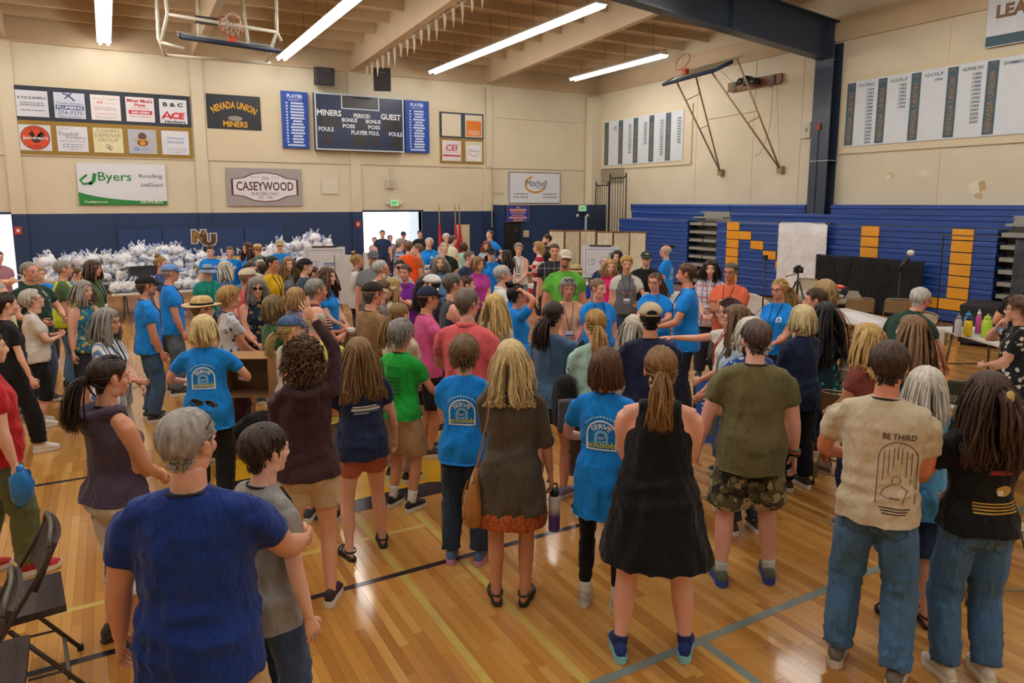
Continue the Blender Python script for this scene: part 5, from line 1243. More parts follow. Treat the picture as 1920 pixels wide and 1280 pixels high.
def alarm(x, z, label, y=Y1 - .03, col='#a83a34'):
    o = empty('alarm_station', (x, y, z), label=label, cat='fire alarm'); put('housing', gbox(-.08, .08, -.05, 0, -.1, .1), plain(col, .45), o); put('lens', gbox(-.03, .03, -.06, -.05, -.04, .04), plain('#e8dcd4', .3), o)
alarm(-2.0, 1.75, 'red fire alarm box beside the left doorway'); alarm(6.86, 1.78, 'red fire alarm strobe left of the bright doorway', Y1 - .055)
o = empty('wall_speaker_box', (7.98, Y1 - .03, 3.05), label='small grey square box above the exit sign', cat='box'); put('housing', gbox(-.14, .14, -.09, 0, -.14, .14), plain('#c9c4b6', .5), o); put('grille', gbox(-.1, .1, -.095, -.09, -.1, .1), plain('#aaa698', .6), o); put('conduit', Geo().add(*tube([(0, -.03, .14), (0, -.03, .6)], .015)), plain('#c4b89c', .6), o)
o = empty('conduit_pipe', (11.42, Y1 - .06, 0), label='thin painted pipe running down the wall by the corner banner', cat='pipe'); put('pipe', Geo().add(*tube(spline([(0, 0, 6.3), (0, 0, 3.75), (.22, 0, 3.6), (.24, 0, 1.8), (.25, 0, 1.65), (.29, 0, 1.6)], 4), .02, n=6)), plain('#b9ab8c', .6), o, smooth=True); put('coupling', Geo().add(*tube([(.7, 0, 2.78), (.24, 0, 2.78)], .015, n=6)), plain('#b9ab8c', .6), o)
sign('small royal blue award sign with red lettering by the dark doorway', 11.87, 12.75, 1.80, 2.36, '#1c3fa0', [bar(.14, .05, 0, .21), bar(.66, .085, 0, .12), bar(.6, .04, 0, .03), bar(.5, .04, 0, -.05), bar(.7, .07, 0, -.14), bar(.4, .05, 0, -.23)], ['#c8867c'], y=21.27, frame=('#7a5a58', .02))
# wall pads with monogram and letters
pd = empty('wall_pads', (2.36, Y1 - .03, 0), label='navy padded wall mat with monogram and spaced white letters', cat='wall pad')
for i in range(4): put('pad', gbox(-2.15 + i * 1.08 + .01, -2.15 + (i + 1) * 1.08 - .01, -.06, 0, .05, 1.75), plain('#1a3566', .45), pd)
put('yellow_band', gbox(-.45, 2.15, -.066, -.06, .55, .92), plain('#c99a24', .5), pd)
stick(pd, [T(c, .2, .17, x - 2.36, 1.06, 0, bold=.03) for c, x in zip('NEVADA', (.46, .81, 1.16, 1.51, 1.86, 2.23))] + [T(c, .2, .17, x - 2.36, 1.06, 0, bold=.03) for c, x in zip('UNION', (2.87, 3.31, 3.66, 4.0, 4.34))], (0, -.062, 0), ['#c4d0e2'])
stick(pd, [T('N', .42, .42, -.14, 1.50, 0, bold=.16), T('U', .44, .40, .12, 1.40, 0, bold=.16), T('N', .36, .36, -.14, 1.50, 1, bold=.09), T('U', .38, .34, .12, 1.40, 2, bold=.09), T('N', .32, .32, -.14, 1.50, 3, bold=.03), T('U', .34, .3, .12, 1.40, 4, bold=.03)], (0, -.068, 0), ['#c9c6c0', '#4a3420', '#4a3420', '#8a6a34', '#4a3420'], name='monogram')
# icicle garland along a beam
gar = empty('icicle_garland', (7.06, 17.4, 6.5), label='garland of white paper icicles hanging along the roof beam', cat='garland')
for i in range(17):
    y = 21.2 - i * .47; z = 6.45 + .045 * (Y1 - y); L = .38 + .1 * ((i * 7) % 3) / 2
    put('icicle', Geo().add(*tube([(0, y - 17.4, z - 6.5), (.01, y - 17.4, z - 6.5 - L * .5), (0, y - 17.4, z - 6.5 - L)], [.045, .03, .004], n=6)), plain('#d9cdb8', .5), gar, smooth=True)
put('string', Geo().add(*tube([(0, 21.3 - 17.4, -.02), (0, -3.7, .29)], .006, n=5)), plain('#c8bda8', .6), gar)
# ------------------------------------------------------------------ right wall: record boards, hoop, winch
def record_board(label, y0, y1, z0, z1, cols, seed, bleed=.09, heads=None, years=None):
    w = y0 - y1; it = []; n = cols; cw_ = w / n; lw = cw_ * (.30 if n < 6 else .28)
    for i in range(n):
        u = -w / 2 + i * cw_ + lw / 2; h = z1 - z0
        V, F = rect2d(lw, h * .96, u, 0); it.append((V, F, 0)); Vt, Ft = fit('NEVADA UNION', h * .78, lw * .55, 0, 0, bold=.03); it.append((np.stack([u - Vt[:, 1], Vt[:, 0] - h * .05], -1), Ft, 1))
        it.append((*line2d([(u - lw * .3, h * .42), (u, h * .46), (u + lw * .3, h * .42)], .02), 1))
        c = u + lw / 2 + (cw_ - lw) / 2
        if heads and heads[i]: it.append(T(heads[i], (cw_ - lw) * .72, h * .045, c, h * .42, 2, bold=.02))
        ys = years[i] if years else []
        for k, s in enumerate(ys): it.append(T(s, (cw_ - lw) * .3, h * .038, c + (cw_ - lw) * .18, h * (.34 - k * .053), 2, bold=.03))
    return sign(label, y0, y1, z0, z1, '#cfd5dc', it, ['#3a5562', '#8a6a4a', '#5a6470'], y=X1 - .055, th=.02, name='record_board', cat='board', side='right', split=False)
record_board('wide white champions board with green NEVADA UNION strips beside the column', 11.53, 5.93, 3.82, 5.36, 7, 3, heads=['FOOTBALL', 'GOLF', 'GOLF', 'ALPINE SKI', 'SWIMMING', '', ''],
             years=[['1979', '1981', '1984', '1986', '1987', '1988', '1989', '1990', '1992', '1994', '1996', '1998', '2000', '2002', '2003', '2005'], ['1985', '1986', '1987', '1990', '1991', '1994', '1995'], ['1998'], ['1981', '1984', '1986', '1988', '1990', '1991', '1993', '1994', '1995', '1999', '2000', '2001', '2002'], [], [], []])
record_board('distant white champions board near the room corner', 21.35, 17.25, 3.78, 5.36, 5, 4, heads=None,
             years=[['1987', '1990'], ['19%d' % k for k in range(72, 84)], ['19%d' % k for k in range(80, 89)], ['19%d' % k for k in range(74, 88)], ['19%d' % k for k in range(80, 90)]])
sign('white league title board cut off at top right', 8.42, 4.6, 5.60, 6.95, '#ced4db', [T('LEAGUE', 1.22, .27, -1.13, .0, 1, bold=.05), bar(3.8, .22, 0, .55), bar(3.8, .2, 0, -.56)], ['#3a5562', '#7a5c40'], y=X1 - .075, th=.02, name='league_board', cat='board', side='right')
TUBEM = plain('#b09a78', .5); RIM = plain('#c0432a', .45)
def rim(o, c, axis_r, horiz):
    a = np.linspace(0, 2 * math.pi, 25); R = .23
    ring = np.stack([R * np.cos(a), R * np.sin(a), 0 * a], -1) @ horiz.T + c; put('rim', Geo().add(*tube(ring, .011, n=6)), RIM, o, smooth=True)
    g = Geo()
    for k in range(12):
        t = k * math.pi / 6
        for s in (1, -1):
            P = [np.array([R * math.cos(t), R * math.sin(t), 0]), np.array([.16 * math.cos(t + s * .25), .16 * math.sin(t + s * .25), -.16]), np.array([.12 * math.cos(t + s * .5), .12 * math.sin(t + s * .5), -.34])]
            g.add(*tube(np.array(P) @ horiz.T + c, .005, n=4))
    put('net', g, plain('#d8d2c6', .8), o)
def slab4(P, th, nrm):
    P = np.array(P, float); nrm = np.array(nrm, float); V = np.vstack([P, P + nrm * th]); return Geo().add(V, QB)
# raised ceiling hoop
hp = empty('basketball_hoop', (2.48, 16.5, 5.7), label='basketball hoop folded up on a white ceiling frame', cat='basketball hoop'); WF = plain('#cfc9b8', .45)
B4 = [(-.93, -.5, .0), (.93, -.5, -.08), (.93, .52, .22), (-.93, .52, .30)]
put('backboard', slab4(B4, .03, (0, -.2, .97)), plain('#9fb0b0', .15, var=.04), hp); put('bottom_pad', Geo().add(*tube([(-.95, -.52, .0), (.95, -.52, -.08)], .055, .05, n=8)), plain('#14233c', .6), hp, smooth=True)
for s, z in ((-1, 0), (1, -.08)): put('side_pad', Geo().add(*tube([(s * .95, -.52, z), (s * .95, -.2, z + .10)], .045, n=8)), plain('#14233c', .6), hp, smooth=True)
rim(hp, np.array([.03, -.42, .34]), .23, np.array([[1, 0, 0], [0, .25, .97], [0, .97, -.25]]).T @ np.eye(3)); put('rim_bracket', gbox(-.06, .10, -.47, -.36, .0, .12), RIM, hp)
for P in ([(-1.2, -.3, 1.75), (-1.15, -.3, .45), (-1.3, -.3, -.1)], [(1.0, -.3, 1.75), (.95, -.3, .35), (1.05, -.2, .2)], [(-1.25, .4, 1.6), (-1.3, .3, .1), (-1.2, .2, -.25)], [(-1.15, -.3, .45), (.95, -.3, .35)], [(-1.3, -.3, -.1), (-.9, -.4, -.2)], [(-1.2, .2, -.25), (.9, .2, -.22)], [(-1.3, -.3, -.1), (-1.2, .2, -.25)], [(.95, -.3, .35), (.8, .2, -.2)], [(-.5, .5, .25), (-.4, 1.2, 1.7)], [(.5, .5, .2), (.5, 1.2, 1.7)]): put('frame_tube', Geo().add(*tube(P, .035, n=7)), WF, hp, smooth=True)
put('winch', gbox(-.55, -.1, .5, .7, .55, .68), plain('#3a3634', .5), hp)
# wall hoop
hw = empty('basketball_hoop', (16.05, 14.4, 3.3), label='basketball hoop swung up on long struts from the right wall', cat='basketball hoop')
W3 = lambda x, y, z: (x - 16.05, y - 14.4, z - 3.3)
B4 = [W3(12.95, 14.75, 5.52), W3(12.95, 12.92, 5.60), W3(13.75, 12.80, 5.98), W3(13.75, 14.62, 5.92)]
put('backboard', slab4([B4[1], B4[0], B4[3], B4[2]], .03, (.38, 0, .92)), plain('#a5a387', .3, var=.05), hw)
put('bottom_pad', Geo().add(*tube([B4[0], B4[1]], .05, n=8)), plain('#1c2a44', .6), hw, smooth=True); put('side_pad', Geo().add(*tube([B4[0], np.array(B4[0]) * .6 + np.array(B4[3]) * .4], .045, n=8)), plain('#1c2a44', .6), hw, smooth=True); put('side_pad', Geo().add(*tube([B4[1], np.array(B4[1]) * .4 + np.array(B4[2]) * .6], .045, n=8)), plain('#1c2a44', .6), hw, smooth=True)
rim(hw, np.array(W3(12.86, 13.95, 5.95)), .23, np.array([[0, .45, .89], [1, 0, 0], [0, .89, -.45]])); put('rim_bracket', gbox(-3.18, -3.06, -.55, -.42, 2.36, 2.48), RIM, hw)
f1, f2 = W3(16.0, 15.58, 3.35), W3(16.0, 13.41, 3.35)
A = [(f1, W3(13.2, 14.55, 5.62)), (f1, W3(13.6, 14.3, 5.85)), (f2, W3(13.1, 13.2, 5.62)), (f2, W3(13.7, 12.95, 5.95))]
for a, b_ in A: put('strut', Geo().add(*tube([a, b_], .024, n=7)), TUBEM, hw, smooth=True)
for (a0, a1), (b0, b1) in ((A[0], A[1]), (A[2], A[3])):
    for u in (.5, .8): put('brace', Geo().add(*tube([np.array(a0) + (np.array(a1) - a0) * u, np.array(b0) + (np.array(b1) - b0) * u], .014, n=6)), TUBEM, hw)
put('brace', Geo().add(*tube([np.array(A[1][0]) * .45 + np.array(A[1][1]) * .55, np.array(A[3][0]) * .45 + np.array(A[3][1]) * .55], .014, n=6)), TUBEM, hw)
for f in (f1, f2): put('wall_foot', gbox(f[0] - .05, f[0] + .08, f[1] - .08, f[1] + .08, f[2] - .1, f[2] + .08), plain('#8f7d60', .5), hw)
for a, b_ in ((W3(15.9, 14.9, 5.7), W3(13.7, 13.7, 5.9)), (W3(15.9, 13.6, 5.7), f2), (W3(13.6, 14.3, 5.8), f1)): put('cable', Geo().add(*tube([a, b_], .006, n=4)), plain('#8a7a62', .6), hw)
wb_ = empty('hoist_winch', (16.04, 14.47, 5.76), label='brown wall plank carrying a black hoist winch', cat='winch'); put('plank', gbox(-.05, 0, -.95, .95, -.13, .13), plain('#7a5232', .6, var=.2, scale=14), wb_)
for y, r in ((.1, .14), (.3, .10)): put('drum', Geo().add(*tube([(-.28, y, .06), (-.05, y, .06)], r, n=14)), plain('#1c1d20', .35), wb_, smooth=True)
put('motor', Geo().add(*tube([(-.2, -.02, .0), (-.2, -.3, .0)], .10, n=12)), plain('#26282c', .3), wb_, smooth=True); put('bracket', gbox(-.08, -.05, -.74, -.62, -.12, .12), plain('#1c1c1e', .5), wb_); put('bracket', gbox(-.08, -.05, .62, .74, -.12, .12), plain('#1c1c1e', .5), wb_)
put('pull_cord', Geo().add(*tube(spline([(-.06, -.68, -.1), (-.06, -.66, -1.2), (-.06, -.4, -1.9), (-.06, -.2, -2.0)], 4), .008, n=4)), plain('#7a6a52', .6), wb_)
o = empty('switch_box', (16.09, 12.66, 4.32), label='white electrical switch box beside the steel column', cat='box'); put('housing', gbox(-.1, 0, -.14, .14, -.2, .2), plain('#c4beae', .5), o); put('switch', gbox(-.115, -.1, -.05, .0, -.06, .06), plain('#9a968a', .5), o); put('conduit', Geo().add(*tube([(-.03, -.14, -.02), (-.03, -.5, .0)], .015)), plain('#b8ae98', .5), o)
vt = empty('vent_grille', (16.08, 21.0, 3.42), label='dusty grey vent grille above the stacked railings', cat='vent'); put('frame', gbox(-.03, 0, -.75, .75, -.26, .26), plain('#a39884', .6), vt)
for i in range(8): put('slat', gbox(-.045, -.03, -.72, .72, -.22 + i * .062, -.19 + i * .062), plain('#8d8372', .6), vt)
for i, (y, w) in enumerate(((19.9, .9), (20.6, .75))):
    o = empty('guard_rail', (15.55 - .15 * i, y, 2.15), label=('black tubular guard rail leaning beside the bleachers, taller one', 'black tubular guard rail leaning beside the bleachers, shorter one')[i], cat='railing'); h = 1.15 - .25 * i; RB = plain('#1a1c1e', .4)
    put('frame_tube', Geo().add(*tube(spline([(0, -w / 2, -2.14), (0, -w / 2, h - .1), (0, -w / 2 + .1, h), (0, w / 2 - .1, h), (0, w / 2, h - .1), (0, w / 2, -2.14)], 3), .022, n=7)), RB, o, smooth=True)
    for k in range(1, 6): put('bar', Geo().add(*tube([(0, -w / 2 + k * w / 6, -.8), (0, -w / 2 + k * w / 6, h)], .012, n=6)), RB, o, smooth=True)
# stains on the right wall (plaster patches)
def patch(label, y, z, w, h, col, seed):
    r = random.Random(seed); P = [(w * (.7 + .6 * r.random()) * math.cos(t), h * (.7 + .6 * r.random()) * math.sin(t)) for t in np.arange(18) * math.pi / 9]; V = np.vstack([[0, 0], P]); Fc = np.array([[0, i + 1, (i + 1) % 18 + 1] for i in range(18)])
    return (V, Fc)
pt = empty('plaster_patch', (16.098, 8.3, 2.8), label='flaked plaster patches low on the right wall', cat='patch')
for (dy, dz, w, h, c, sd) in ((0.06, -.02, .16, .16, '#e0d6be', 1), (-.05, .0, .07, .12, '#b59a68', 2), (.0, -.2, .09, .06, '#c2aa7c', 3), (2.0, .28, .1, .1, '#c8b48c', 4), (2.06, .25, .06, .06, '#e0d6be', 5), (1.2, .3, .12, .07, '#ddd3bd', 6)):
    V, Fc = patch('', 0, 0, w, h, c, sd); stick(pt, [(V, Fc, 0)], (0, dy, dz), [c], lift=.002 + .0015 * sd, name='flake', **RW)
# ------------------------------------------------------------------ bleachers
BB = plain('#1b3f88', .42, var=.10, scale=3); GOLD = plain('#d9941a', .45, var=.06); GREYB = plain('#8b8a84', .55, var=.08); DARKB = plain('#15161a', .8)
def bench(o, y0, y1, x, z1, h=.236, mat=BB):
    prof = [(0, -h + .012), (0, -.10), (-.02, -.085), (-.02, -.03), (0, 0), (.30, 0), (.30, -.05), (.05, -.05), (.05, -h + .012)]
    g = Geo(); A_ = np.array([(x + a, y0, z1 + c) for a, c in prof]); C_ = np.array([(x + a, y1, z1 + c) for a, c in prof]); m = len(prof); j = np.arange(m); k = (j + 1) % m
    g.add(np.vstack([A_, C_]), [np.stack([j, k, k + m, j + m], -1), np.array([j[::-1]]), np.array([j + m])]); return put('bench_row', g, mat, o)
def section(label, ya, yb, rows, top2=None, top1=None):
    o = empty('bleacher_section', (0, 0, 0), label=label, cat='bleachers')
    for i in range(rows): bench(o, yb, ya, 14.9, 1.93 - i * .238)
    put('understructure', gbox(15.0, 15.65, yb + .03, ya - .03, .04, 1.85), DARKB, o)
    for y in np.arange(yb + .4, ya, 1.2): put('support_foot', gbox(14.93, 15.2, y - .04, y + .04, 0.0, .06), DARKB, o)
    if top2: bench(o, top2[1], top2[0], 15.38, 2.168); 
    if top1: bench(o, top1[1], top1[0], 15.78, 2.40)
    return o
bl1 = section('left block of folded royal blue bleachers', 18.95, 15.71, 8, (18.9, 15.55), (19.45, 14.95)); bl2 = section('middle block of folded blue bleachers with gold N and U', 14.54, 7.27, 8, (14.5, 7.25), (14.93, 12.35))
bl3 = section('right block of folded blue bleachers past the grey aisle', 6.2, -1.0, 8, (6.2, -1.0), (11.6, -1.0))
def panel(y0, y1, r): put('gold_panel', gbox(14.868, 14.905, y1 + .004, y0 - .004, 1.93 - (r + 1) * .238 + .018, 1.93 - r * .238 - .004), GOLD, bl2)
for r in range(8):
    panel(14.15, 13.71, r); panel(11.5, 11.06, r)
    if 1 <= r < 7: panel(13.71 - (r - 1) * .42, 13.29 - (r - 1) * .42, r) if r < 6 else None
for r in range(7): panel(10.11, 9.68, r); panel(8.11, 7.69, r) if r < 6 else None
panel(9.68, 7.69, 6)
def aisle(label, ya, yb, rows=8):
    o = empty('bleacher_aisle', (0, 0, 0), label=label, cat='steps')
    for i in range(rows):
        z = 1.93 - i * .238
        if i % 2 == 0:
            mid = (ya + yb) / 2; put('step', gbox(14.95, 15.25, mid + .03, ya - .02, z - .13, z - .05), GREYB, o); put('step', gbox(14.95, 15.25, yb + .02, mid - .03, z - .13, z - .05), GREYB, o)
        else: put('step', gbox(14.95, 15.25, yb + .02, ya - .02, z - .13, z - .05), GREYB, o)
        put('riser', gbox(15.25, 15.27, yb + .01, ya - .01, z - .23, z - .02), plain('#55554f', .7), o)
    put('landing', gbox(15.1, 15.4, yb, ya, 2.0, 2.05), GREYB, o); put('riser', gbox(15.38, 15.40, yb, ya, 2.05, 2.2), GREYB, o)
aisle('grey stepped aisle between left and middle bleachers', 15.70, 14.55); aisle('grey stepped aisle at the right end of the middle bleachers', 7.25, 6.21)

# ------------------------------------------------------------------ furniture
def fold_chair_parts(o, frame, padm, solid):
    """folding chair facing +Y, seat 0.45 high; o is the thing"""
    fm = plain(frame, .35, .6 if solid else .3, var=.05)
    for s in (-1, 1):
        x = s * .215
        put('side_tube', Geo().add(*tube(spline([(x, .28, .012), (x, .10, .34), (x, -.14, .72), (x * .98, -.17, .80)], 3), .0125, n=7)), fm, o, smooth=True)
        put('rear_leg', Geo().add(*tube([(x * .93, -.27, .012), (x * .93, .02, .43)], .0115, n=7)), fm, o, smooth=True)
        put('link', Geo().add(*tube([(x * .97, -.18, .15), (x * .97, -.03, .16)], .007, n=5)), fm, o)
        for p in ((x, .28), (x * .93, -.27)): put('rubber_foot', Geo().add(*tube([(p[0], p[1], 0), (p[0], p[1], .03)], .016, n=8)), plain('#22201e', .8), o)
    for p in ((.23, .08), (-.20, .10)): put('cross_bar', Geo().add(*tube([(-.21, p[0], p[1]), (.21, p[0], p[1])], .010, n=6)), fm, o)
    put('top_rail', Geo().add(*tube(spline([(-.211, -.17, .80), (-.17, -.178, .838), (0, -.19, .845), (.17, -.178, .838), (.211, -.17, .80)], 4), .0125, n=7)), fm, o, smooth=True)
    P = np.zeros((6, 6, 3)); u = np.linspace(-1, 1, 6)
    for i in range(6):
        for j in range(6): P[i, j] = (u[j] * .20, -.02 + u[i] * .195, .452 - .012 * (1 - u[j] ** 2) - .02 * max(0, u[i]) ** 3)
    st = put('seat', Geo().add(*sheet(P, .012 if solid else .035)), padm, o, smooth=False)
    Q = np.zeros((4, 6, 3)); v = np.linspace(0, 1, 4)
    for i in range(4):
        for j in range(6): Q[i, j] = (u[j] * .205, -.085 - .10 * v[i] - .025 * (1 - u[j] ** 2), .60 + .225 * v[i])
    put('backrest', Geo().add(*sheet(Q, .010 if solid else .022)), padm, o, smooth=False)
def strip_fabric():
    m, t, b = nt('woven_stripe'); w = N(t, 'ShaderNodeTexWave', Scale=38., Distortion=1.5); w.bands_direction = 'Y'; t.links.new(coords(t), w.inputs['Vector'])
    t.links.new(ramp(t, w.outputs[0], [(.2, lin('#221c1c')), (.5, lin('#3b302e')), (.85, lin('#5a4a48'))]), b.inputs['Base Color']); b.inputs['Roughness'].default_value = .85; return m
ch = empty('folding_chair', (-.55, 4.08, 0), math.radians(96), label='brown padded folding chair at lower left, farther of the two', cat='chair', group='brown padded folding chairs'); fold_chair_parts(ch, '#4a433c', strip_fabric(), False)
copy_tree(ch, None, 'brown padded folding chair at lower left, nearest the camera', (-.66, 3.50, 0), math.radians(92))
TAN = plain('#9a8a6e', .45, .2); ct = empty('folding_chair', (10.75, 7.95, 0), math.radians(-52), label='tan metal folding chair at the grey table, left of three', cat='chair', group='tan metal folding chairs'); fold_chair_parts(ct, '#8d8068', TAN, True)
for lb, p, a in (('tan metal folding chair at the grey table, middle of three', (11.2, 7.55), -52), ('tan metal folding chair at the grey table, right of three', (11.65, 7.15), -50), ('tan metal folding chair standing behind the camera tripod', (12.75, 9.85), 120), ('tan metal folding chair beside the white paper table', (10.3, 6.0), 60), ('tan metal folding chair behind the white t-shirt woman', (6.45, 5.6), -20), ('tan metal folding chair left of the bun-haired woman', (2.6, 9.0), 40), ('tan metal folding chair beside the rust t-shirt woman', (5.55, 3.75), -70), ('tan metal folding chair behind the long-haired black t-shirt', (4.75, 2.25), 150)): copy_tree(ct, None, lb, (p[0], p[1], 0), math.radians(a))
def fold_table(label, x, y, rz, w=1.83, d=.76, col='#d6d4cf', leg='#5a5a5c', z=.74, group='folding tables'):
    o = empty('folding_table', (x, y, 0), math.radians(rz), label=label, cat='table', group=group)
    put('table_top', Geo().add(*loft([[(sx * (w / 2 - c), sy * (d / 2 - c), zz) for sx, sy in ((-1, -1), (1, -1), (1, 1), (-1, 1))] for c, zz in ((.01, z - .045), (0, z - .035), (0, z - .008), (.008, z))])), plain(col, .4, var=.03), o)
    for sx in (-1, 1):
        for sy in (-1, 1): put('leg', Geo().add(*tube([(sx * (w / 2 - .2), sy * (d / 2 - .12), z - .04), (sx * (w / 2 - .16), sy * (d / 2 - .06), 0)], .0145, n=7)), plain(leg, .4, .5), o, smooth=True)
        put('leg_brace', Geo().add(*tube([(sx * (w / 2 - .18), -d / 2 + .09, .25), (sx * (w / 2 - .18), d / 2 - .09, .25)], .010, n=6)), plain(leg, .4, .5), o)
    return o
fold_table('white folding table with papers right of centre', 9.75, 6.55, 68); fold_table('grey-brown folding table with orange cloth pile', 11.75, 8.35, 38, col='#8f8470')
fold_table('white folding table with drink bottles at right', 9.85, 4.55, 62); fold_table('white folding table behind the smiling woman', 8.9, 9.7, 40); fold_table('white folding table before the folding screens', 9.4, 12.3, 25)
fold_table('white folding table with display frames at right edge', 6.45, 2.85, 80, w=1.5)
for i, (x, lb) in enumerate(((-.5, 'grey folding table under the left end of the bag heap'), (1.45, 'grey folding table under the middle of the bag heap'), (3.95, 'grey folding table under the right end of the bag heap'))): fold_table(lb, x, 17.9, 0, col='#a9aaac')
fold_table('low white folding table in front of the bag heap', .9, 16.75, -4, col='#cfcdc6', z=.60)
# ------------------------------------------------------------------ heap of shopping bags
def bag_mat():
    m, t, b = nt('bag_plastic'); v = noise(t, coords(t, 'Object', (1, 1, 1)), 7.5, 3, .6)
    t.links.new(ramp(t, v, [(.40, lin('#f2f3f8')), (.56, lin('#f6f7fb')), (.60, lin('#5e83cc')), (.68, lin('#a9c0ea')), (.72, lin('#f4f5fa'))]), b.inputs['Base Color']); b.inputs['Roughness'].default_value = .35
    bump(t, b, noise(t, coords(t), 20., 5, .75),   .6, .04); return m
BAG = bag_mat(); protos = []
def bag_geo(seed):
    r = np.random.default_rng(seed); V, F = ellipsoid((0, 0, .13), (.17, .13, .135), 16, 10); D = V - [0, 0, .13]; o = np.zeros(len(V))
    for i in range(6): k = r.normal(0, 1, 3) * 30; o += (1 - 2 * np.abs(np.sin(D @ k * .6 + r.random() * 6))) * .014
    V = V + D / (np.linalg.norm(D, axis=1, keepdims=True) + 1e-6) * o[:, None]; V[:, 2] = np.maximum(V[:, 2], .0); g = Geo().add(V, F); h = Geo()
    for s in (-1, 1): h.add(*tube(spline([(s * .03, -.03, .24), (s * .075, -.01, .31), (s * .10, .0, .345), (s * .085, .03, .31), (s * .04, .04, .24)], 2), .016, .006, 5))
    return g, h
for k in range(4):
    g, h = bag_geo(k); protos.append((g.mesh('shopping_bag', True), h.mesh('handles', True)))
def bag(p, rz, tilt, k, sc_, label, grp):
    o = put('shopping_bag', protos[k][0], BAG, None, p, rz, label=label, cat='bag', group=grp); o.rotation_euler = (tilt, tilt * .6, rz); o.scale = (sc_,) * 3
    put('handles', protos[k][1], BAG, o)
for me_a, me_b in protos:
    me_a.materials.append(BAG); me_b.materials.append(BAG)
rb = np.random.default_rng(3); nb = 0
for ix in range(26):
    x = -1.35 + ix * .245
    top = np.interp(x, [-1.4, -.8, -.3, .3, 1.0, 1.4, 1.9, 2.4, 3.4, 4.2, 4.7, 5.0], [1.05, 1.30, 1.20, 1.28, 1.42, 1.38, 1.12, .98, 1.32, 1.50, 1.50, 1.0])
    for iy in range(3):
        y = 17.66 + iy * .24; lay = int((top - .02 * iy - .80) / .17 + 1.0)
        for q in range(max(1, lay)):
            if iy == 2 and q < lay - 1 or iy == 1 and q < lay - 2: continue
            bag((x + rb.normal(0, .03), y + .10 * q * (iy == 0) + rb.normal(0, .03), .741 + q * .17), rb.random() * 6.3, rb.normal(0, .5), int(rb.integers(4)), rb.uniform(.8, 1.15), 'white plastic shopping bag with blue print in the heap along the back tables', 'shopping bags heaped on the back tables'); nb += 1
for i in range(16): bag((.1 + (i % 8) * .22 + rb.normal(0, .03), 16.6 + (i // 8) * .26, .601), rb.random() * 6.3, rb.normal(0, .15), int(rb.integers(4)), .9, 'white plastic shopping bag on the low white table', 'shopping bags on the low white table')
bn = empty('black_bin', (.62, 17.2, .745), .1, label='open black bin standing on the bag tables', cat='bin')
for a in ((-.30, .30, -.2, -.18, 0, .34), (-.30, .30, .18, .2, 0, .34), (-.30, -.28, -.18, .18, 0, .34), (.28, .30, -.18, .18, 0, .34)): put('side', gbox(*a), plain('#26262a', .5), bn)
put('base', gbox(-.29, .29, -.19, .19, 0, .02), plain('#26262a', .5), bn)
for s, t_ in ((-1, .5), (1, -.4)): put('flap', slab4([(s * .30, -.2, .34), (s * .30, .2, .34), (s * .46, .2, .34 + .14 * t_ * s), (s * .46, -.2, .34 + .14 * t_ * s)], .01, (0, 0, 1)), plain('#1c1c20', .5), bn)
# ------------------------------------------------------------------ boards, screens, flags
def grid_mat():
    m, t, b = nt('grid_paper'); br = N(t, 'ShaderNodeTexBrick', Scale=1.0); br.offset = 0; br.inputs['Brick Width'].default_value = .055; br.inputs['Row Height'].default_value = .055; br.inputs['Mortar Size'].default_value = .003
    for k, c in (('Color1', '#e9ebf2'), ('Color2', '#e9ebf2'), ('Mortar', '#b9c0d6')): br.inputs[k].default_value = lin(c)
    t.links.new(coords(t, 'Object', (1, 1, 1), (math.pi / 2, 0, 0)), br.inputs['Vector']); t.links.new(br.outputs['Color'], b.inputs['Base Color']); b.inputs['Roughness'].default_value = .6; return m
GRID = grid_mat()
def easel(label, x, y, top, w, h):
    az = math.atan2(x, y); o = empty('display_easel', (x, y, 0), -az, label=label, cat='easel')
    put('paper_pad', gbox(-w / 2, w / 2, -.02, 0, top - h, top), GRID, o)
    for a in ((-w / 2 + .06, w / 2 - .06, top - .07, top - .062), (-w / 2 + .06, w / 2 - .06, top - h + .06, top - h + .068), (-w / 2 + .06, -w / 2 + .068, top - h + .06, top - .06), (w / 2 - .068, w / 2 - .06, top - h + .06, top - .06)): put('border_line', gbox(a[0], a[1], -.023, -.02, a[2], a[3]), plain('#6f86b8', .6), o)
    stick(o, [(*line2d([(-w * .25 + .07 * math.cos(t), .055 * math.sin(t)) for t in np.linspace(.6, 6.6, 16)], .008), 0), (*line2d([(-w * .16 + .05 * math.cos(t), -.005 + .06 * math.sin(t)) for t in np.linspace(1.2, 4.6, 12)], .008), 0), bar(w * .40, .022, w * .17, .012, 1), bar(w * .34, .016, w * .15, -.025, 1)], (0, -.022, top - h * .5), ['#7a90c0', '#5a78b8'])
    for s in (-1, 1): put('leg', Geo().add(*tube([(s * w * .2, .02, top + .02), (s * w * .42, .02, 0)], .014, n=6)), plain('#2a2a2e', .5), o)
    put('leg', Geo().add(*tube([(0, .03, top), (0, .55, 0)], .014, n=6)), plain('#2a2a2e', .5), o); put('tray', gbox(-w / 2, w / 2, -.06, .02, top - h - .02, top - h), plain('#2a2a2e', .5), o); put('clamp', gbox(-w * .3, w * .3, -.03, .01, top - .01, top + .02), plain('#33343a', .4), o)
easel('white gridded flip chart beside the right end of the bag heap', 3.62, 13.75, 1.60, .78, .66); easel('white gridded flip chart near the folding screens', 8.29, 11.11, 1.62, .70, .62)
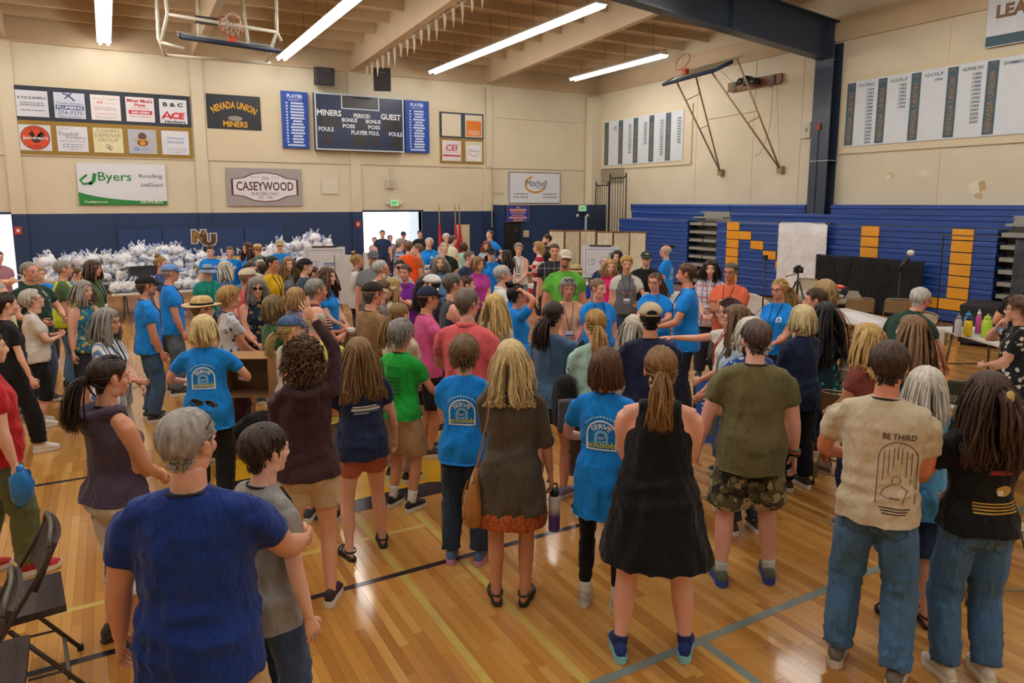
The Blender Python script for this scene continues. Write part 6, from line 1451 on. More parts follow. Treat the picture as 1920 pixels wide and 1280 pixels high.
for x, y, w, top, lb in ((3.45, 11.75, .36, 1.58, 'blank white display board behind the bun-haired woman'), (3.98, 12.1, .22, 1.58, 'narrow blank white display board beside the grey cap man')):
    o = empty('display_board', (x, y, 0), -math.atan2(x, y), label=lb, cat='board'); put('panel', gbox(-w / 2, w / 2, -.015, .015, .75, top), plain('#dcdcd8', .5), o); put('frame', gbox(-w / 2 - .012, -w / 2, -.018, .018, 0, top), plain('#5a4a40', .5), o); put('frame', gbox(w / 2, w / 2 + .012, -.018, .018, 0, top), plain('#5a4a40', .5), o); put('foot', gbox(-w / 2 - .02, w / 2 + .02, -.2, .2, 0, .02), plain('#5a4a40', .5), o)
o = empty('notice_board', (10.49, 21.94, 0), label='tall cream notice board leaning near the rolled flags', cat='board'); put('panel', gbox(-.28, .28, -.03, 0, .02, 1.70), plain('#d2c6a6', .7), o); put('edge_strip', gbox(-.29, .29, -.035, .0, 1.70, 1.72), plain('#a8946a', .6), o)
def screen(label, x, y, rz, n=3, w=.40, h=1.80):
    o = empty('folding_screen', (x, y, 0), math.radians(rz), label=label, cat='screen'); P = [np.array([0., 0])]
    for i in range(n): a = (.35 if i % 2 else -.35); P.append(P[-1] + w * np.array([math.cos(a), math.sin(a)]))
    c = P[-1] / 2
    for i in range(n):
        p, q = P[i] - c, P[i + 1] - c; d = (q - p) / w; nn = np.array([-d[1], d[0]])
        pg = Geo(); cols_ = 14; pts = []
        for z in (.06, h - .04):
            row = [];
            for k in range(cols_ + 1): u = p + d * (.02 + (w - .04) * k / cols_) + nn * .006 * (1 if k % 2 else -1); row.append((u[0], u[1], z))
            pts.append(row)
        pn = put('fabric_panel', Geo().add(*sheet(np.array(pts), .004)), cloth('#d6cdb4'), o)
        for u0, u1, z0, z1 in ((0, .02, 0, h), (w - .02, w, 0, h), (.02, w - .02, h - .035, h), (.02, w - .02, .03, .06)):
            a_, b_ = p + d * u0, p + d * u1; g = Geo().add([(*(a_ - nn * .012), z0), (*(b_ - nn * .012), z0), (*(b_ + nn * .012), z0), (*(a_ + nn * .012), z0), (*(a_ - nn * .012), z1), (*(b_ - nn * .012), z1), (*(b_ + nn * .012), z1), (*(a_ + nn * .012), z1)], QB); put('frame', g, plain('#7a4c2c', .5), o)
screen('cream folding screen with wooden frame left of the flip chart', 9.73, 14.18, -33); screen('cream folding screen with wooden frame next to the bleachers', 10.25, 12.95, -38)
for i, (x, lb) in enumerate(((9.50, 'rolled red flag on a pole beside the doorway, left one'), (10.08, 'rolled red flag on a pole beside the notice board, middle one'), (10.24, 'rolled red flag on a pole beside the notice board, right one'))):
    o = empty('rolled_flag', (x, 21.6, 0), label=lb, cat='flag'); put('pole', Geo().add(*tube([(0, 0, .03), (.02, .02, 2.30)], .018, n=8)), plain('#8a7050', .5), o, smooth=True); put('cloth', Geo().add(*tube(spline([(.01, 0, 1.75), (.02, -.02, 1.3), (.03, -.03, .9), (.02, -.02, .55)], 3), np.interp(np.arange(10), [0, 4, 7, 9], [.03, .07, .10, .05]), n=9)), cloth('#b02430'), o, smooth=True); put('finial', Geo().add(*lathe([(.002, 2.42), (.02, 2.36), (.012, 2.30)][::-1], 8)), plain('#a89a6a', .3, .8), o); put('base', Geo().add(*lathe([(.14, 0), (.14, .02), (.05, .05), (.02, .1)], 14)), plain('#5a5a5a', .4), o)
def drape(o, nm, y0, y1, z0, z1, x, amp, m, seed, nx=34):
    """cloth hanging in a plane of constant x between y0 and y1"""
    r = np.random.default_rng(seed); P = np.zeros((8, nx, 3)); ph = r.random(4) * 6
    for i in range(8):
        for j in range(nx):
            v = i / 7; u = j / (nx - 1); a = amp * (.25 + .75 * v); P[i, j] = (x + a * (math.sin(u * 17 + ph[0]) + .6 * math.sin(u * 31 + ph[1] + v * 2)), y0 + (y1 - y0) * u, z1 + (z0 - z1) * v - .012 * math.sin(u * math.pi * 3) * (1 - v))
    return put(nm, Geo().add(*sheet(P, .004)), m, o, smooth=True)
o = empty('white_backdrop', (0, 0, 0), label='white cloth backdrop hanging in front of the bleachers', cat='backdrop'); drape(o, 'cloth', 12.28, 10.88, .02, 1.96, 14.72, .02, cloth('#e2e1e4'), 1); put('top_bar', Geo().add(*tube([(14.74, 10.85, 1.965), (14.74, 12.3, 1.965)], .012, n=6)), plain('#b8b8b8', .4), o)
for y in (10.9, 12.26): put('clip', gbox(14.70, 14.9, y - .02, y + .02, 1.94, 1.98), plain('#2a2a2c', .5), o)
o = empty('black_backdrop', (0, 0, 0), label='black cloth backdrop stretched low along the bleachers', cat='backdrop'); drape(o, 'cloth', 11.05, 8.47, .05, 1.23, 14.6, .012, cloth('#131316'), 2, 46); put('top_bar', Geo().add(*tube([(14.62, 8.45, 1.235), (14.62, 11.05, 1.235)], .012, n=6)), plain('#1c1c1e', .4), o)
for y in (8.5, 11.0): put('stand', Geo().add(*tube([(14.62, y, 0), (14.62, y, 1.24)], .014, n=6)), plain('#1c1c1e', .4), o); put('stand_foot', gbox(14.45, 14.8, y - .03, y + .03, 0, .02), plain('#1c1c1e', .4), o)
o = empty('backdrop_stand', (0, 0, 0), label='thin black backdrop frame before the right end of the gold U', cat='stand')
for y in (7.51, 4.6): put('upright', Geo().add(*tube([(13.5, y, 0), (13.5, y, 1.86)], .012, n=6)), plain('#1c1c1e', .4), o); [put('leg', Geo().add(*tube([(13.5, y, .35), (13.5 + .42 * math.cos(a), y + .42 * math.sin(a), .01)], .009, n=5)), plain('#1c1c1e', .4), o) for a in (.3, 2.4, 4.5)]
put('cross_bar', Geo().add(*tube([(13.5, 7.55, 1.86), (13.5, 4.55, 1.85)], .012, n=6)), plain('#3a3a3e', .4), o)
drape(empty('grey_backdrop', (0, 0, 0), label='dark grey cloth hanging from the frame at right edge', cat='backdrop'), 'cloth', 6.3, 4.7, .05, 1.83, 13.52, .03, cloth('#3c3f45'), 5)
o = empty('black_curtain', (0, 0, 0), label='black curtain over the doorway under the small blue sign', cat='curtain')
P = np.array([[(11.80 + .62 * j / 20, 21.24 + .02 * math.sin(j * 1.9), z) for j in range(21)] for z in (1.78, .9, .02)]); put('cloth', Geo().add(*sheet(P, .005)), cloth('#15120f'), o, smooth=True); put('rod', Geo().add(*tube([(11.76, 21.22, 1.80), (12.46, 21.22, 1.80)], .015, n=6)), plain('#3a3632', .5), o)
o = empty('fire_extinguisher_sign', (12.21, 21.28, 1.50), label='small red hanging tag right of the black curtain', cat='sign'); put('plate', gbox(-.05, .05, -.02, 0, -.14, .14), plain('#b85a62', .5), o); stick(o, [bar(.06, .1, 0, .02), bar(.02, .08, 0, -.08)], (0, -.02, 0), ['#e8d4d4'])
o = empty('wall_phone', (12.63, 21.28, 1.38), label='beige wall telephone on the blue corner block', cat='telephone'); put('housing', gbox(-.1, .1, -.07, 0, -.12, .12), plain('#b9b09a', .5), o); put('handset', Geo().add(*tube(spline([(-.06, -.09, .1), (-.085, -.12, 0), (-.06, -.09, -.1)], 3), .02, n=7)), plain('#c9c0aa', .5), o, smooth=True)
o = empty('support_post', (15.1, 21.15, 0), label='grey post below the exit lamp on the blue block', cat='post'); put('pole', Geo().add(*tube([(0, 0, 0), (0, 0, 1.98)], .05, n=10)), plain('#8d949c', .4), o, smooth=True); put('base_plate', gbox(-.12, .12, -.12, .12, 0, .015), plain('#8d949c', .4), o)
# ------------------------------------------------------------------ photo gear
BLK2 = plain('#17171a', .45)
def light_stand(o, h, r=.38):
    put('pole', Geo().add(*tube([(0, 0, .1), (0, 0, h)], .012, n=7)), BLK2, o, smooth=True)
    for k in range(3): a = k * 2.1 + .4; put('leg', Geo().add(*tube([(0, 0, .42), (r * math.cos(a), r * math.sin(a), .012)], .009, n=6)), BLK2, o, smooth=True)
o = empty('studio_light', (11.9, 7.3, 0), label='studio flash head on a black stand before the black backdrop', cat='light'); light_stand(o, 1.30); put('head', Geo().add(*tube([(-.05, 0, 1.28), (0.0, -.05, 1.40), (.03, -.1, 1.52)], [.03, .04, .045], n=10)), BLK2, o, smooth=True); put('diffuser', Geo().add(*ellipsoid((.04, -.13, 1.60), (.06, .06, .055), 12, 8)), plain('#d9d7d2', .5), o, smooth=True)
o = empty('camera_tripod', (10.2, 8.05, 0), label='black camera tripod in front of the white backdrop', cat='tripod')
for k in range(3): a = k * 2.094 + .6; put('leg', Geo().add(*tube([(.03 * math.cos(a), .03 * math.sin(a), 1.12), (.42 * math.cos(a), .42 * math.sin(a), .01)], [.016, .011], n=7)), BLK2, o, smooth=True)
put('centre_column', Geo().add(*tube([(0, 0, .8), (0, 0, 1.26)], .014, n=7)), BLK2, o, smooth=True); put('pan_handle', Geo().add(*tube([(0, 0, 1.26), (-.2, .1, 1.2)], .008, n=6)), BLK2, o); put('spreader', Geo().add(*tube([(-.15, 0, .55), (.15, 0, .55)], .008, n=5)), BLK2, o)
o = empty('camera', (10.2, 8.05, 1.265), math.radians(150), label='black camera mounted on the tripod', cat='camera'); put('camera_body', gbox(-.07, .07, -.04, .04, 0, .10), BLK2, o); put('lens', Geo().add(*tube([(0, .04, .05), (0, .13, .05)], .036, n=12)), BLK2, o, smooth=True); put('viewfinder', gbox(-.03, .03, -.04, .03, .10, .13), BLK2, o)
o = empty('photo_umbrella', (9.4, 8.4, .02), label='white photo umbrella resting on the floor beside a thin pole', cat='umbrella'); n_ = 8; ctr = np.array([0, 0, .42]); ax = np.array([-.62, -.72, .3]); ax /= np.linalg.norm(ax); e1 = np.cross(ax, [0, 0, 1]); e1 /= np.linalg.norm(e1); e2 = np.cross(ax, e1)
P = np.array([[ctr + .50 * math.sin(i / 6 * 1.25) / math.sin(1.25) * (e1 * math.cos(t) + e2 * math.sin(t)) - ax * .22 * (math.cos(i / 6 * 1.25) - .3) for t in np.linspace(0, 2 * math.pi, 25)] for i in range(7)]); P[..., 2] = np.maximum(P[..., 2], .0); put('canopy', Geo().add(*sheet(P, .003)), plain('#dddbd6', .6), o, smooth=True); put('shaft', Geo().add(*tube([ctr - ax * .2, ctr + ax * .45], .006, n=6)), BLK2, o)
for k in range(8): t = k * math.pi / 4; put('rib', Geo().add(*tube([ctr - ax * .15, ctr + .25 * (e1 * math.cos(t) + e2 * math.sin(t)) - ax * .06, ctr + .47 * (e1 * math.cos(t) + e2 * math.sin(t)) + ax * .05], .004, n=4)), BLK2, o)
o = empty('light_stand', (8.9, 7.65, 0), label='thin black light stand rising behind the white umbrella', cat='stand'); light_stand(o, 1.58); put('mount', gbox(-.03, .03, -.03, .03, 1.58, 1.64), BLK2, o)
o = empty('light_stand', (11.9, 13.2, 0), label='black flash stand left of the gold N', cat='stand'); light_stand(o, 1.35); put('flash_head', gbox(-.14, .14, -.08, .08, 1.35, 1.43), BLK2, o)
o = empty('loudspeaker_case', (13.3, 6.55, 0), .3, label='black equipment case on the floor at the right bleachers', cat='case'); put('body', gbox(-.5, .5, -.3, .3, .06, .62), plain('#141416', .6), o); put('lid', gbox(-.51, .51, -.31, .31, .62, .70), plain('#1a1a1d', .6), o); [put('wheel', Geo().add(*tube([(sx * .4, sy * .25 - .02, .03), (sx * .4, sy * .25 + .02, .03)], .03, n=10)), BLK2, o) for sx in (-1, 1) for sy in (-1, 1)]
for i, (x, y, lb) in enumerate(((12.9, 11.4, 'brown carton low beside the umbrella, left one'), (13.3, 10.9, 'brown carton low beside the umbrella, right one'), (12.6, 7.0, 'white carton lying by the backdrop stand'))):
    o = empty('carton', (x, y, 0), .4, label=lb, cat='box'); c = '#a07a4c' if i < 2 else '#c9c4ba'; put('body', gbox(-.22, .22, -.16, .16, 0, .22), plain(c, .8), o); put('tape', gbox(-.223, .223, -.025, .025, .0, .222), plain('#b8965e' if i < 2 else '#b0aca4', .4), o); put('flap', slab4([(-.22, -.16, .22), (.22, -.16, .22), (.22, -.27, .27), (-.22, -.27, .27)], .004, (0, 0, 1)), plain(c, .8), o)
o = empty('cooler', (9.24, 15.0, 0), .3, label='red cooler with white lid in front of the striped-shirt woman', cat='cooler'); put('body', gbox(-.32, .32, -.2, .2, 0, .36), plain('#a81e2a', .45), o); put('lid', gbox(-.33, .33, -.21, .21, .36, .44), plain('#dcd8d2', .45), o); put('handle', Geo().add(*tube(spline([(-.34, -.02, .3), (-.38, -.02, .34), (-.38, .02, .34), (-.34, .02, .3)], 3), .012, n=6)), plain('#dcd8d2', .45), o)
# ------------------------------------------------------------------ things on tables
def heap_cloth(label, x, y, z, w, col, seed, nm='cloth_pile'):
    r = np.random.default_rng(seed); V, F = ellipsoid((0, 0, w * .22), (w * .55, w * .42, w * .26), 18, 10); o_ = np.zeros(len(V))
    for i in range(5): o_ += np.sin(V @ (r.normal(0, 1, 3) * 5 / w) + r.random() * 6) * w * .05
    V[:, 2] = np.maximum(V[:, 2] + o_, 0); o = put(nm, Geo().add(V, F), cloth(*col) if isinstance(col, tuple) else cloth(col), None, (x, y, z), smooth=True, label=label, cat='clothing'); return o
heap_cloth('orange and white folded jersey on the grey table', 12.0, 8.55, .741, .34, ('#d8481c', 'print', '#e8e4de', '#c03a14'), 2, 'jersey'); heap_cloth('black jacket piled on the grey table', 11.45, 8.15, .741, .36, ('#16171c', 'print', '#c8ccd4', '#20222a'), 5, 'jacket'); heap_cloth('white and blue bundle above the black jacket', 11.95, 8.9, .741, .26, ('#dcdfe6', 'print', '#4a7cc0', '#e6e6ea'), 7, 'bundle')
def bottle(x, y, z, r, h, col, cap, label, k=0):
    o = empty('drink_bottle', (x, y, z), label=label, cat='bottle'); m = plain(col, .3)
    put('body', Geo().add(*lathe([(r * .9, 0), (r, .01), (r, h * .72), (r * .75, h * .82), (r * .5, h * .86)], 14)), m, o, smooth=True); put('cap', Geo().add(*lathe([(r * .62, h * .85), (r * .62, h * .97), (r * .4, h)], 12)), plain(cap, .4), o, smooth=True)
    put('carry_loop', Geo().add(*tube(spline([(-r * .4, 0, h * .98), (0, 0, h * 1.10), (r * .4, 0, h * .98)], 4), .006, n=5)), plain(cap, .4), o, smooth=True)
for i, (u, v, r, h, c, cp, lb) in enumerate(((.0, 0, .042, .27, '#b9bcc0', '#8a8c90', 'tall steel drink bottle, leftmost on the bottle table'), (.16, .05, .05, .24, '#e0c22a', '#1c1c20', 'yellow drink bottle with black cap'), (.26, .22, .05, .27, '#2f8fc8', '#2f8fc8', 'blue drink bottle at the back of the bottle table'), (.34, -.04, .062, .27, '#b6d83a', '#b6d83a', 'lime green drink bottle in the middle of the bottle table'), (.50, .16, .05, .25, '#6a52a8', '#3a2a6a', 'purple drink bottle at the back of the bottle table'), (.52, -.03, .055, .25, '#5c8fc4', '#7a6ab4', 'blue and violet drink bottle at the front of the bottle table'), (.66, .06, .045, .28, '#cfd3da', '#e8e8ea', 'pale grey drink bottle at the right of the bottle table'), (.40, .22, .035, .29, '#d8549a', '#e8e8ea', 'slim pink drink bottle behind the lime green one'), (.13, .24, .045, .22, '#2a2a30', '#2a2a30', 'short black drink bottle behind the yellow one'), (.62, .24, .045, .26, '#1f2024', '#1f2024', 'tall black drink bottle at the back right'))):
    dx, dy = math.cos(math.radians(-30)), math.sin(math.radians(-30)); bottle(9.45 + u * dx * 1.0 - v * dy, 4.97 + u * dy * 1.0 + v * dx, .741, r, h, c, cp, lb)
for i, (x, y, rz, w, h, c, lb) in enumerate(((6.2, 3.22, 60, .15, .21, '#4a4a44', 'dark framed photo card standing at the left of the display table'), (6.32, 3.05, 62, .15, .21, '#56504a', 'dark framed photo card standing second on the display table'), (6.55, 2.50, 70, .30, .32, '#a9a69c', 'grey standing box on the display table'), (6.85, 2.62, 70, .22, .30, '#c9c6bc', 'pale standing card behind the grey box'))):
    o = empty('display_card', (x, y, .741), math.radians(-rz), label=lb, cat='card'); put('panel', gbox(-w / 2, w / 2, -.008, .008, 0, h), plain(c, .5), o); put('picture', gbox(-w / 2 + .02, w / 2 - .02, -.011, -.008, h * .45, h - .02), plain('#22301c' if i < 2 else '#8f8c84', .5), o); put('prop', slab4([(-.03, .008, 0), (.03, .008, 0), (.03, .10, 0), (-.03, .10, 0)], .004, (0, 0, 1)), plain(c, .5), o); stick(o, scribble(4, w * .7, h * .36, h * .07, i, m=0), (0, -.01, 0), ['#b8b4a8' if i < 2 else '#6a675e'])
for i in range(5): put('paper_sheet', Geo().add(*box(-.105, .105, -.148, .148, 0, .0006 + i * .0002)), plain('#e6e8ee', .7), None, (9.55 + .1 * i, 6.25 + .16 * i, .7405), .6 + .3 * i, label=('white paper at the left of the paper table', 'second white paper on the paper table', 'middle white paper on the paper table', 'fourth white paper on the paper table', 'white paper at the right of the paper table')[i], cat='paper')
o = empty('standing_poster', (5.35, 5.05, 0), math.radians(-35), label='blue printed poster on the floor behind the olive shorts', cat='poster'); put('panel', slab4([(-.26, -.05, .0), (.26, -.05, .0), (.26, .12, .62), (-.26, .12, .62)], .012, (0, .96, -.26)), plain('#1d4fa4', .5), o); put('frame', Geo().add(*tube([(-.27, -.05, 0), (-.27, .12, .63), (.27, .12, .63), (.27, -.05, 0)], .012, n=6)), BLK2, o)
for i in range(9): put('printed_line', slab4([(-.2, .105 - .013 * i - .02, .52 - .045 * i), (.15 - .05 * (i % 3), .105 - .013 * i - .02, .52 - .045 * i), (.15 - .05 * (i % 3), .11 - .013 * i - .02, .535 - .045 * i), (-.2, .11 - .013 * i - .02, .535 - .045 * i)], .002, (0, -.96, .26)), plain('#c9d6ec', .6), o)
o = empty('black_bag', (1.18, 7.25, 0), .4, label='black soft bag on the floor by the yellow court emblem', cat='bag'); V, F = ellipsoid((0, 0, .17), (.30, .17, .20), 16, 10); V[:, 2] = np.maximum(V[:, 2], 0); put('body', Geo().add(V, F), cloth('#1b1b20'), o, smooth=True); put('strap', Geo().add(*tube(spline([(-.18, -.02, .32), (-.1, -.04, .46), (.08, -.02, .47), (.17, 0, .32)], 4), .012, .005, 6)), cloth('#26262c'), o, smooth=True)

PEOPLE = [
    {'id': 0, 'p': (-0.74, 5.49), 'h': 1.643, 'yaw': 72.2, 'label': 'person at left edge in red t-shirt and olive trousers holding a blue bag', 'sex': 'm', 'w': 0.35, 'top': ('tee', '#b01622'), 'bot': ('pants', '#5d6440'), 'arms': ('down', 'loose'), 'shoe': ('sneaker', '#b02026', '#e6e2dc'), 'hair': ('short', '#4a3020'), 'print': 'cap_logo', 'stance': (0.11, 0.12, 0.1)},
    {'id': 1, 'p': (-0.07, 4.27), 'h': 1.628, 'yaw': 61.4, 'label': 'woman with dark ponytail in plum sleeveless hoodie and white flower-print trousers', 'sex': 'f', 'w': 0.3, 'top': ('hoodie', '#46394b', 0.93), 'sleeve': 'none', 'bot': ('capri', ('#efe9e0', 'sparse', '#a82c22', '#3c4a78')), 'arms': ('clasp', 'clasp'), 'hair': ('pony', '#2a1a12'), 'lanyard': '#16161c', 'badge': 0, 'shoe': ('flat', '#4a4640', '#3a3632'), 'skin': '#d39a7c', 'nod': 4, 'look': 6},
    {'id': 2, 'p': (0.18, 2.58), 'h': 1.74, 'yaw': 24.0, 'label': 'grey-haired man in plain navy t-shirt nearest the camera, sunglasses pushed up', 'sex': 'm', 'w': 0.5, 'top': ('tee', '#16327a', 0.8), 'bot': ('shorts', '#b79b70'), 'arms': (((0.3, 0.4, 1.08), (0.45, -0.5, -1), (-1, 0.2, 0), 0.4), 'loose'), 'hair': ('short', '#9d9994'), 'glasses': 'head', 'lanyard': '#16161c', 'badge': 0, 'look': 22, 'skin': '#cf9a80'},
    {'id': 3, 'p': (0.49, 2.98), 'h': 1.52, 'yaw': 69.0, 'label': 'boy with dark brown hair in light grey t-shirt beside the navy t-shirt man', 'sex': 'm', 'w': 0.1, 'top': ('tee', '#8f8e8c', 0.78), 'bot': ('jeans', ('#33496b', 'denim')), 'arms': ('down', 'down'), 'hair': ('full', '#33241b'), 'lanyard': '#16161c', 'badge': 0, 'skin': '#e0b49c'},
    {'id': 4, 'p': (0.94, 4.14), 'h': 1.646, 'yaw': 14.3, 'label': 'woman with curly brown hair in maroon hoodie and tan shorts raising her right hand', 'sex': 'f', 'w': 0.15, 'top': ('hoodie', '#3a2127', 0.89), 'bot': ('short', '#c9b596'), 'arms': ('handup', 'clasp'), 'hair': ('curly', '#4e3319'), 'shoe': ('sneaker', '#33202a', '#e3e0da'), 'skin': '#d9a58a', 'stance': (0.1, 0.0, 0.3)},
    {'id': 5, 'p': (1.43, 4.63), 'h': 1.524, 'yaw': 2.6, 'label': 'woman with long light-brown hair in navy t-shirt and coral shorts, seen from behind', 'sex': 'f', 'w': 0.45, 'top': ('tee', '#1c2848', 0.82), 'bot': ('short', '#b2604f'), 'arms': ('loose', 'clap'), 'hair': ('long', '#80603c'), 'shoe': ('sandal', '#1f2430', '#2a2624'), 'print': 'white_back', 'skin': '#dcab92', 'stance': (0.14, 0.05, 0.2)},
    {'id': 6, 'p': (1.93, 5.17), 'h': 1.526, 'yaw': 60.1, 'label': 'woman with short grey hair in bright green t-shirt and khaki shorts', 'sex': 'f', 'w': 0.2, 'top': ('tee', '#179a35', 0.88), 'bot': ('shorts', '#a88a66'), 'arms': ('bent', 'bent'), 'hair': ('pixie', '#7f7d7b'), 'shoe': ('sneaker', '#1c1c20', '#d8d6d2', '#e6e6e6', '#dcdad6', 1.72), 'lanyard': '#16161c', 'badge': 0, 'print': 'green_back', 'skin': '#c8906f'},
    {'id': 7, 'p': (2.38, 4.9), 'h': 1.787, 'yaw': 48.7, 'label': 'tall man with grey-brown hair in coral button shirt, seen from behind', 'sex': 'm', 'w': 0.4, 'top': ('shirt', '#e0646a', 0.8), 'collar': '#e0646a', 'bot': ('shorts', '#17171b'), 'arms': ('down', 'bent'), 'hair': ('short', '#6e6158'), 'glasses': 'clear', 'look': 25, 'shoe': ('sneaker', '#1a1a1e', '#6a665f', '#6a665f', '#1c1c1e', 1.55), 'skin': '#d79a86'},
    {'id': 8, 'p': (2.02, 3.57), 'h': 1.632, 'yaw': 32.9, 'label': 'woman with wavy blonde hair in olive-brown tunic over orange skirt', 'sex': 'f', 'w': 0.15, 'top': ('tunic', '#4f463a', 0.66), 'bot': ('skirt', ('#b25c2a', 'lace', '#8a4020')), 'skz': 0.56, 'arms': ('down', 'cross'), 'hair': ('wavy', '#d9c08c'), 'shoe': ('sandal', '#4a4430', '#2c2722'), 'skin': '#c98f6f', 'stance': (0.085, 0, 0.2)},
    {'id': 9, 'p': (1.99, 4.15), 'h': 1.56, 'yaw': 35.6, 'label': 'woman with short brown hair in blue shirt with back emblem, half behind the olive tunic', 'sex': 'f', 'w': 0.2, 'top': ('tee', '#1287e6', 0.82), 'bot': ('jeans', ('#27364e', 'denim')), 'arms': ('down', 'clasp'), 'hair': ('pixie', '#6a5236'), 'shoe': ('sneaker', '#4a6a96', '#c890c0'), 'print': 'serve'},
    {'id': 10, 'p': (2.48, 3.25), 'h': 1.593, 'yaw': 48.1, 'label': 'woman with short reddish-brown hair in blue shirt and black trousers, seen from behind', 'sex': 'f', 'w': 0.2, 'top': ('tee', '#1287e6', 0.66), 'bot': ('leggings', '#141418'), 'arms': ('bent', 'bent'), 'hair': ('bob', '#55331e'), 'shoe': ('sneaker', '#b9b4ac', '#d5d1c8', '#e0ddd6', '#e6e4e0', 1.82), 'print': 'serve'},
    {'id': 11, 'p': (2.43, 2.72), 'h': 1.706, 'yaw': 38.7, 'label': 'woman with long honey-brown ponytail in black sleeveless dress, seen from behind', 'sex': 'f', 'w': 0.62, 'aw': 1.28, 'top': ('dress', '#0f0f12', 0.6), 'bot': ('biker', '#5b5f66'), 'arms': ('clasp', 'clasp'), 'hair': ('pony', '#7d5a30'), 'shoe': ('sneaker', '#16307c', '#8ad0dc', '#7cc8dc', '#1a2c60'), 'lanyard': '#16161c', 'badge': 0, 'skin': '#e2ac98', 'stance': (0.17, 0.03, 0.15), 'hoka': 1},
    {'id': 12, 'p': (3.47, 3.02), 'h': 1.718, 'yaw': 37.8, 'label': 'bearded man in olive t-shirt and camouflage shorts, seen from behind', 'sex': 'm', 'w': 0.5, 'top': ('tee', '#67603f', 0.78), 'bot': ('shorts', ('#6a6444', 'camo')), 'arms': ('down', 'loose'), 'hair': ('full', '#54463c'), 'beard': ('full', '#4a352a'), 'glasses': 'sun', 'look': -12, 'lanyard': '#16161c', 'badge': 0, 'shoe': ('sneaker', '#5a6257', '#2c4aa0', '#b8c840', '#c8ccd0', 1.85), 'skin': '#e0ab98', 'stance': (0.15, 0.04, 0.1), 'wrist': ('#c8542a',)},
    {'id': 13, 'p': (3.31, 2.05), 'h': 1.766, 'yaw': 62.0, 'label': 'young man in cream t-shirt reading BE THIRD and blue jeans, seen from behind', 'sex': 'm', 'w': 0.1, 'top': ('tee', '#cfc3aa', 0.86), 'bot': ('jeans', ('#44698f', 'denim')), 'arms': ('clasp', 'bent'), 'hair': ('full', '#3f2c20'), 'lanyard': '#16161c', 'badge': 0, 'shoe': ('sneaker', '#6e665c', '#d6d0c4', '#e8e4dc'), 'print': 'be_third', 'skin': '#cc8668', 'stance': (0.13, -0.03, 0.05)},
    {'id': 14, 'p': (3.71, 1.77), 'h': 1.618, 'yaw': 32.6, 'label': 'woman with long brown hair in claw clip, black t-shirt and blue jeans', 'sex': 'f', 'w': 0.25, 'top': ('tee', '#0f0f12', 0.9), 'bot': ('jeans', ('#41668f', 'denim')), 'arms': ('clasp', 'bent'), 'hair': ('halfup', '#412a1c'), 'shoe': ('sneaker', '#d6d0c4', '#ece8e0'), 'print': 'plane_back', 'skin': '#d79d80', 'clip': 1},
    {'id': 15, 'p': (-0.08, 6.89), 'h': 1.547, 'yaw': 117.2, 'label': 'woman with long grey hair and glasses in white blouse with blue stripes', 'sex': 'f', 'w': 0.4, 'top': ('tee', ('#e2ded8', 'vstripe', '#5f7fb0'), 0.8), 'bot': ('pants', '#d8d4cc'), 'arms': ('belly', 'clasp'), 'hair': ('shoulder', '#8f8b86'), 'glasses': 'clear', 'lanyard': 1, 'skin': '#d6a088'},
    {'id': 16, 'p': (0.3, 8.78), 'h': 1.643, 'yaw': 80.2, 'label': 'man in black cap, blue shirt and jeans with hands in pockets', 'sex': 'm', 'w': 0.25, 'bot': ('jeans', ('#3a5676', 'denim')), 'arms': ('pocket', 'pocket'), 'hair': ('crop', '#5a4a40'), 'hat': ('cap', '#151517', '#151517'), 'lanyard': 1, 'print': 'logo', 'skin': '#c98f74', 'beard': ('stubble', '#8a7a70'), 'top': ('tee', '#1287e6')},
    {'id': 17, 'p': (0.62, 9.87), 'h': 1.68, 'yaw': 83.6, 'label': 'man in light-blue cap, blue shirt and grey jeans behind the black-capped man', 'sex': 'm', 'w': 0.3, 'bot': ('jeans', ('#5c6a78', 'denim')), 'arms': ('pocket', 'pocket'), 'hair': ('crop', '#b0a8a0'), 'hat': ('cap', '#6f97cf', '#6f97cf'), 'lanyard': 1, 'print': 'logo', 'skin': '#d2957a', 'top': ('tee', '#1287e6')},
    {'id': 18, 'p': (0.6, 6.03), 'h': 1.55, 'yaw': 19.7, 'label': 'woman with blonde bob in blue shirt with back emblem, carrying a cardboard box', 'sex': 'f', 'w': 0.45, 'top': ('tee', '#1287e6', 0.74), 'bot': ('pants', '#1c1c22'), 'arms': ('boxhold', 'boxhold'), 'hair': ('bob', '#e2c992'), 'print': 'serve'},
    {'id': 19, 'p': (-0.92, 8.2), 'h': 1.588, 'yaw': 68.4, 'label': 'young woman with dark hair in black top and black trousers at left edge', 'sex': 'f', 'w': 0.3, 'top': ('tee', '#141416'), 'bot': ('pants', '#151519'), 'arms': ('loose', 'loose'), 'hair': ('pony', '#2a1e18'), 'shoe': ('sneaker', '#e6e2dc', '#e6e2dc'), 'lanyard': 1, 'stance': (0.1, 0.2, 0.1)},
    {'id': 20, 'p': (0.7, 7.17), 'h': 1.56, 'yaw': 90.6, 'label': 'woman in wide straw sun hat with black band behind the blonde bob woman', 'sex': 'f', 'w': 0.3, 'top': ('vest', '#c9977c'), 'bot': ('pants', '#4a4444'), 'arms': ('clasp', 'clasp'), 'hair': ('short', '#8a7050'), 'hat': ('straw', '#c9a468', '#1c1a1c'), 'hscale': 1.3},
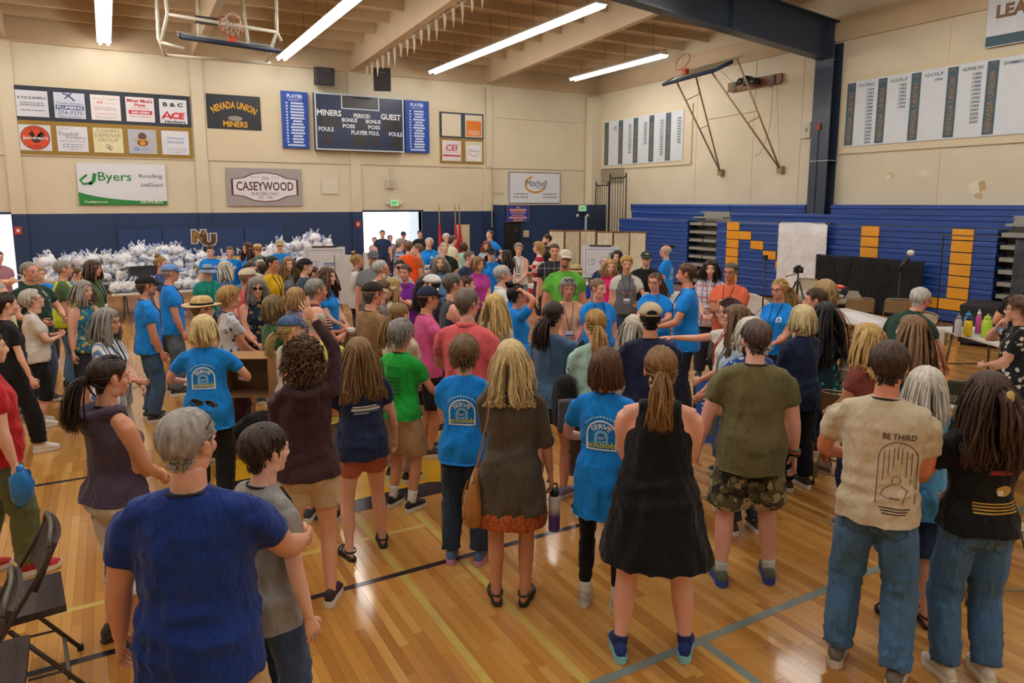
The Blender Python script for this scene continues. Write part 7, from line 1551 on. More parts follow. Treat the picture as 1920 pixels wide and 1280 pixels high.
    {'id': 21, 'p': (1.01, 7.63), 'h': 1.594, 'yaw': 82.3, 'label': 'woman with blonde hair in white and navy cold-shoulder top and maroon trousers', 'sex': 'f', 'w': 0.35, 'top': ('vneck', ('#ccd0d8', 'floral', '#46526e', '#e2e4ea')), 'bot': ('wide', '#3a1016'), 'arms': ('clasp', 'clasp'), 'hair': ('pixie', '#b28c52'), 'lanyard': 1, 'skin': '#d79a7c', 'shoe': ('sneaker', '#1a2233', '#d8d8da')},
    {'id': 22, 'p': (1.05, 8.13), 'h': 1.49, 'yaw': 78.2, 'label': 'woman with short grey hair behind the blonde woman in navy and white', 'sex': 'f', 'w': 0.3, 'top': ('tee', '#b06a60'), 'bot': ('capri', '#2a2a32'), 'arms': ('clasp', 'chest'), 'hair': ('pixie', '#a9a7a2')},
    {'id': 23, 'p': (1.39, 8.23), 'h': 1.62, 'yaw': 181.6, 'label': 'woman with long grey hair and sunglasses in navy flower-print blouse', 'sex': 'f', 'w': 0.35, 'top': ('vest', ('#161d33', 'floral', '#a8823a', '#2c5a68')), 'bot': ('capri', '#20242e'), 'arms': ('clasp', 'clasp'), 'hair': ('shoulder', '#8b8782'), 'glasses': 'sun', 'skin': '#dba286', 'shoe': ('sandal', '#3a3a40', '#2a2826')},
    {'id': 24, 'p': (1.28, 6.76), 'h': 1.58, 'yaw': 72.7, 'label': 'woman with chin-length light-brown hair in green cardigan', 'sex': 'f', 'w': 0.2, 'top': ('long', '#40603c'), 'bot': ('capri', '#b9ae9c'), 'arms': ('chest', 'bent'), 'hair': ('bob', '#77603f')},
    {'id': 25, 'p': (1.23, 5.89), 'h': 1.52, 'yaw': 77.8, 'label': 'woman in denim-blue cap with blonde ponytail and cream top', 'sex': 'f', 'w': 0.2, 'top': ('tee', '#d5ccc0'), 'bot': ('pants', '#d8d2c6'), 'arms': ('clasp', 'clasp'), 'hair': ('cappony', '#b59a64'), 'hat': ('cap', '#40597f', '#40597f')},
    {'id': 26, 'p': (1.3, 5.28), 'h': 1.68, 'yaw': 33.8, 'label': 'bald man with white fringe of hair in yellow t-shirt', 'sex': 'm', 'w': 0.35, 'top': ('tee', '#d8d46a'), 'bot': ('shorts', '#8a8274'), 'arms': ('bent', 'bent'), 'hair': ('bald', '#dcd6c8'), 'skin': '#d99c86'},
    {'id': 27, 'p': (1.75, 7.08), 'h': 1.69, 'yaw': 85.9, 'label': 'grey-haired man with sunglasses on his head holding a coffee cup', 'sex': 'm', 'w': 0.3, 'top': ('polo', ('#5a2030', 'hstripe', '#d8d0c8')), 'collar': '#5a2030', 'bot': ('jeans', ('#3a4a66', 'denim')), 'arms': ('phone', 'phone'), 'hair': ('short', '#8e8a86'), 'glasses': 'head', 'skin': '#cf8d76'},
    {'id': 28, 'p': (2.11, 6.41), 'h': 1.706, 'yaw': 72.9, 'label': 'man in black and tan cap and brown t-shirt', 'sex': 'm', 'w': 0.3, 'top': ('tee', '#8a6a48'), 'bot': ('shorts', '#3a3832'), 'arms': ('down', 'clasp'), 'hair': ('crop', '#5a544e'), 'hat': ('cap', '#221f1e', '#c9b48a'), 'lanyard': 1, 'badge': 0, 'skin': '#cf9076'},
    {'id': 29, 'p': (2.13, 5.75), 'h': 1.58, 'yaw': 62.4, 'label': 'woman with low blonde-brown ponytail in cream blouse', 'sex': 'f', 'w': 0.25, 'top': ('tee', '#d8cbb6'), 'bot': ('pants', '#b89a88'), 'arms': ('clasp', 'clasp'), 'hair': ('pony', '#86683c'), 'skin': '#d8a184'},
    {'id': 30, 'p': (2.59, 6.22), 'h': 1.651, 'yaw': 94.1, 'label': 'person in navy ball cap and bright pink t-shirt, side on', 'sex': 'm', 'w': 0.3, 'top': ('tee', '#d45c94', 0.86), 'bot': ('shorts', '#1a1a1e'), 'arms': ('bent', 'bent'), 'hair': ('crop', '#3a2a20'), 'hat': ('cap', '#1b2440', '#1b2440', '#e8e8ea'), 'lanyard': 1, 'badge': 0, 'skin': '#c98c70'},
    {'id': 31, 'p': (2.98, 6.48), 'h': 1.74, 'yaw': 100.7, 'label': 'man with short dark-grey hair and glasses in charcoal tank top', 'sex': 'm', 'w': 0.3, 'top': ('tank', '#3a3f47'), 'bot': ('shorts', '#2a2c32'), 'arms': ('clasp', 'clasp'), 'hair': ('short', '#5c5650'), 'glasses': 'clear', 'lanyard': 1, 'badge': 0, 'skin': '#d9a088'},
    {'id': 32, 'p': (3.22, 6.01), 'h': 1.56, 'yaw': 66.2, 'label': 'woman with straight blonde hair in white top behind the coral shirt', 'sex': 'f', 'w': 0.15, 'top': ('tee', '#dcdad6'), 'bot': ('pants', '#5a6070'), 'arms': ('clasp', 'clasp'), 'hair': ('long', '#d6b878')},
    {'id': 33, 'p': (3.66, 6.36), 'h': 1.6, 'yaw': 97.9, 'label': 'woman with black top bun in blue shirt, both hands on her head', 'sex': 'f', 'w': 0.25, 'bot': ('jeans', '#22304a'), 'arms': ('head', 'head'), 'hair': ('tbun', '#17110f'), 'glasses': 'sun', 'nod': -14, 'skin': '#d09074', 'top': ('tee', '#1287e6')},
    {'id': 34, 'p': (3.09, 4.77), 'h': 1.645, 'yaw': 59.9, 'label': 'woman with long dark ponytail in slate-blue tee and navy skort, arms apart', 'sex': 'f', 'w': 0.3, 'top': ('tee', '#4a6a88', 0.86), 'bot': ('short', '#182040'), 'arms': ('apart', 'clap'), 'hair': ('pony', '#24130f'), 'shoe': ('sneaker', '#7a7cae', '#c8c4d8'), 'skin': '#cd9276', 'stance': (0.1, 0.05, 0.2)},
    {'id': 35, 'p': (3.17, 4.29), 'h': 1.64, 'yaw': 25.0, 'label': 'woman with dark-blonde ponytail in mint shirt, seen from behind', 'sex': 'f', 'w': 0.15, 'top': ('shirt', '#aed2c6', 0.84), 'bot': ('capri', '#4a3a34'), 'arms': ('clasp', 'clasp'), 'hair': ('pony', '#a8834a'), 'bag': 1},
    {'id': 36, 'p': (3.51, 4.06), 'h': 1.7, 'yaw': 34.9, 'label': 'man in tan strap-back cap and dark navy t-shirt, seen from behind', 'sex': 'm', 'w': 0.35, 'top': ('tee', '#1e2444'), 'bot': ('shorts', '#2a2c3a'), 'arms': ('clasp', 'clasp'), 'hair': ('cap', '#1c1612'), 'hat': ('cap', '#c2b496', '#a8997a'), 'capgap': 1, 'lanyard': 1, 'badge': 0, 'skin': '#c8845f'},
    {'id': 37, 'p': (3.91, 4.73), 'h': 1.47, 'yaw': 14.6, 'label': 'woman with straight white-blonde hair beside the tan strap-back cap', 'sex': 'f', 'w': 0.2, 'top': ('tee', '#c8c0b4'), 'bot': ('pants', '#6a6a70'), 'arms': ('clasp', 'clasp'), 'hair': ('long', '#cfc8ba')},
    {'id': 38, 'p': (4.0, 3.52), 'h': 1.6, 'yaw': 18.7, 'label': 'woman with white hair in blue flower-print blouse behind the olive t-shirt', 'sex': 'f', 'w': 0.45, 'top': ('tee', ('#2e529c', 'floral', '#dfe6f0', '#6f92cc')), 'bot': ('pants', '#2a3248'), 'arms': ('clasp', 'clasp'), 'hair': ('curlbob', '#ded8c8')},
    {'id': 39, 'p': (5.02, 3.88), 'h': 1.587, 'yaw': 10.0, 'label': 'woman with blonde bob and glasses in dark navy top', 'sex': 'f', 'w': 0.3, 'top': ('long', '#13213f', 0.8), 'sleeve': 1.15, 'bot': ('pants', '#10131c'), 'arms': ('clasp', 'clasp'), 'hair': ('bob', '#dcc796'), 'glasses': 'clear'},
    {'id': 40, 'p': (5.5, 4.03), 'h': 1.562, 'yaw': 1.6, 'label': 'woman with very long black hair in turquoise print top and denim capris', 'sex': 'f', 'w': 0.3, 'top': ('vest', ('#14343c', 'floral', '#2cb0ac', '#0d1c24')), 'bot': ('capri', ('#23446a', 'denim')), 'arms': ('clasp', 'clasp'), 'hair': ('xl', '#170f10'), 'skin': '#b87950', 'shoe': ('flat', '#9a8a78', '#6a5c50')},
    {'id': 41, 'p': (4.81, 3.15), 'h': 1.558, 'yaw': -9.2, 'label': 'woman with wavy blonde hair in rust t-shirt and dark jeans', 'sex': 'f', 'w': 0.3, 'top': ('tee', '#80423c'), 'bot': ('jeans', ('#1f2f4c', 'denim')), 'arms': ('clasp', 'clasp'), 'hair': ('wavy', '#c6a468'), 'skin': '#c98f72', 'shoe': ('sneaker', '#6a7078', '#c8c4bc')},
    {'id': 42, 'p': (5.45, 3.2), 'h': 1.56, 'yaw': -15.8, 'label': 'girl with long straight light-brown hair in blue shirt, clapping', 'sex': 'f', 'w': 0.1, 'bot': ('short', '#2a3a58'), 'arms': ('clap', 'clap'), 'hair': ('xl', '#86664a'), 'skin': '#dfae94', 'top': ('tee', '#1287e6')},
    {'id': 43, 'p': (3.94, 2.21), 'h': 1.52, 'yaw': 35.7, 'label': 'woman with straight white bob in light-blue shirt behind the cream t-shirt', 'sex': 'f', 'w': 0.2, 'top': ('tee', '#5aa8dc', 0.78), 'bot': ('bermuda', ('#2f4a70', 'denim')), 'arms': ('clasp', 'clasp'), 'hair': ('shoulder', '#e0dacd'), 'shoe': ('sandal', '#2c221c', '#2a201a')},
    {'id': 44, 'p': (6.72, 4.1), 'h': 1.66, 'yaw': 99.9, 'label': 'white-haired man in dark green polo bending over the table', 'sex': 'm', 'w': 0.4, 'lean': 22, 'top': ('polo', '#1d3d33'), 'collar': '#1d3d33', 'bot': ('pants', '#5a5a54'), 'arms': ('reach', 'bent'), 'hair': ('short', '#cfccc8'), 'glasses': 'clear', 'skin': '#d09580'},
    {'id': 45, 'p': (5.15, 2.52), 'h': 1.62, 'yaw': -16.1, 'label': 'seated grey-haired man in dark green shirt behind the table displays', 'sex': 'm', 'w': 0.3, 'sit': 1, 'top': ('tee', '#1f342c'), 'bot': ('pants', '#33332f'), 'arms': ('lap', 'lap'), 'hair': ('short', '#8a8780')},
    {'id': 46, 'p': (7.12, 3.22), 'h': 1.6, 'yaw': -26.4, 'label': 'woman with short brown hair and glasses in black dress, hand at her chin', 'sex': 'f', 'w': 0.35, 'top': ('tee', ('#151518', 'floral', '#c8c4b4', '#1c1c20')), 'bot': ('skirt', '#101013'), 'skz': 0.45, 'arms': ('chin', 'belly'), 'hair': ('pixie', '#5a3f2c'), 'glasses': 'clear', 'skin': '#d6a086'},
    {'id': 47, 'p': (8.74, 3.86), 'h': 1.76, 'yaw': 46.1, 'label': 'person in black shirt standing by the speaker at right edge', 'sex': 'm', 'w': 0.3, 'top': ('tee', '#141519'), 'bot': ('pants', '#1c1c20'), 'arms': ('down', 'bent'), 'hair': ('short', '#2a201a')},
    {'id': 48, 'p': (-0.87, 10.25), 'h': 1.74, 'yaw': 135.2, 'label': 'man with grey goatee in dark green polo with white shoulder stripes', 'sex': 'm', 'w': 0.45, 'top': ('polo', '#163528'), 'collar': '#163528', 'bot': ('jeans', ('#3a4e6a', 'denim')), 'arms': ('bent', 'bent'), 'hair': ('recede', '#8f8c88'), 'beard': ('goatee', '#b8b4ae'), 'skin': '#d39a84', 'print': 'polo_stripes'},
    {'id': 49, 'p': (-0.79, 9.19), 'h': 1.5, 'yaw': 77.1, 'label': 'woman with short grey hair in white blouse looking at a phone', 'sex': 'f', 'w': 0.45, 'top': ('tee', '#dcd6cc'), 'bot': ('capri', '#15161c'), 'arms': ('phone', 'phone'), 'hair': ('pixie', '#c3bdb2'), 'lanyard': 1, 'glasses': 'clear', 'nod': -18, 'shoe': ('sneaker', '#e6e2dc', '#e6e2dc')},
    {'id': 50, 'p': (-0.57, 10.93), 'h': 1.7, 'yaw': 83.0, 'label': 'man with grey hair in yellow safety vest over green shirt and jeans', 'sex': 'm', 'w': 0.4, 'top': ('tee', '#45603a'), 'over': ('vest', '#cfe03c'), 'bot': ('jeans', ('#4a6a8c', 'denim')), 'arms': ('down', 'down'), 'hair': ('short', '#9a958c'), 'skin': '#d39a80', 'shoe': ('shoe', '#1c1a1c', '#141414')},
    {'id': 51, 'p': (-0.24, 11.32), 'h': 1.66, 'yaw': 116.8, 'label': 'woman with brown hair in olive-green t-shirt with name badge', 'sex': 'f', 'w': 0.45, 'top': ('tee', '#4d6340'), 'bot': ('capri', '#3a3c40'), 'arms': ('down', 'down'), 'hair': ('shoulder', '#4f3426'), 'lanyard': 1, 'print': None, 'skin': '#d49a80'},
    {'id': 52, 'p': (-0.31, 9.39), 'h': 1.56, 'yaw': 133.1, 'label': 'woman with grey hair in teal flower-print sleeveless blouse', 'sex': 'f', 'w': 0.35, 'top': ('vest', ('#1f5a74', 'floral', '#c8a838', '#2f8aa0')), 'bot': ('shorts', '#2f3138'), 'arms': ('down', 'clasp'), 'hair': ('shoulder', '#9c948a'), 'skin': '#d59f86'},
    {'id': 53, 'p': (-1.74, 15.33), 'h': 1.6, 'yaw': 143.5, 'label': 'person in mauve shirt standing in the bright doorway at left edge', 'sex': 'm', 'w': 0.3, 'top': ('tee', '#9a6a78'), 'bot': ('pants', '#4a4640'), 'arms': ('cross', 'cross'), 'hair': ('short', '#4a3020')},
    {'id': 54, 'p': (-1.13, 9.6), 'h': 1.56, 'yaw': 113.3, 'label': 'person in cream shirt half out of view at left edge', 'sex': 'm', 'w': 0.5, 'top': ('tee', '#d6cda0'), 'bot': ('pants', '#6a5a40'), 'arms': ('down', 'down'), 'hair': ('short', '#a9a7a2')},
    {'id': 55, 'p': (-0.94, 12.54), 'h': 1.5, 'yaw': 165.7, 'label': 'person with sandy hair far behind the green polo man', 'sex': 'm', 'w': 0.2, 'top': ('tee', '#1287e6'), 'bot': ('pants', '#3a3a44'), 'hair': ('short', '#a07a50')},
    {'id': 56, 'p': (-0.62, 13.25), 'h': 1.42, 'yaw': 97.7, 'label': 'person in blue shirt bending behind the safety vest man', 'sex': 'm', 'w': 0.2, 'lean': 10, 'top': ('tee', '#1287e6'), 'bot': ('pants', '#3a3a44'), 'hair': ('short', '#6a4a30')},
    {'id': 57, 'p': (0.65, 12.1), 'h': 1.62, 'yaw': 118.1, 'label': 'woman with blonde bun behind the light-blue cap', 'sex': 'f', 'w': 0.2, 'top': ('tee', '#3a4a7a'), 'bot': ('pants', '#33363e'), 'hair': ('tbun', '#a07a4a'), 'glasses': 'sun'},
    {'id': 58, 'p': (1.28, 11.7), 'h': 1.5, 'yaw': 181.2, 'label': 'child in grey bucket hat and teal t-shirt', 'sex': 'm', 'w': 0.1, 'top': ('tee', '#148a7c'), 'bot': ('shorts', '#2a2e3a'), 'arms': ('down', 'down'), 'hair': ('short', '#2f2420'), 'hat': ('bucket', '#8fa2c0', '#1c1c22'), 'lanyard': 1, 'badge': 0},
    {'id': 59, 'p': (1.79, 15.7), 'h': 1.56, 'yaw': 184.5, 'label': 'boy with black hair in blue shirt below the wall monogram', 'sex': 'm', 'w': 0.1, 'top': ('tee', '#1287e6'), 'bot': ('pants', '#22242a'), 'hair': ('short', '#1f1814'), 'print': 'logo'},
    {'id': 60, 'p': (2.14, 15.48), 'h': 1.55, 'yaw': 187.9, 'label': 'boy with brown hair in blue shirt beside the heap of bags', 'sex': 'm', 'w': 0.1, 'top': ('tee', '#1287e6'), 'bot': ('pants', '#22242a'), 'hair': ('short', '#5a3c28'), 'print': 'logo'},
    {'id': 61, 'p': (2.46, 15.25), 'h': 1.64, 'yaw': 244.2, 'label': 'woman with long dark-brown hair in blue shirt by the wall lettering', 'sex': 'f', 'w': 0.1, 'top': ('tee', '#1287e6'), 'bot': ('pants', '#22242a'), 'hair': ('long', '#4a281a')},
    {'id': 62, 'p': (2.55, 14.73), 'h': 1.62, 'yaw': 179.8, 'label': 'person in brown straw hat before the far wall', 'sex': 'f', 'w': 0.2, 'top': ('tee', '#5a6a5a'), 'bot': ('pants', '#33363e'), 'hair': ('short', '#8a6a4a'), 'hat': ('straw', '#b98f52', '#5a3a20')},
    {'id': 63, 'p': (3.0, 14.81), 'h': 1.7, 'yaw': 189.4, 'label': 'man in khaki cap and blue shirt standing before the bag heap', 'sex': 'm', 'w': 0.3, 'top': ('tee', '#1287e6'), 'bot': ('shorts', '#6a6454'), 'arms': ('cross', 'cross'), 'hair': ('short', '#6a5a4a'), 'hat': ('cap', '#a39a7c', '#a39a7c'), 'lanyard': 1, 'badge': 0},
    {'id': 64, 'p': (1.44, 11.0), 'h': 1.6, 'yaw': 102.5, 'label': 'woman with long white hair in blue flower-print blouse', 'sex': 'f', 'w': 0.3, 'top': ('tee', ('#2e4a86', 'floral', '#c8d4e8', '#5a7ab8')), 'bot': ('pants', '#2a3040'), 'hair': ('shoulder', '#d6d0c2'), 'nod': -14, 'glasses': 'clear'},
    {'id': 65, 'p': (1.41, 8.99), 'h': 1.66, 'yaw': 83.9, 'label': 'person in cream cap and coral shirt facing right', 'sex': 'm', 'w': 0.3, 'top': ('tee', '#d4505e'), 'bot': ('pants', '#33363e'), 'hair': ('short', '#8a7a6a'), 'hat': ('cap', '#cfc4a8', '#cfc4a8'), 'skin': '#c67e66'},
    {'id': 66, 'p': (2.14, 12.26), 'h': 1.58, 'yaw': 174.9, 'label': 'man in grey-green cap far behind the grey-haired woman', 'sex': 'm', 'w': 0.2, 'top': ('tee', '#6a7a6a'), 'bot': ('pants', '#33363e'), 'hair': ('short', '#5a4a3a'), 'hat': ('cap', '#5a6a5a', '#c8c8c0')},
    {'id': 67, 'p': (1.61, 9.96), 'h': 1.66, 'yaw': 159.2, 'label': 'person with dark hair and sunglasses behind the cream cap', 'sex': 'm', 'w': 0.2, 'top': ('tee', '#5a7a8a'), 'bot': ('pants', '#33363e'), 'hair': ('short', '#2a2220'), 'glasses': 'sun'},
    {'id': 68, 'p': (2.08, 10.91), 'h': 1.66, 'yaw': 135.8, 'label': 'woman with black headband in yellow t-shirt', 'sex': 'f', 'w': 0.3, 'top': ('tee', '#e0b41c'), 'bot': ('pants', '#2a3040'), 'hair': ('bun', '#1c1614'), 'lanyard': 1, 'badge': 0, 'skin': '#c98a66'},
    {'id': 69, 'p': (2.09, 11.69), 'h': 1.5, 'yaw': 30.2, 'label': 'person in blue shirt turned away beside the yellow t-shirt', 'sex': 'f', 'w': 0.3, 'top': ('tee', '#1287e6'), 'bot': ('pants', '#2a3040'), 'hair': ('short', '#3a2a22')},
    {'id': 70, 'p': (2.42, 11.4), 'h': 1.6, 'yaw': 177.0, 'label': 'girl with long light-brown hair in grey tank top', 'sex': 'f', 'w': 0.1, 'top': ('tank', '#77787e'), 'bot': ('short', '#4a5a70'), 'hair': ('long', '#94724c')},
    {'id': 71, 'p': (2.37, 10.16), 'h': 1.66, 'yaw': 95.2, 'label': 'young man with black cap worn backwards in dark t-shirt, facing right', 'sex': 'm', 'w': 0.15, 'top': ('tee', '#2c3a4c'), 'bot': ('pants', '#33363e'), 'hair': ('short', '#3a2a20'), 'hat': ('capback', '#1c1c20', '#1c1c20')},
    {'id': 72, 'p': (2.35, 8.88), 'h': 1.64, 'yaw': 134.9, 'label': 'woman with long brown hair in blue shirt clasping her hands', 'sex': 'f', 'w': 0.25, 'top': ('tee', '#1287e6'), 'bot': ('capri', '#2a3040'), 'arms': ('clasp', 'clasp'), 'hair': ('long', '#5a3a28'), 'print': 'logo'},
    {'id': 73, 'p': (2.72, 11.1), 'h': 1.45, 'yaw': 103.8, 'label': 'woman with dark hair behind the grey-haired man with cup', 'sex': 'f', 'w': 0.2, 'top': ('tee', '#4a4048'), 'bot': ('pants', '#33363e'), 'hair': ('pony', '#33201a')},
    {'id': 74, 'p': (1.75, 7.97), 'h': 1.5, 'yaw': 62.4, 'label': 'child with sandy hair between green cardigan and yellow t-shirt', 'sex': 'f', 'w': 0.1, 'top': ('tee', '#8a7a8a'), 'bot': ('pants', '#33363e'), 'hair': ('bob', '#b08a5c')},
    {'id': 75, 'p': (3.36, 10.89), 'h': 1.64, 'yaw': 109.1, 'label': 'woman with messy blonde bun in white t-shirt and black shorts', 'sex': 'f', 'w': 0.1, 'top': ('tee', '#ddd6d0'), 'bot': ('shorts', '#1c1c22'), 'arms': ('down', 'down'), 'hair': ('tbun', '#a5824e'), 'lanyard': 1, 'badge': 0, 'skin': '#c98e72'},
    {'id': 76, 'p': (3.49, 10.45), 'h': 1.72, 'yaw': 190.5, 'label': 'bearded man in grey cap and grey t-shirt before the whiteboard', 'sex': 'm', 'w': 0.3, 'top': ('tee', '#7a8082'), 'bot': ('pants', '#44464a'), 'hair': ('short', '#6a6460'), 'hat': ('cap', '#66686a', '#4a4c50'), 'beard': ('full', '#a8a29a'), 'skin': '#cf947c'},
    {'id': 77, 'p': (2.97, 8.64), 'h': 1.72, 'yaw': 100.9, 'label': 'man with full white beard and glasses in off-white shirt', 'sex': 'm', 'w': 0.5, 'top': ('shirt', '#dcd6c6'), 'collar': '#dcd6c6', 'bot': ('pants', '#6a6452'), 'arms': ('clasp', 'clasp'), 'hair': ('recede', '#b6b2ac'), 'beard': ('long', '#dcd8d2'), 'glasses': 'clear', 'skin': '#d68f78'},
    {'id': 78, 'p': (2.61, 7.58), 'h': 1.58, 'yaw': 99.0, 'label': 'woman with brown hair in grey top beside the black and tan cap', 'sex': 'f', 'w': 0.2, 'top': ('tee', ('#7a716c', 'vstripe', '#5f5854')), 'bot': ('pants', '#33363e'), 'hair': ('short', '#6a4a34'), 'hat': ('cap', '#5a4a38', '#c0aa80')},
    {'id': 79, 'p': (2.91, 8.04), 'h': 1.54, 'yaw': 114.9, 'label': 'woman with blonde hair in white lace top', 'sex': 'f', 'w': 0.2, 'top': ('tee', ('#e0dcd2', 'lace', '#c0baa8')), 'bot': ('pants', '#b0a898'), 'hair': ('shoulder', '#b4915c')},
    {'id': 80, 'p': (3.53, 9.19), 'h': 1.6, 'yaw': 226.0, 'label': 'woman in purple v-neck blouse pointing with one hand', 'sex': 'f', 'w': 0.35, 'top': ('vneck', '#6c1e86'), 'bot': ('pants', '#2a2c34'), 'arms': ('clasp', 'chest'), 'hair': ('bun', '#4a3428'), 'skin': '#d59a82'},
    {'id': 81, 'p': (3.85, 10.26), 'h': 1.58, 'yaw': 195.6, 'label': 'woman with sunglasses and pale blue top behind the purple blouse', 'sex': 'f', 'w': 0.2, 'top': ('tee', '#b8c6d8'), 'bot': ('pants', '#33363e'), 'hair': ('bun', '#2a1e1a'), 'glasses': 'sun'},
    {'id': 82, 'p': (3.32, 8.03), 'h': 1.54, 'yaw': 92.0, 'label': 'woman with long black hair behind the navy ball cap', 'sex': 'f', 'w': 0.2, 'top': ('tee', '#3a3440'), 'bot': ('pants', '#33363e'), 'hair': ('long', '#1c1416')},
    {'id': 83, 'p': (3.15, 7.35), 'h': 1.64, 'yaw': 313.2, 'label': 'person in black and white trucker cap facing left', 'sex': 'm', 'w': 0.3, 'top': ('tee', '#22242c'), 'bot': ('pants', '#2a2c34'), 'hair': ('short', '#2a201a'), 'hat': ('trucker', '#e0e0dc', '#1a1a1e')},
    {'id': 84, 'p': (3.73, 7.72), 'h': 1.56, 'yaw': 111.2, 'label': 'woman with brown hair in bun behind the charcoal tank top', 'sex': 'f', 'w': 0.2, 'top': ('tee', '#8ab0d4'), 'bot': ('pants', '#33363e'), 'hair': ('bun', '#4a3022')},
    {'id': 85, 'p': (4.35, 9.88), 'h': 1.66, 'yaw': 201.8, 'label': 'person with long grey hair and beard behind the trucker cap', 'sex': 'm', 'w': 0.3, 'top': ('tee', '#5a86b0'), 'bot': ('pants', '#33363e'), 'hair': ('shoulder', '#9a938c'), 'beard': ('long', '#4a423c')},
    {'id': 86, 'p': (5.05, 12.96), 'h': 1.71, 'yaw': 26.3, 'label': 'man in orange safety vest, seen from behind', 'sex': 'm', 'w': 0.3, 'top': ('tee', '#d86a3a'), 'over': ('vest', '#ff5a1c'), 'bot': ('pants', '#33363e'), 'hair': ('short', '#7a5a3a')},
    {'id': 87, 'p': (5.21, 13.84), 'h': 1.72, 'yaw': 92.6, 'label': 'grey-haired man in blue plaid shirt near the doorway', 'sex': 'm', 'w': 0.35, 'top': ('shirt', ('#4a6a9c', 'plaid', '#38527e', '#7a94bc')), 'bot': ('pants', '#3a3e48'), 'hair': ('short', '#a09a92'), 'arms': ('clasp', 'clasp')},
    {'id': 88, 'p': (5.47, 13.48), 'h': 1.61, 'yaw': 297.1, 'label': 'woman with brown hair in grey vest with hands raised', 'sex': 'f', 'w': 0.3, 'top': ('tee', ('#7c8a9a', 'floral', '#9aa6b4', '#66727e')), 'bot': ('pants', '#44484e'), 'hair': ('short', '#6a5644'), 'arms': ('chest', 'chest')},
    {'id': 89, 'p': (6.37, 15.05), 'h': 1.64, 'yaw': 218.0, 'label': 'white-haired woman in blue shirt and cream trousers looking down', 'sex': 'f', 'w': 0.4, 'top': ('tee', '#1287e6'), 'bot': ('pants', '#d8c69c'), 'hair': ('pixie', '#e0dcd6'), 'print': 'logo', 'lanyard': 1, 'nod': -20, 'arms': ('clasp', 'clasp')},
    {'id': 90, 'p': (5.49, 12.27), 'h': 1.72, 'yaw': 194.1, 'label': 'man in dark green t-shirt with yellow emblem looking down', 'sex': 'm', 'w': 0.3, 'top': ('tee', '#14281c'), 'bot': ('shorts', '#4a4438'), 'hair': ('recede', '#7a746e'), 'nod': -25, 'arms': ('down', 'down'), 'print': 'yellow_mark'},
    {'id': 91, 'p': (7.64, 16.93), 'h': 1.64, 'yaw': 184.3, 'label': 'woman with white hair by the rolled flags', 'sex': 'f', 'w': 0.3, 'top': ('tee', '#cfc0cc'), 'bot': ('pants', '#4a4650'), 'hair': ('pixie', '#e4e0da')},
    {'id': 92, 'p': (7.21, 15.61), 'h': 1.66, 'yaw': 84.8, 'label': 'person with brown hair in pale yellow shirt by the rolled flags', 'sex': 'f', 'w': 0.2, 'top': ('tee', '#d8d8b8'), 'bot': ('pants', '#4a4650'), 'hair': ('short', '#5a4234')},
    {'id': 93, 'p': (7.68, 15.97), 'h': 1.45, 'yaw': 45.7, 'label': 'child with brown hair in mint t-shirt, seen from behind', 'sex': 'f', 'w': 0.1, 'top': ('tee', '#a8d4c4'), 'bot': ('pants', '#9a3a34'), 'hair': ('bob', '#5a3c2a')},
    {'id': 94, 'p': (7.23, 20.7), 'h': 1.62, 'yaw': 197.3, 'label': 'man in navy t-shirt standing in the bright doorway', 'sex': 'm', 'w': 0.2, 'top': ('tee', '#1c3050'), 'bot': ('pants', '#2a3040'), 'hair': ('short', '#6a5040')},
    {'id': 95, 'p': (7.89, 20.66), 'h': 1.56, 'yaw': 200.9, 'label': 'person in dark cap in the bright doorway', 'sex': 'm', 'w': 0.2, 'top': ('tee', '#2a3450'), 'bot': ('pants', '#2a3040'), 'hair': ('short', '#3a3030'), 'hat': ('cap', '#2a3040', '#2a3040')},
    {'id': 96, 'p': (8.55, 20.95), 'h': 1.57, 'yaw': 204.2, 'label': 'person in black shirt at the right of the bright doorway', 'sex': 'm', 'w': 0.2, 'top': ('tee', '#1c1c22'), 'bot': ('pants', '#2a3040'), 'hair': ('short', '#3a3030')},
    {'id': 97, 'p': (7.57, 20.98), 'h': 1.44, 'yaw': 189.8, 'label': 'person in pale shirt outside the bright doorway', 'sex': 'f', 'w': 0.2, 'top': ('tee', '#b8a0b4'), 'bot': ('pants', '#5a5060'), 'hair': ('short', '#8a6a60')},
    {'id': 98, 'p': (7.38, 21.9), 'h': 1.34, 'yaw': 193.6, 'label': 'person in pink shirt outside at the left of the bright doorway', 'sex': 'f', 'w': 0.2, 'top': ('tee', '#d8b0b4'), 'bot': ('pants', '#5a5060'), 'hair': ('short', '#8a6a60')},
    {'id': 99, 'p': (5.02, 9.92), 'h': 1.6, 'yaw': 176.8, 'label': 'woman with light-brown bob in magenta top with bag strap', 'sex': 'f', 'w': 0.25, 'top': ('tee', '#b23c98'), 'bot': ('capri', '#3a3c48'), 'hair': ('bob', '#86643c'), 'arms': ('clasp', 'clasp'), 'skin': '#d69c80'},
    {'id': 100, 'p': (5.13, 10.74), 'h': 1.66, 'yaw': 146.1, 'label': 'man with greying hair in navy shirt moving behind the magenta top', 'sex': 'm', 'w': 0.3, 'lean': 12, 'top': ('tee', '#26304e'), 'bot': ('pants', '#33363e'), 'hair': ('recede', '#6a5a50')},
    {'id': 101, 'p': (6.1, 11.55), 'h': 1.62, 'yaw': 192.8, 'label': 'woman in black cap and blue shirt behind the white-haired man', 'sex': 'f', 'w': 0.2, 'top': ('tee', '#1287e6'), 'bot': ('pants', '#33363e'), 'hair': ('pony', '#2a1c16'), 'hat': ('cap', '#1a1a1e', '#1a1a1e')},
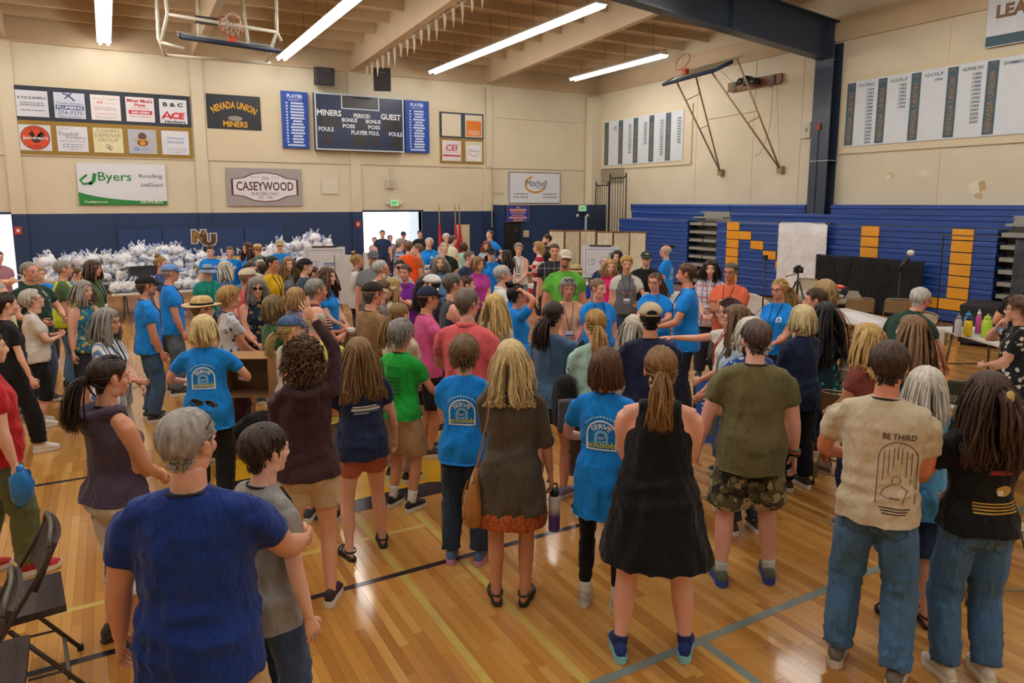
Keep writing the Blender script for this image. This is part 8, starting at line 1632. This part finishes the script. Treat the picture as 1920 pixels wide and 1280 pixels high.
    {'id': 102, 'p': (6.15, 11.02), 'h': 1.6, 'yaw': 299.2, 'label': 'woman with long black-brown hair in blue shirt facing left', 'sex': 'f', 'w': 0.2, 'top': ('tee', '#1287e6'), 'bot': ('pants', '#33363e'), 'hair': ('long', '#2c1c18')},
    {'id': 103, 'p': (7.25, 12.49), 'h': 1.62, 'yaw': 210.1, 'label': 'woman with grey hair in white sleeveless top and denim shorts', 'sex': 'f', 'w': 0.25, 'top': ('vest', '#e0dcd6'), 'bot': ('shorts', ('#6a86a4', 'denim')), 'arms': ('clasp', 'clasp'), 'hair': ('pixie', '#8a847c'), 'lanyard': 1},
    {'id': 104, 'p': (8.6, 16.28), 'h': 1.74, 'yaw': 252.8, 'label': 'man in blue shirt with hand on hip near the black curtain', 'sex': 'm', 'w': 0.2, 'top': ('tee', '#1287e6'), 'bot': ('pants', '#22242a'), 'arms': ('hip', 'hip'), 'hair': ('short', '#5a4a3c'), 'print': 'logo', 'nod': -15},
    {'id': 105, 'p': (8.09, 15.52), 'h': 1.5, 'yaw': 217.5, 'label': 'child with reddish hair in pale blue top before the man with hand on hip', 'sex': 'f', 'w': 0.1, 'top': ('tee', '#a8c8d4'), 'bot': ('pants', '#8a8a8a'), 'hair': ('shoulder', '#8a4a2c')},
    {'id': 106, 'p': (7.82, 12.62), 'h': 1.62, 'yaw': 296.8, 'label': 'woman with curly blonde hair in red and white striped top', 'sex': 'f', 'w': 0.3, 'top': ('tee', ('#b21c2a', 'blocks', '#e4dcd8')), 'bot': ('pants', '#33363e'), 'arms': ('chest', 'bent'), 'hair': ('curly', '#cfae70')},
    {'id': 107, 'p': (8.79, 13.81), 'h': 1.72, 'yaw': 282.5, 'label': 'person with dark hair and black face covering near the folding screen', 'sex': 'm', 'w': 0.2, 'top': ('tee', '#16161a'), 'bot': ('pants', '#1c1c22'), 'hair': ('full', '#2a1e1a'), 'beard': ('full', '#101014')},
    {'id': 108, 'p': (6.34, 9.76), 'h': 1.78, 'yaw': 208.0, 'label': 'man with brown hair in black plaid shirt', 'sex': 'm', 'w': 0.2, 'top': ('shirt', ('#1c1c20', 'plaid', '#33343a', '#2a2a30'), 0.82), 'bot': ('pants', '#3a3a40'), 'arms': ('down', 'down'), 'hair': ('short', '#4e3a2c'), 'skin': '#d8a084'},
    {'id': 109, 'p': (5.21, 7.76), 'h': 1.84, 'yaw': 205.9, 'label': 'tall man with goatee in cream cap and bright green t-shirt', 'sex': 'm', 'w': 0.2, 'top': ('tee', '#5fae3c'), 'bot': ('pants', '#3a3a40'), 'arms': ('down', 'down'), 'hair': ('short', '#4e3a2c'), 'hat': ('cap', '#cfc8b8', '#cfc8b8'), 'beard': ('goatee', '#5a4436'), 'skin': '#c98c70', 'tilt': -6},
    {'id': 110, 'p': (5.79, 8.34), 'h': 1.56, 'yaw': 206.8, 'label': 'woman in straw boonie hat and royal blue shirt', 'sex': 'f', 'w': 0.35, 'top': ('tee', '#1844b8'), 'bot': ('pants', '#33363e'), 'hair': ('bob', '#b8905c'), 'hat': ('boonie', '#b8a070', '#3a3022'), 'glasses': 'clear', 'print': 'logo'},
    {'id': 111, 'p': (4.53, 6.68), 'h': 1.58, 'yaw': 204.2, 'label': 'woman with grey hair in peach striped top, hands clasped', 'sex': 'f', 'w': 0.5, 'top': ('tee', ('#e2a884', 'hstripe', '#e8c4a4')), 'bot': ('pants', '#c8a080'), 'arms': ('clasp', 'clasp'), 'hair': ('pixie', '#a8a29a'), 'glasses': 'head', 'lanyard': 1, 'skin': '#cf8c76'},
    {'id': 112, 'p': (4.64, 6.26), 'h': 1.62, 'yaw': 188.6, 'label': 'woman with short brown hair in blue shirt looking right', 'sex': 'f', 'w': 0.55, 'top': ('tee', '#1287e6', 0.8), 'bot': ('pants', '#2a2e3a'), 'arms': ('clasp', 'down'), 'hair': ('crop', '#7a5c48'), 'lanyard': 1, 'skin': '#e0a690', 'look': -20},
    {'id': 113, 'p': (6.99, 9.08), 'h': 1.53, 'yaw': 217.6, 'label': 'woman with blonde hair in hot pink top with headphones round neck', 'sex': 'f', 'w': 0.25, 'top': ('tee', '#d81c6c'), 'bot': ('pants', '#33363e'), 'hair': ('shoulder', '#b78f5c')},
    {'id': 114, 'p': (7.39, 9.74), 'h': 1.56, 'yaw': 232.2, 'label': 'grey-haired person in navy shirt behind the hot pink top', 'sex': 'm', 'w': 0.3, 'top': ('tee', '#1c2c50'), 'bot': ('pants', '#33363e'), 'hair': ('short', '#c4c0ba')},
    {'id': 115, 'p': (7.87, 10.04), 'h': 1.6, 'yaw': 238.1, 'label': 'woman with long black hair before the folding screen', 'sex': 'f', 'w': 0.2, 'top': ('tee', '#4a5060'), 'bot': ('pants', '#33363e'), 'hair': ('long', '#1f1512')},
    {'id': 116, 'p': (6.61, 8.22), 'h': 1.66, 'yaw': 210.8, 'label': 'woman with short blonde hair in grey and white raglan t-shirt', 'sex': 'f', 'w': 0.3, 'top': ('tee', '#66666c'), 'bot': ('jeans', ('#3a4a66', 'denim')), 'arms': ('down', 'bent'), 'hair': ('pixie', '#b98f50'), 'lanyard': 1, 'print': 'pink_mark', 'raglan': 1, 'skin': '#d99e84'},
    {'id': 117, 'p': (7.24, 8.52), 'h': 1.7, 'yaw': 215.4, 'label': 'man in dark green cap and black polo with badge', 'sex': 'm', 'w': 0.5, 'top': ('polo', '#121214'), 'collar': '#121214', 'bot': ('pants', '#2a2a30'), 'hair': ('short', '#5a4a40'), 'hat': ('cap', '#1c3a2c', '#1c3a2c', '#d8dcd8'), 'beard': ('goatee', '#a89a90'), 'lanyard': '#121214'},
    {'id': 118, 'p': (8.8, 9.8), 'h': 1.68, 'yaw': 326.9, 'label': 'bald man in blue shirt turned away beside the bleachers', 'sex': 'm', 'w': 0.25, 'top': ('tee', '#1287e6'), 'bot': ('pants', '#8a94a4'), 'arms': ('down', 'down'), 'hair': ('bald', '#b8b0a8'), 'skin': '#cf9a84', 'print': 'serve'},
    {'id': 119, 'p': (5.73, 6.56), 'h': 1.6, 'yaw': 246.1, 'label': 'smiling woman with glasses and side ponytail in blue shirt', 'sex': 'f', 'w': 0.65, 'bot': ('pants', '#2a2e3a'), 'arms': ('clasp', 'hold'), 'hair': ('pony', '#6a4c34'), 'glasses': 'clear', 'lanyard': '#7a4a9a', 'badge': 0, 'skin': '#e0a088', 'top': ('tee', '#1287e6')},
    {'id': 120, 'p': (5.59, 5.86), 'h': 1.78, 'yaw': 315.6, 'label': 'tall man with brown hair and goatee in blue shirt, side on', 'sex': 'm', 'w': 0.3, 'top': ('tee', '#1287e6', 0.8), 'bot': ('pants', '#1e2434'), 'arms': ('bent', 'bent'), 'hair': ('short', '#5a3e2a'), 'beard': ('goatee', '#4a3222'), 'lanyard': 1, 'print': 'logo', 'skin': '#cf8f76', 'look': 0},
    {'id': 121, 'p': (7.19, 7.1), 'h': 1.66, 'yaw': 230.4, 'label': 'woman with dark shaggy hair in red and blue plaid shirt', 'sex': 'f', 'w': 0.45, 'top': ('shirt', ('#d4c4cc', 'plaid', '#7a8cc0', '#c07a80'), 0.8), 'bot': ('pants', '#2a2e3a'), 'arms': ('clasp', 'clasp'), 'hair': ('shoulder', '#241a18'), 'lanyard': 1},
    {'id': 122, 'p': (6.61, 6.19), 'h': 1.72, 'yaw': 246.9, 'label': 'man with glasses in coral t-shirt, arms crossed', 'sex': 'm', 'w': 0.4, 'top': ('tee', '#e06c4c'), 'bot': ('shorts', '#5a5448'), 'arms': ('cross', 'cross'), 'hair': ('crop', '#4a4440'), 'glasses': 'clear', 'lanyard': 1, 'badge': 0, 'print': 'coral_mark', 'skin': '#b87a5e'},
    {'id': 123, 'p': (4.65, 4.33), 'h': 1.62, 'yaw': 312.0, 'label': 'woman with dark red hair in white t-shirt stretching one arm out left', 'sex': 'f', 'w': 0.3, 'top': ('tee', '#dedad4'), 'bot': ('bermuda', '#5c6a4a'), 'arms': ('out', 'clasp'), 'hair': ('pony', '#3a1418'), 'glasses': 'clear', 'lanyard': '#b01c24', 'badge': 0, 'skin': '#dda48c'},
    {'id': 124, 'p': (4.24, 3.88), 'h': 1.65, 'yaw': 309.6, 'label': 'woman with long brown hair in pale blue shirt, hands clasped low', 'sex': 'f', 'w': 0.35, 'top': ('shirt', '#b6cbe0'), 'bot': ('bermuda', '#4a5a78'), 'arms': ('clasp', 'clasp'), 'hair': ('long', '#6a4e38'), 'lanyard': '#7a7468', 'skin': '#cf9278'},
    {'id': 125, 'p': (6.34, 5.22), 'h': 1.62, 'yaw': 265.5, 'label': 'woman with pinned-up blonde hair and glasses in blue shirt', 'sex': 'f', 'w': 0.2, 'bot': ('pants', '#2a3040'), 'arms': ('clasp', 'clasp'), 'hair': ('pony', '#c9a666'), 'glasses': 'clear', 'lanyard': 1, 'badge': 0, 'print': 'logo', 'skin': '#d6977c', 'top': ('tee', '#1287e6')},
    {'id': 126, 'p': (5.93, 4.45), 'h': 1.62, 'yaw': 315.1, 'label': 'person with slicked-back brown hair in white top, looking left', 'sex': 'm', 'w': 0.35, 'top': ('tee', '#dedad6'), 'bot': ('pants', '#3a3c44'), 'hair': ('short', '#43291c'), 'skin': '#db9a86'},
    {'id': 127, 'p': (6.38, 4.69), 'h': 1.64, 'yaw': 33.7, 'label': 'woman with short blonde curls in yellow flower-print top, seen from behind', 'sex': 'f', 'w': 0.4, 'top': ('vest', ('#d8c070', 'floral', '#a88a34', '#e8dcae')), 'bot': ('pants', '#3a3c44'), 'hair': ('curlbob', '#a88c5e'), 'skin': '#cf8f78'},
    {'id': 128, 'p': (4.05, 7.39), 'h': 1.7, 'yaw': 108.7, 'label': 'man with combed white hair in white shirt, side on behind the top-bun woman', 'sex': 'm', 'w': 0.35, 'top': ('shirt', '#e4e2de'), 'collar': '#e4e2de', 'bot': ('pants', '#4a4c54'), 'arms': ('clasp', 'clasp'), 'hair': ('short', '#b9b5ac'), 'lanyard': 1, 'badge': 0, 'skin': '#dca08a'},
]

# ------------------------------------------------------------------ build the crowd, then what people hold
make_people(PEOPLE)
BYL = {r['label']: r for r in PEOPLE}
def who(s): return next(r for r in PEOPLE if s in r['label'])
def fwd_of(r):
    a = math.radians(r['yaw']); return np.array([math.sin(a), math.cos(a), 0]), np.array([math.cos(a), -math.sin(a), 0])
# cardboard box
r = who('carrying a cardboard box'); f, rt = fwd_of(r); c = (r['_hand'][1] + r['_hand'][-1]) / 2 + f * .17 + rt * .26
bx = empty('cardboard_box', tuple(c), math.radians(-r['yaw'] - 8), label='open cardboard box held by the blonde woman in the blue shirt', cat='box'); CB = plain('#9a7146', .85, var=.1)
for nm, a in (('side', (-.2, -.194, -.16, .16, -.17, .17)), ('side', (.194, .2, -.16, .16, -.17, .17)), ('top_panel', (-.194, .194, -.16, .16, .164, .17)), ('bottom_panel', (-.194, .194, -.16, .16, -.17, -.164)), ('back_panel', (-.194, .194, .154, .16, -.164, .164))): put(nm, gbox(*a), CB, bx)
# coffee cup, phone, bottle, bags
r = who('holding a coffee cup'); p = r['_hand'][1] + fwd_of(r)[0] * .07
o = empty('coffee_cup', tuple(p), label='white paper coffee cup held by the man with sunglasses on his head', cat='cup'); put('cup_body', Geo().add(*lathe([(.030, -.05), (.041, .055)], 16)), plain('#dcd9d2', .5), o, smooth=True); put('rim', Geo().add(*lathe([(.041, .05), (.044, .055), (.041, .06)], 16)), plain('#e6e3dc', .5), o, smooth=True); put('sleeve', Geo().add(*lathe([(.036, -.02), (.040, .03)], 16)), plain('#8a6a48', .8), o, smooth=True)
r = who('looking at a phone'); p = (r['_hand'][1] + r['_hand'][-1]) / 2 + fwd_of(r)[0] * .08
o = empty('phone', tuple(p), math.radians(-r['yaw']), label='black phone held by the white blouse woman', cat='phone'); put('body', gbox(-.036, .036, -.07, .07, -.005, .005), plain('#151518', .3), o); put('screen', gbox(-.032, .032, -.064, .064, .005, .0055), plain('#20242c', .1), o)
r = who('wavy blonde hair in olive-brown tunic'); f, rt = fwd_of(r)
p = np.array([r['p'][0], r['p'][1], 0]) - rt * .215 * 1.0 - f * .05; z1, z0 = .86, .60
o = empty('handbag', (p[0], p[1], 0), math.radians(-r['yaw']), label='tan leather handbag hanging at the hip of the olive tunic woman', cat='handbag'); LE = plain('#a5703c', .45, var=.15, scale=12)
rings = [sell(a, b_, (0, 0, z), 18, 2.6) for z, a, b_ in ((.53, .045, .09), (.55, .06, .12), (.68, .055, .125), (.80, .03, .12), (.84, .015, .11))]; put('bag_body', Geo().add(*loft(rings)), LE, o, smooth=True); put('pocket', Geo().add(*loft([sell(.02, .07, (-.055, 0, z), 12, 3) for z in (.57, .60, .68)])), LE, o, smooth=True)
sh = r['h'] / 1.75; put('strap', Geo().add(*tube(spline([(0, -.10, .82), (.05, -.135, 1.05), (.09, -.12, 1.30 * sh), (.105, -.02, 1.452 * sh), (.085, .10, 1.32 * sh), (.06, .14, 1.05), (0, .10, .82)], 5), .004, .012, 6)), LE, o, smooth=True); put('chain', Geo().add(*tube(spline([(-.03, -.09, .83), (-.06, -.08, .74), (-.065, -.06, .66)], 4), .005, n=5)), plain('#9a8040', .3, .9), o); put('ring', Geo().add(*tube([(.0, -.10 + .018 * math.cos(t), .83 + .018 * math.sin(t)) for t in np.linspace(0, 6.28, 13)], .004, n=5)), plain('#b09a5a', .3, .9), o)
p = r['_hand'][1]
def grad_mat():
    m, t, b = nt('bottle_fade'); s = t.nodes.new('ShaderNodeSeparateXYZ'); t.links.new(coords(t), s.inputs[0]); t.links.new(ramp(t, s.outputs[2], [(.10, lin('#4d2f86')), (.155, lin('#d9d2d0'))]), b.inputs['Base Color']); b.inputs['Roughness'].default_value = .35; return m
o = empty('water_bottle', (p[0] + .03, p[1], p[2] - .36), label='tall water bottle fading from white to purple in the tunic woman\'s hand', cat='bottle'); put('body', Geo().add(*lathe([(.034, 0), (.037, .01), (.037, .20), (.033, .225), (.028, .23)], 16)), grad_mat(), o, smooth=True); put('lid', Geo().add(*lathe([(.030, .228), (.030, .262), (.022, .27)], 14)), plain('#141416', .4), o, smooth=True); put('carry_loop', Geo().add(*tube(spline([(-.02, 0, .265), (-.015, 0, .30), (.015, 0, .30), (.02, 0, .265)], 4), .006, n=6)), plain('#141416', .4), o, smooth=True)
r = who('dark-blonde ponytail in mint shirt'); f, rt = fwd_of(r); p = np.array([*r['p'], 0]) - rt * .24 - f * .04
o = empty('backpack', (p[0], p[1], 0), math.radians(-r['yaw'] + 20), label='black and grey backpack slung beside the mint shirt woman', cat='backpack'); rings = [sell(a, b_, (0, 0, z), 18, 2.8) for z, a, b_ in ((.74, .05, .06), (.77, .085, .09), (.95, .09, .10), (1.10, .075, .085), (1.15, .04, .05))]; put('main_bag', Geo().add(*loft(rings)), cloth('#131316'), o, smooth=True); put('front_pocket', Geo().add(*loft([sell(.07, .04, (-.05, -.13, z), 12, 3) for z in (.76, .80, .98, 1.0)])), cloth('#4a4a52'), o, smooth=True); put('strap', Geo().add(*tube(spline([(.05, .02, 1.18), (.12, .02, 1.34), (.17, .02, 1.40), (.16, .10, 1.28), (.08, .12, .9)], 4), .006, .022, 6)), cloth('#3a3a42'), o, smooth=True)
r = who('very long black hair'); f, rt = fwd_of(r); p = np.array([*r['p'], 0]) + rt * .20 - f * .10
o = empty('belt_bag', (p[0], p[1], .98), math.radians(-r['yaw'] + 25), label='brown checked bag with red stripe on the black-haired woman\'s hip', cat='handbag'); put('bag_body', Geo().add(*loft([sell(.11, .05, (0, 0, z), 18, 3) for z in (-.11, -.10, .06, .10)])), cloth('#8c8276', 'plaid', '#6e6458', '#a59a8c'), o, smooth=True); put('stripe', Geo().add(*loft([sell(.018, .056, (.0, 0, z), 10, 3) for z in (-.105, .10)])), cloth('#7a1c1e'), o, smooth=True); put('strap', Geo().add(*tube(spline([(-.10, 0, .08), (-.16, .1, .3), (-.14, .14, .42)], 4), .004, .012, 6)), cloth('#5a4a3c'), o, smooth=True)
r = who('left edge in red t-shirt'); p = r['_hand'][1] + np.array([.02, 0, -.08])
o = empty('blue_pouch', tuple(p), label='crumpled shiny blue bag in the red t-shirt person\'s hand', cat='bag'); V, F = ellipsoid((0, 0, -.06), (.065, .045, .13), 14, 9); V += np.random.default_rng(4).normal(0, .007, V.shape); put('body', Geo().add(V, F), plain('#2478c4', .2), o, smooth=True); put('neck', Geo().add(*tube([(0, 0, .03), (0, 0, .09)], [.03, .02], n=8)), plain('#2478c4', .2), o, smooth=True)
# claw clip, wristbands, shoe lettering
r = who('claw clip'); P0 = r['_obj']; k = r['h'] / 1.75; hz = 1.634 * k
put('claw_clip', Geo().add(*ellipsoid((0, -.145, hz + .02), (.022, .025, .045), 10, 8)), plain('#b49a52', .35), P0, smooth=True)
r = who('bearded man in olive'); P0 = r['_obj']
for i, (c, dz) in enumerate((('#2f7a6a', .10), ('#d0602a', .085), ('#1c1c20', .07))):
    w = np.array(Matrix.Rotation(math.radians(r['yaw']), 3, 'Z')) @ (r['_hand'][1] - np.array([*r['p'], 0])); a = np.linspace(0, 6.28, 13); put('wristband', Geo().add(*tube(np.stack([w[0] + .032 * np.cos(a), w[1] - .01 + .032 * np.sin(a), np.full(13, w[2] + dz - .05)], -1), .005, .007, 6)), plain(c, .6), P0, smooth=True)
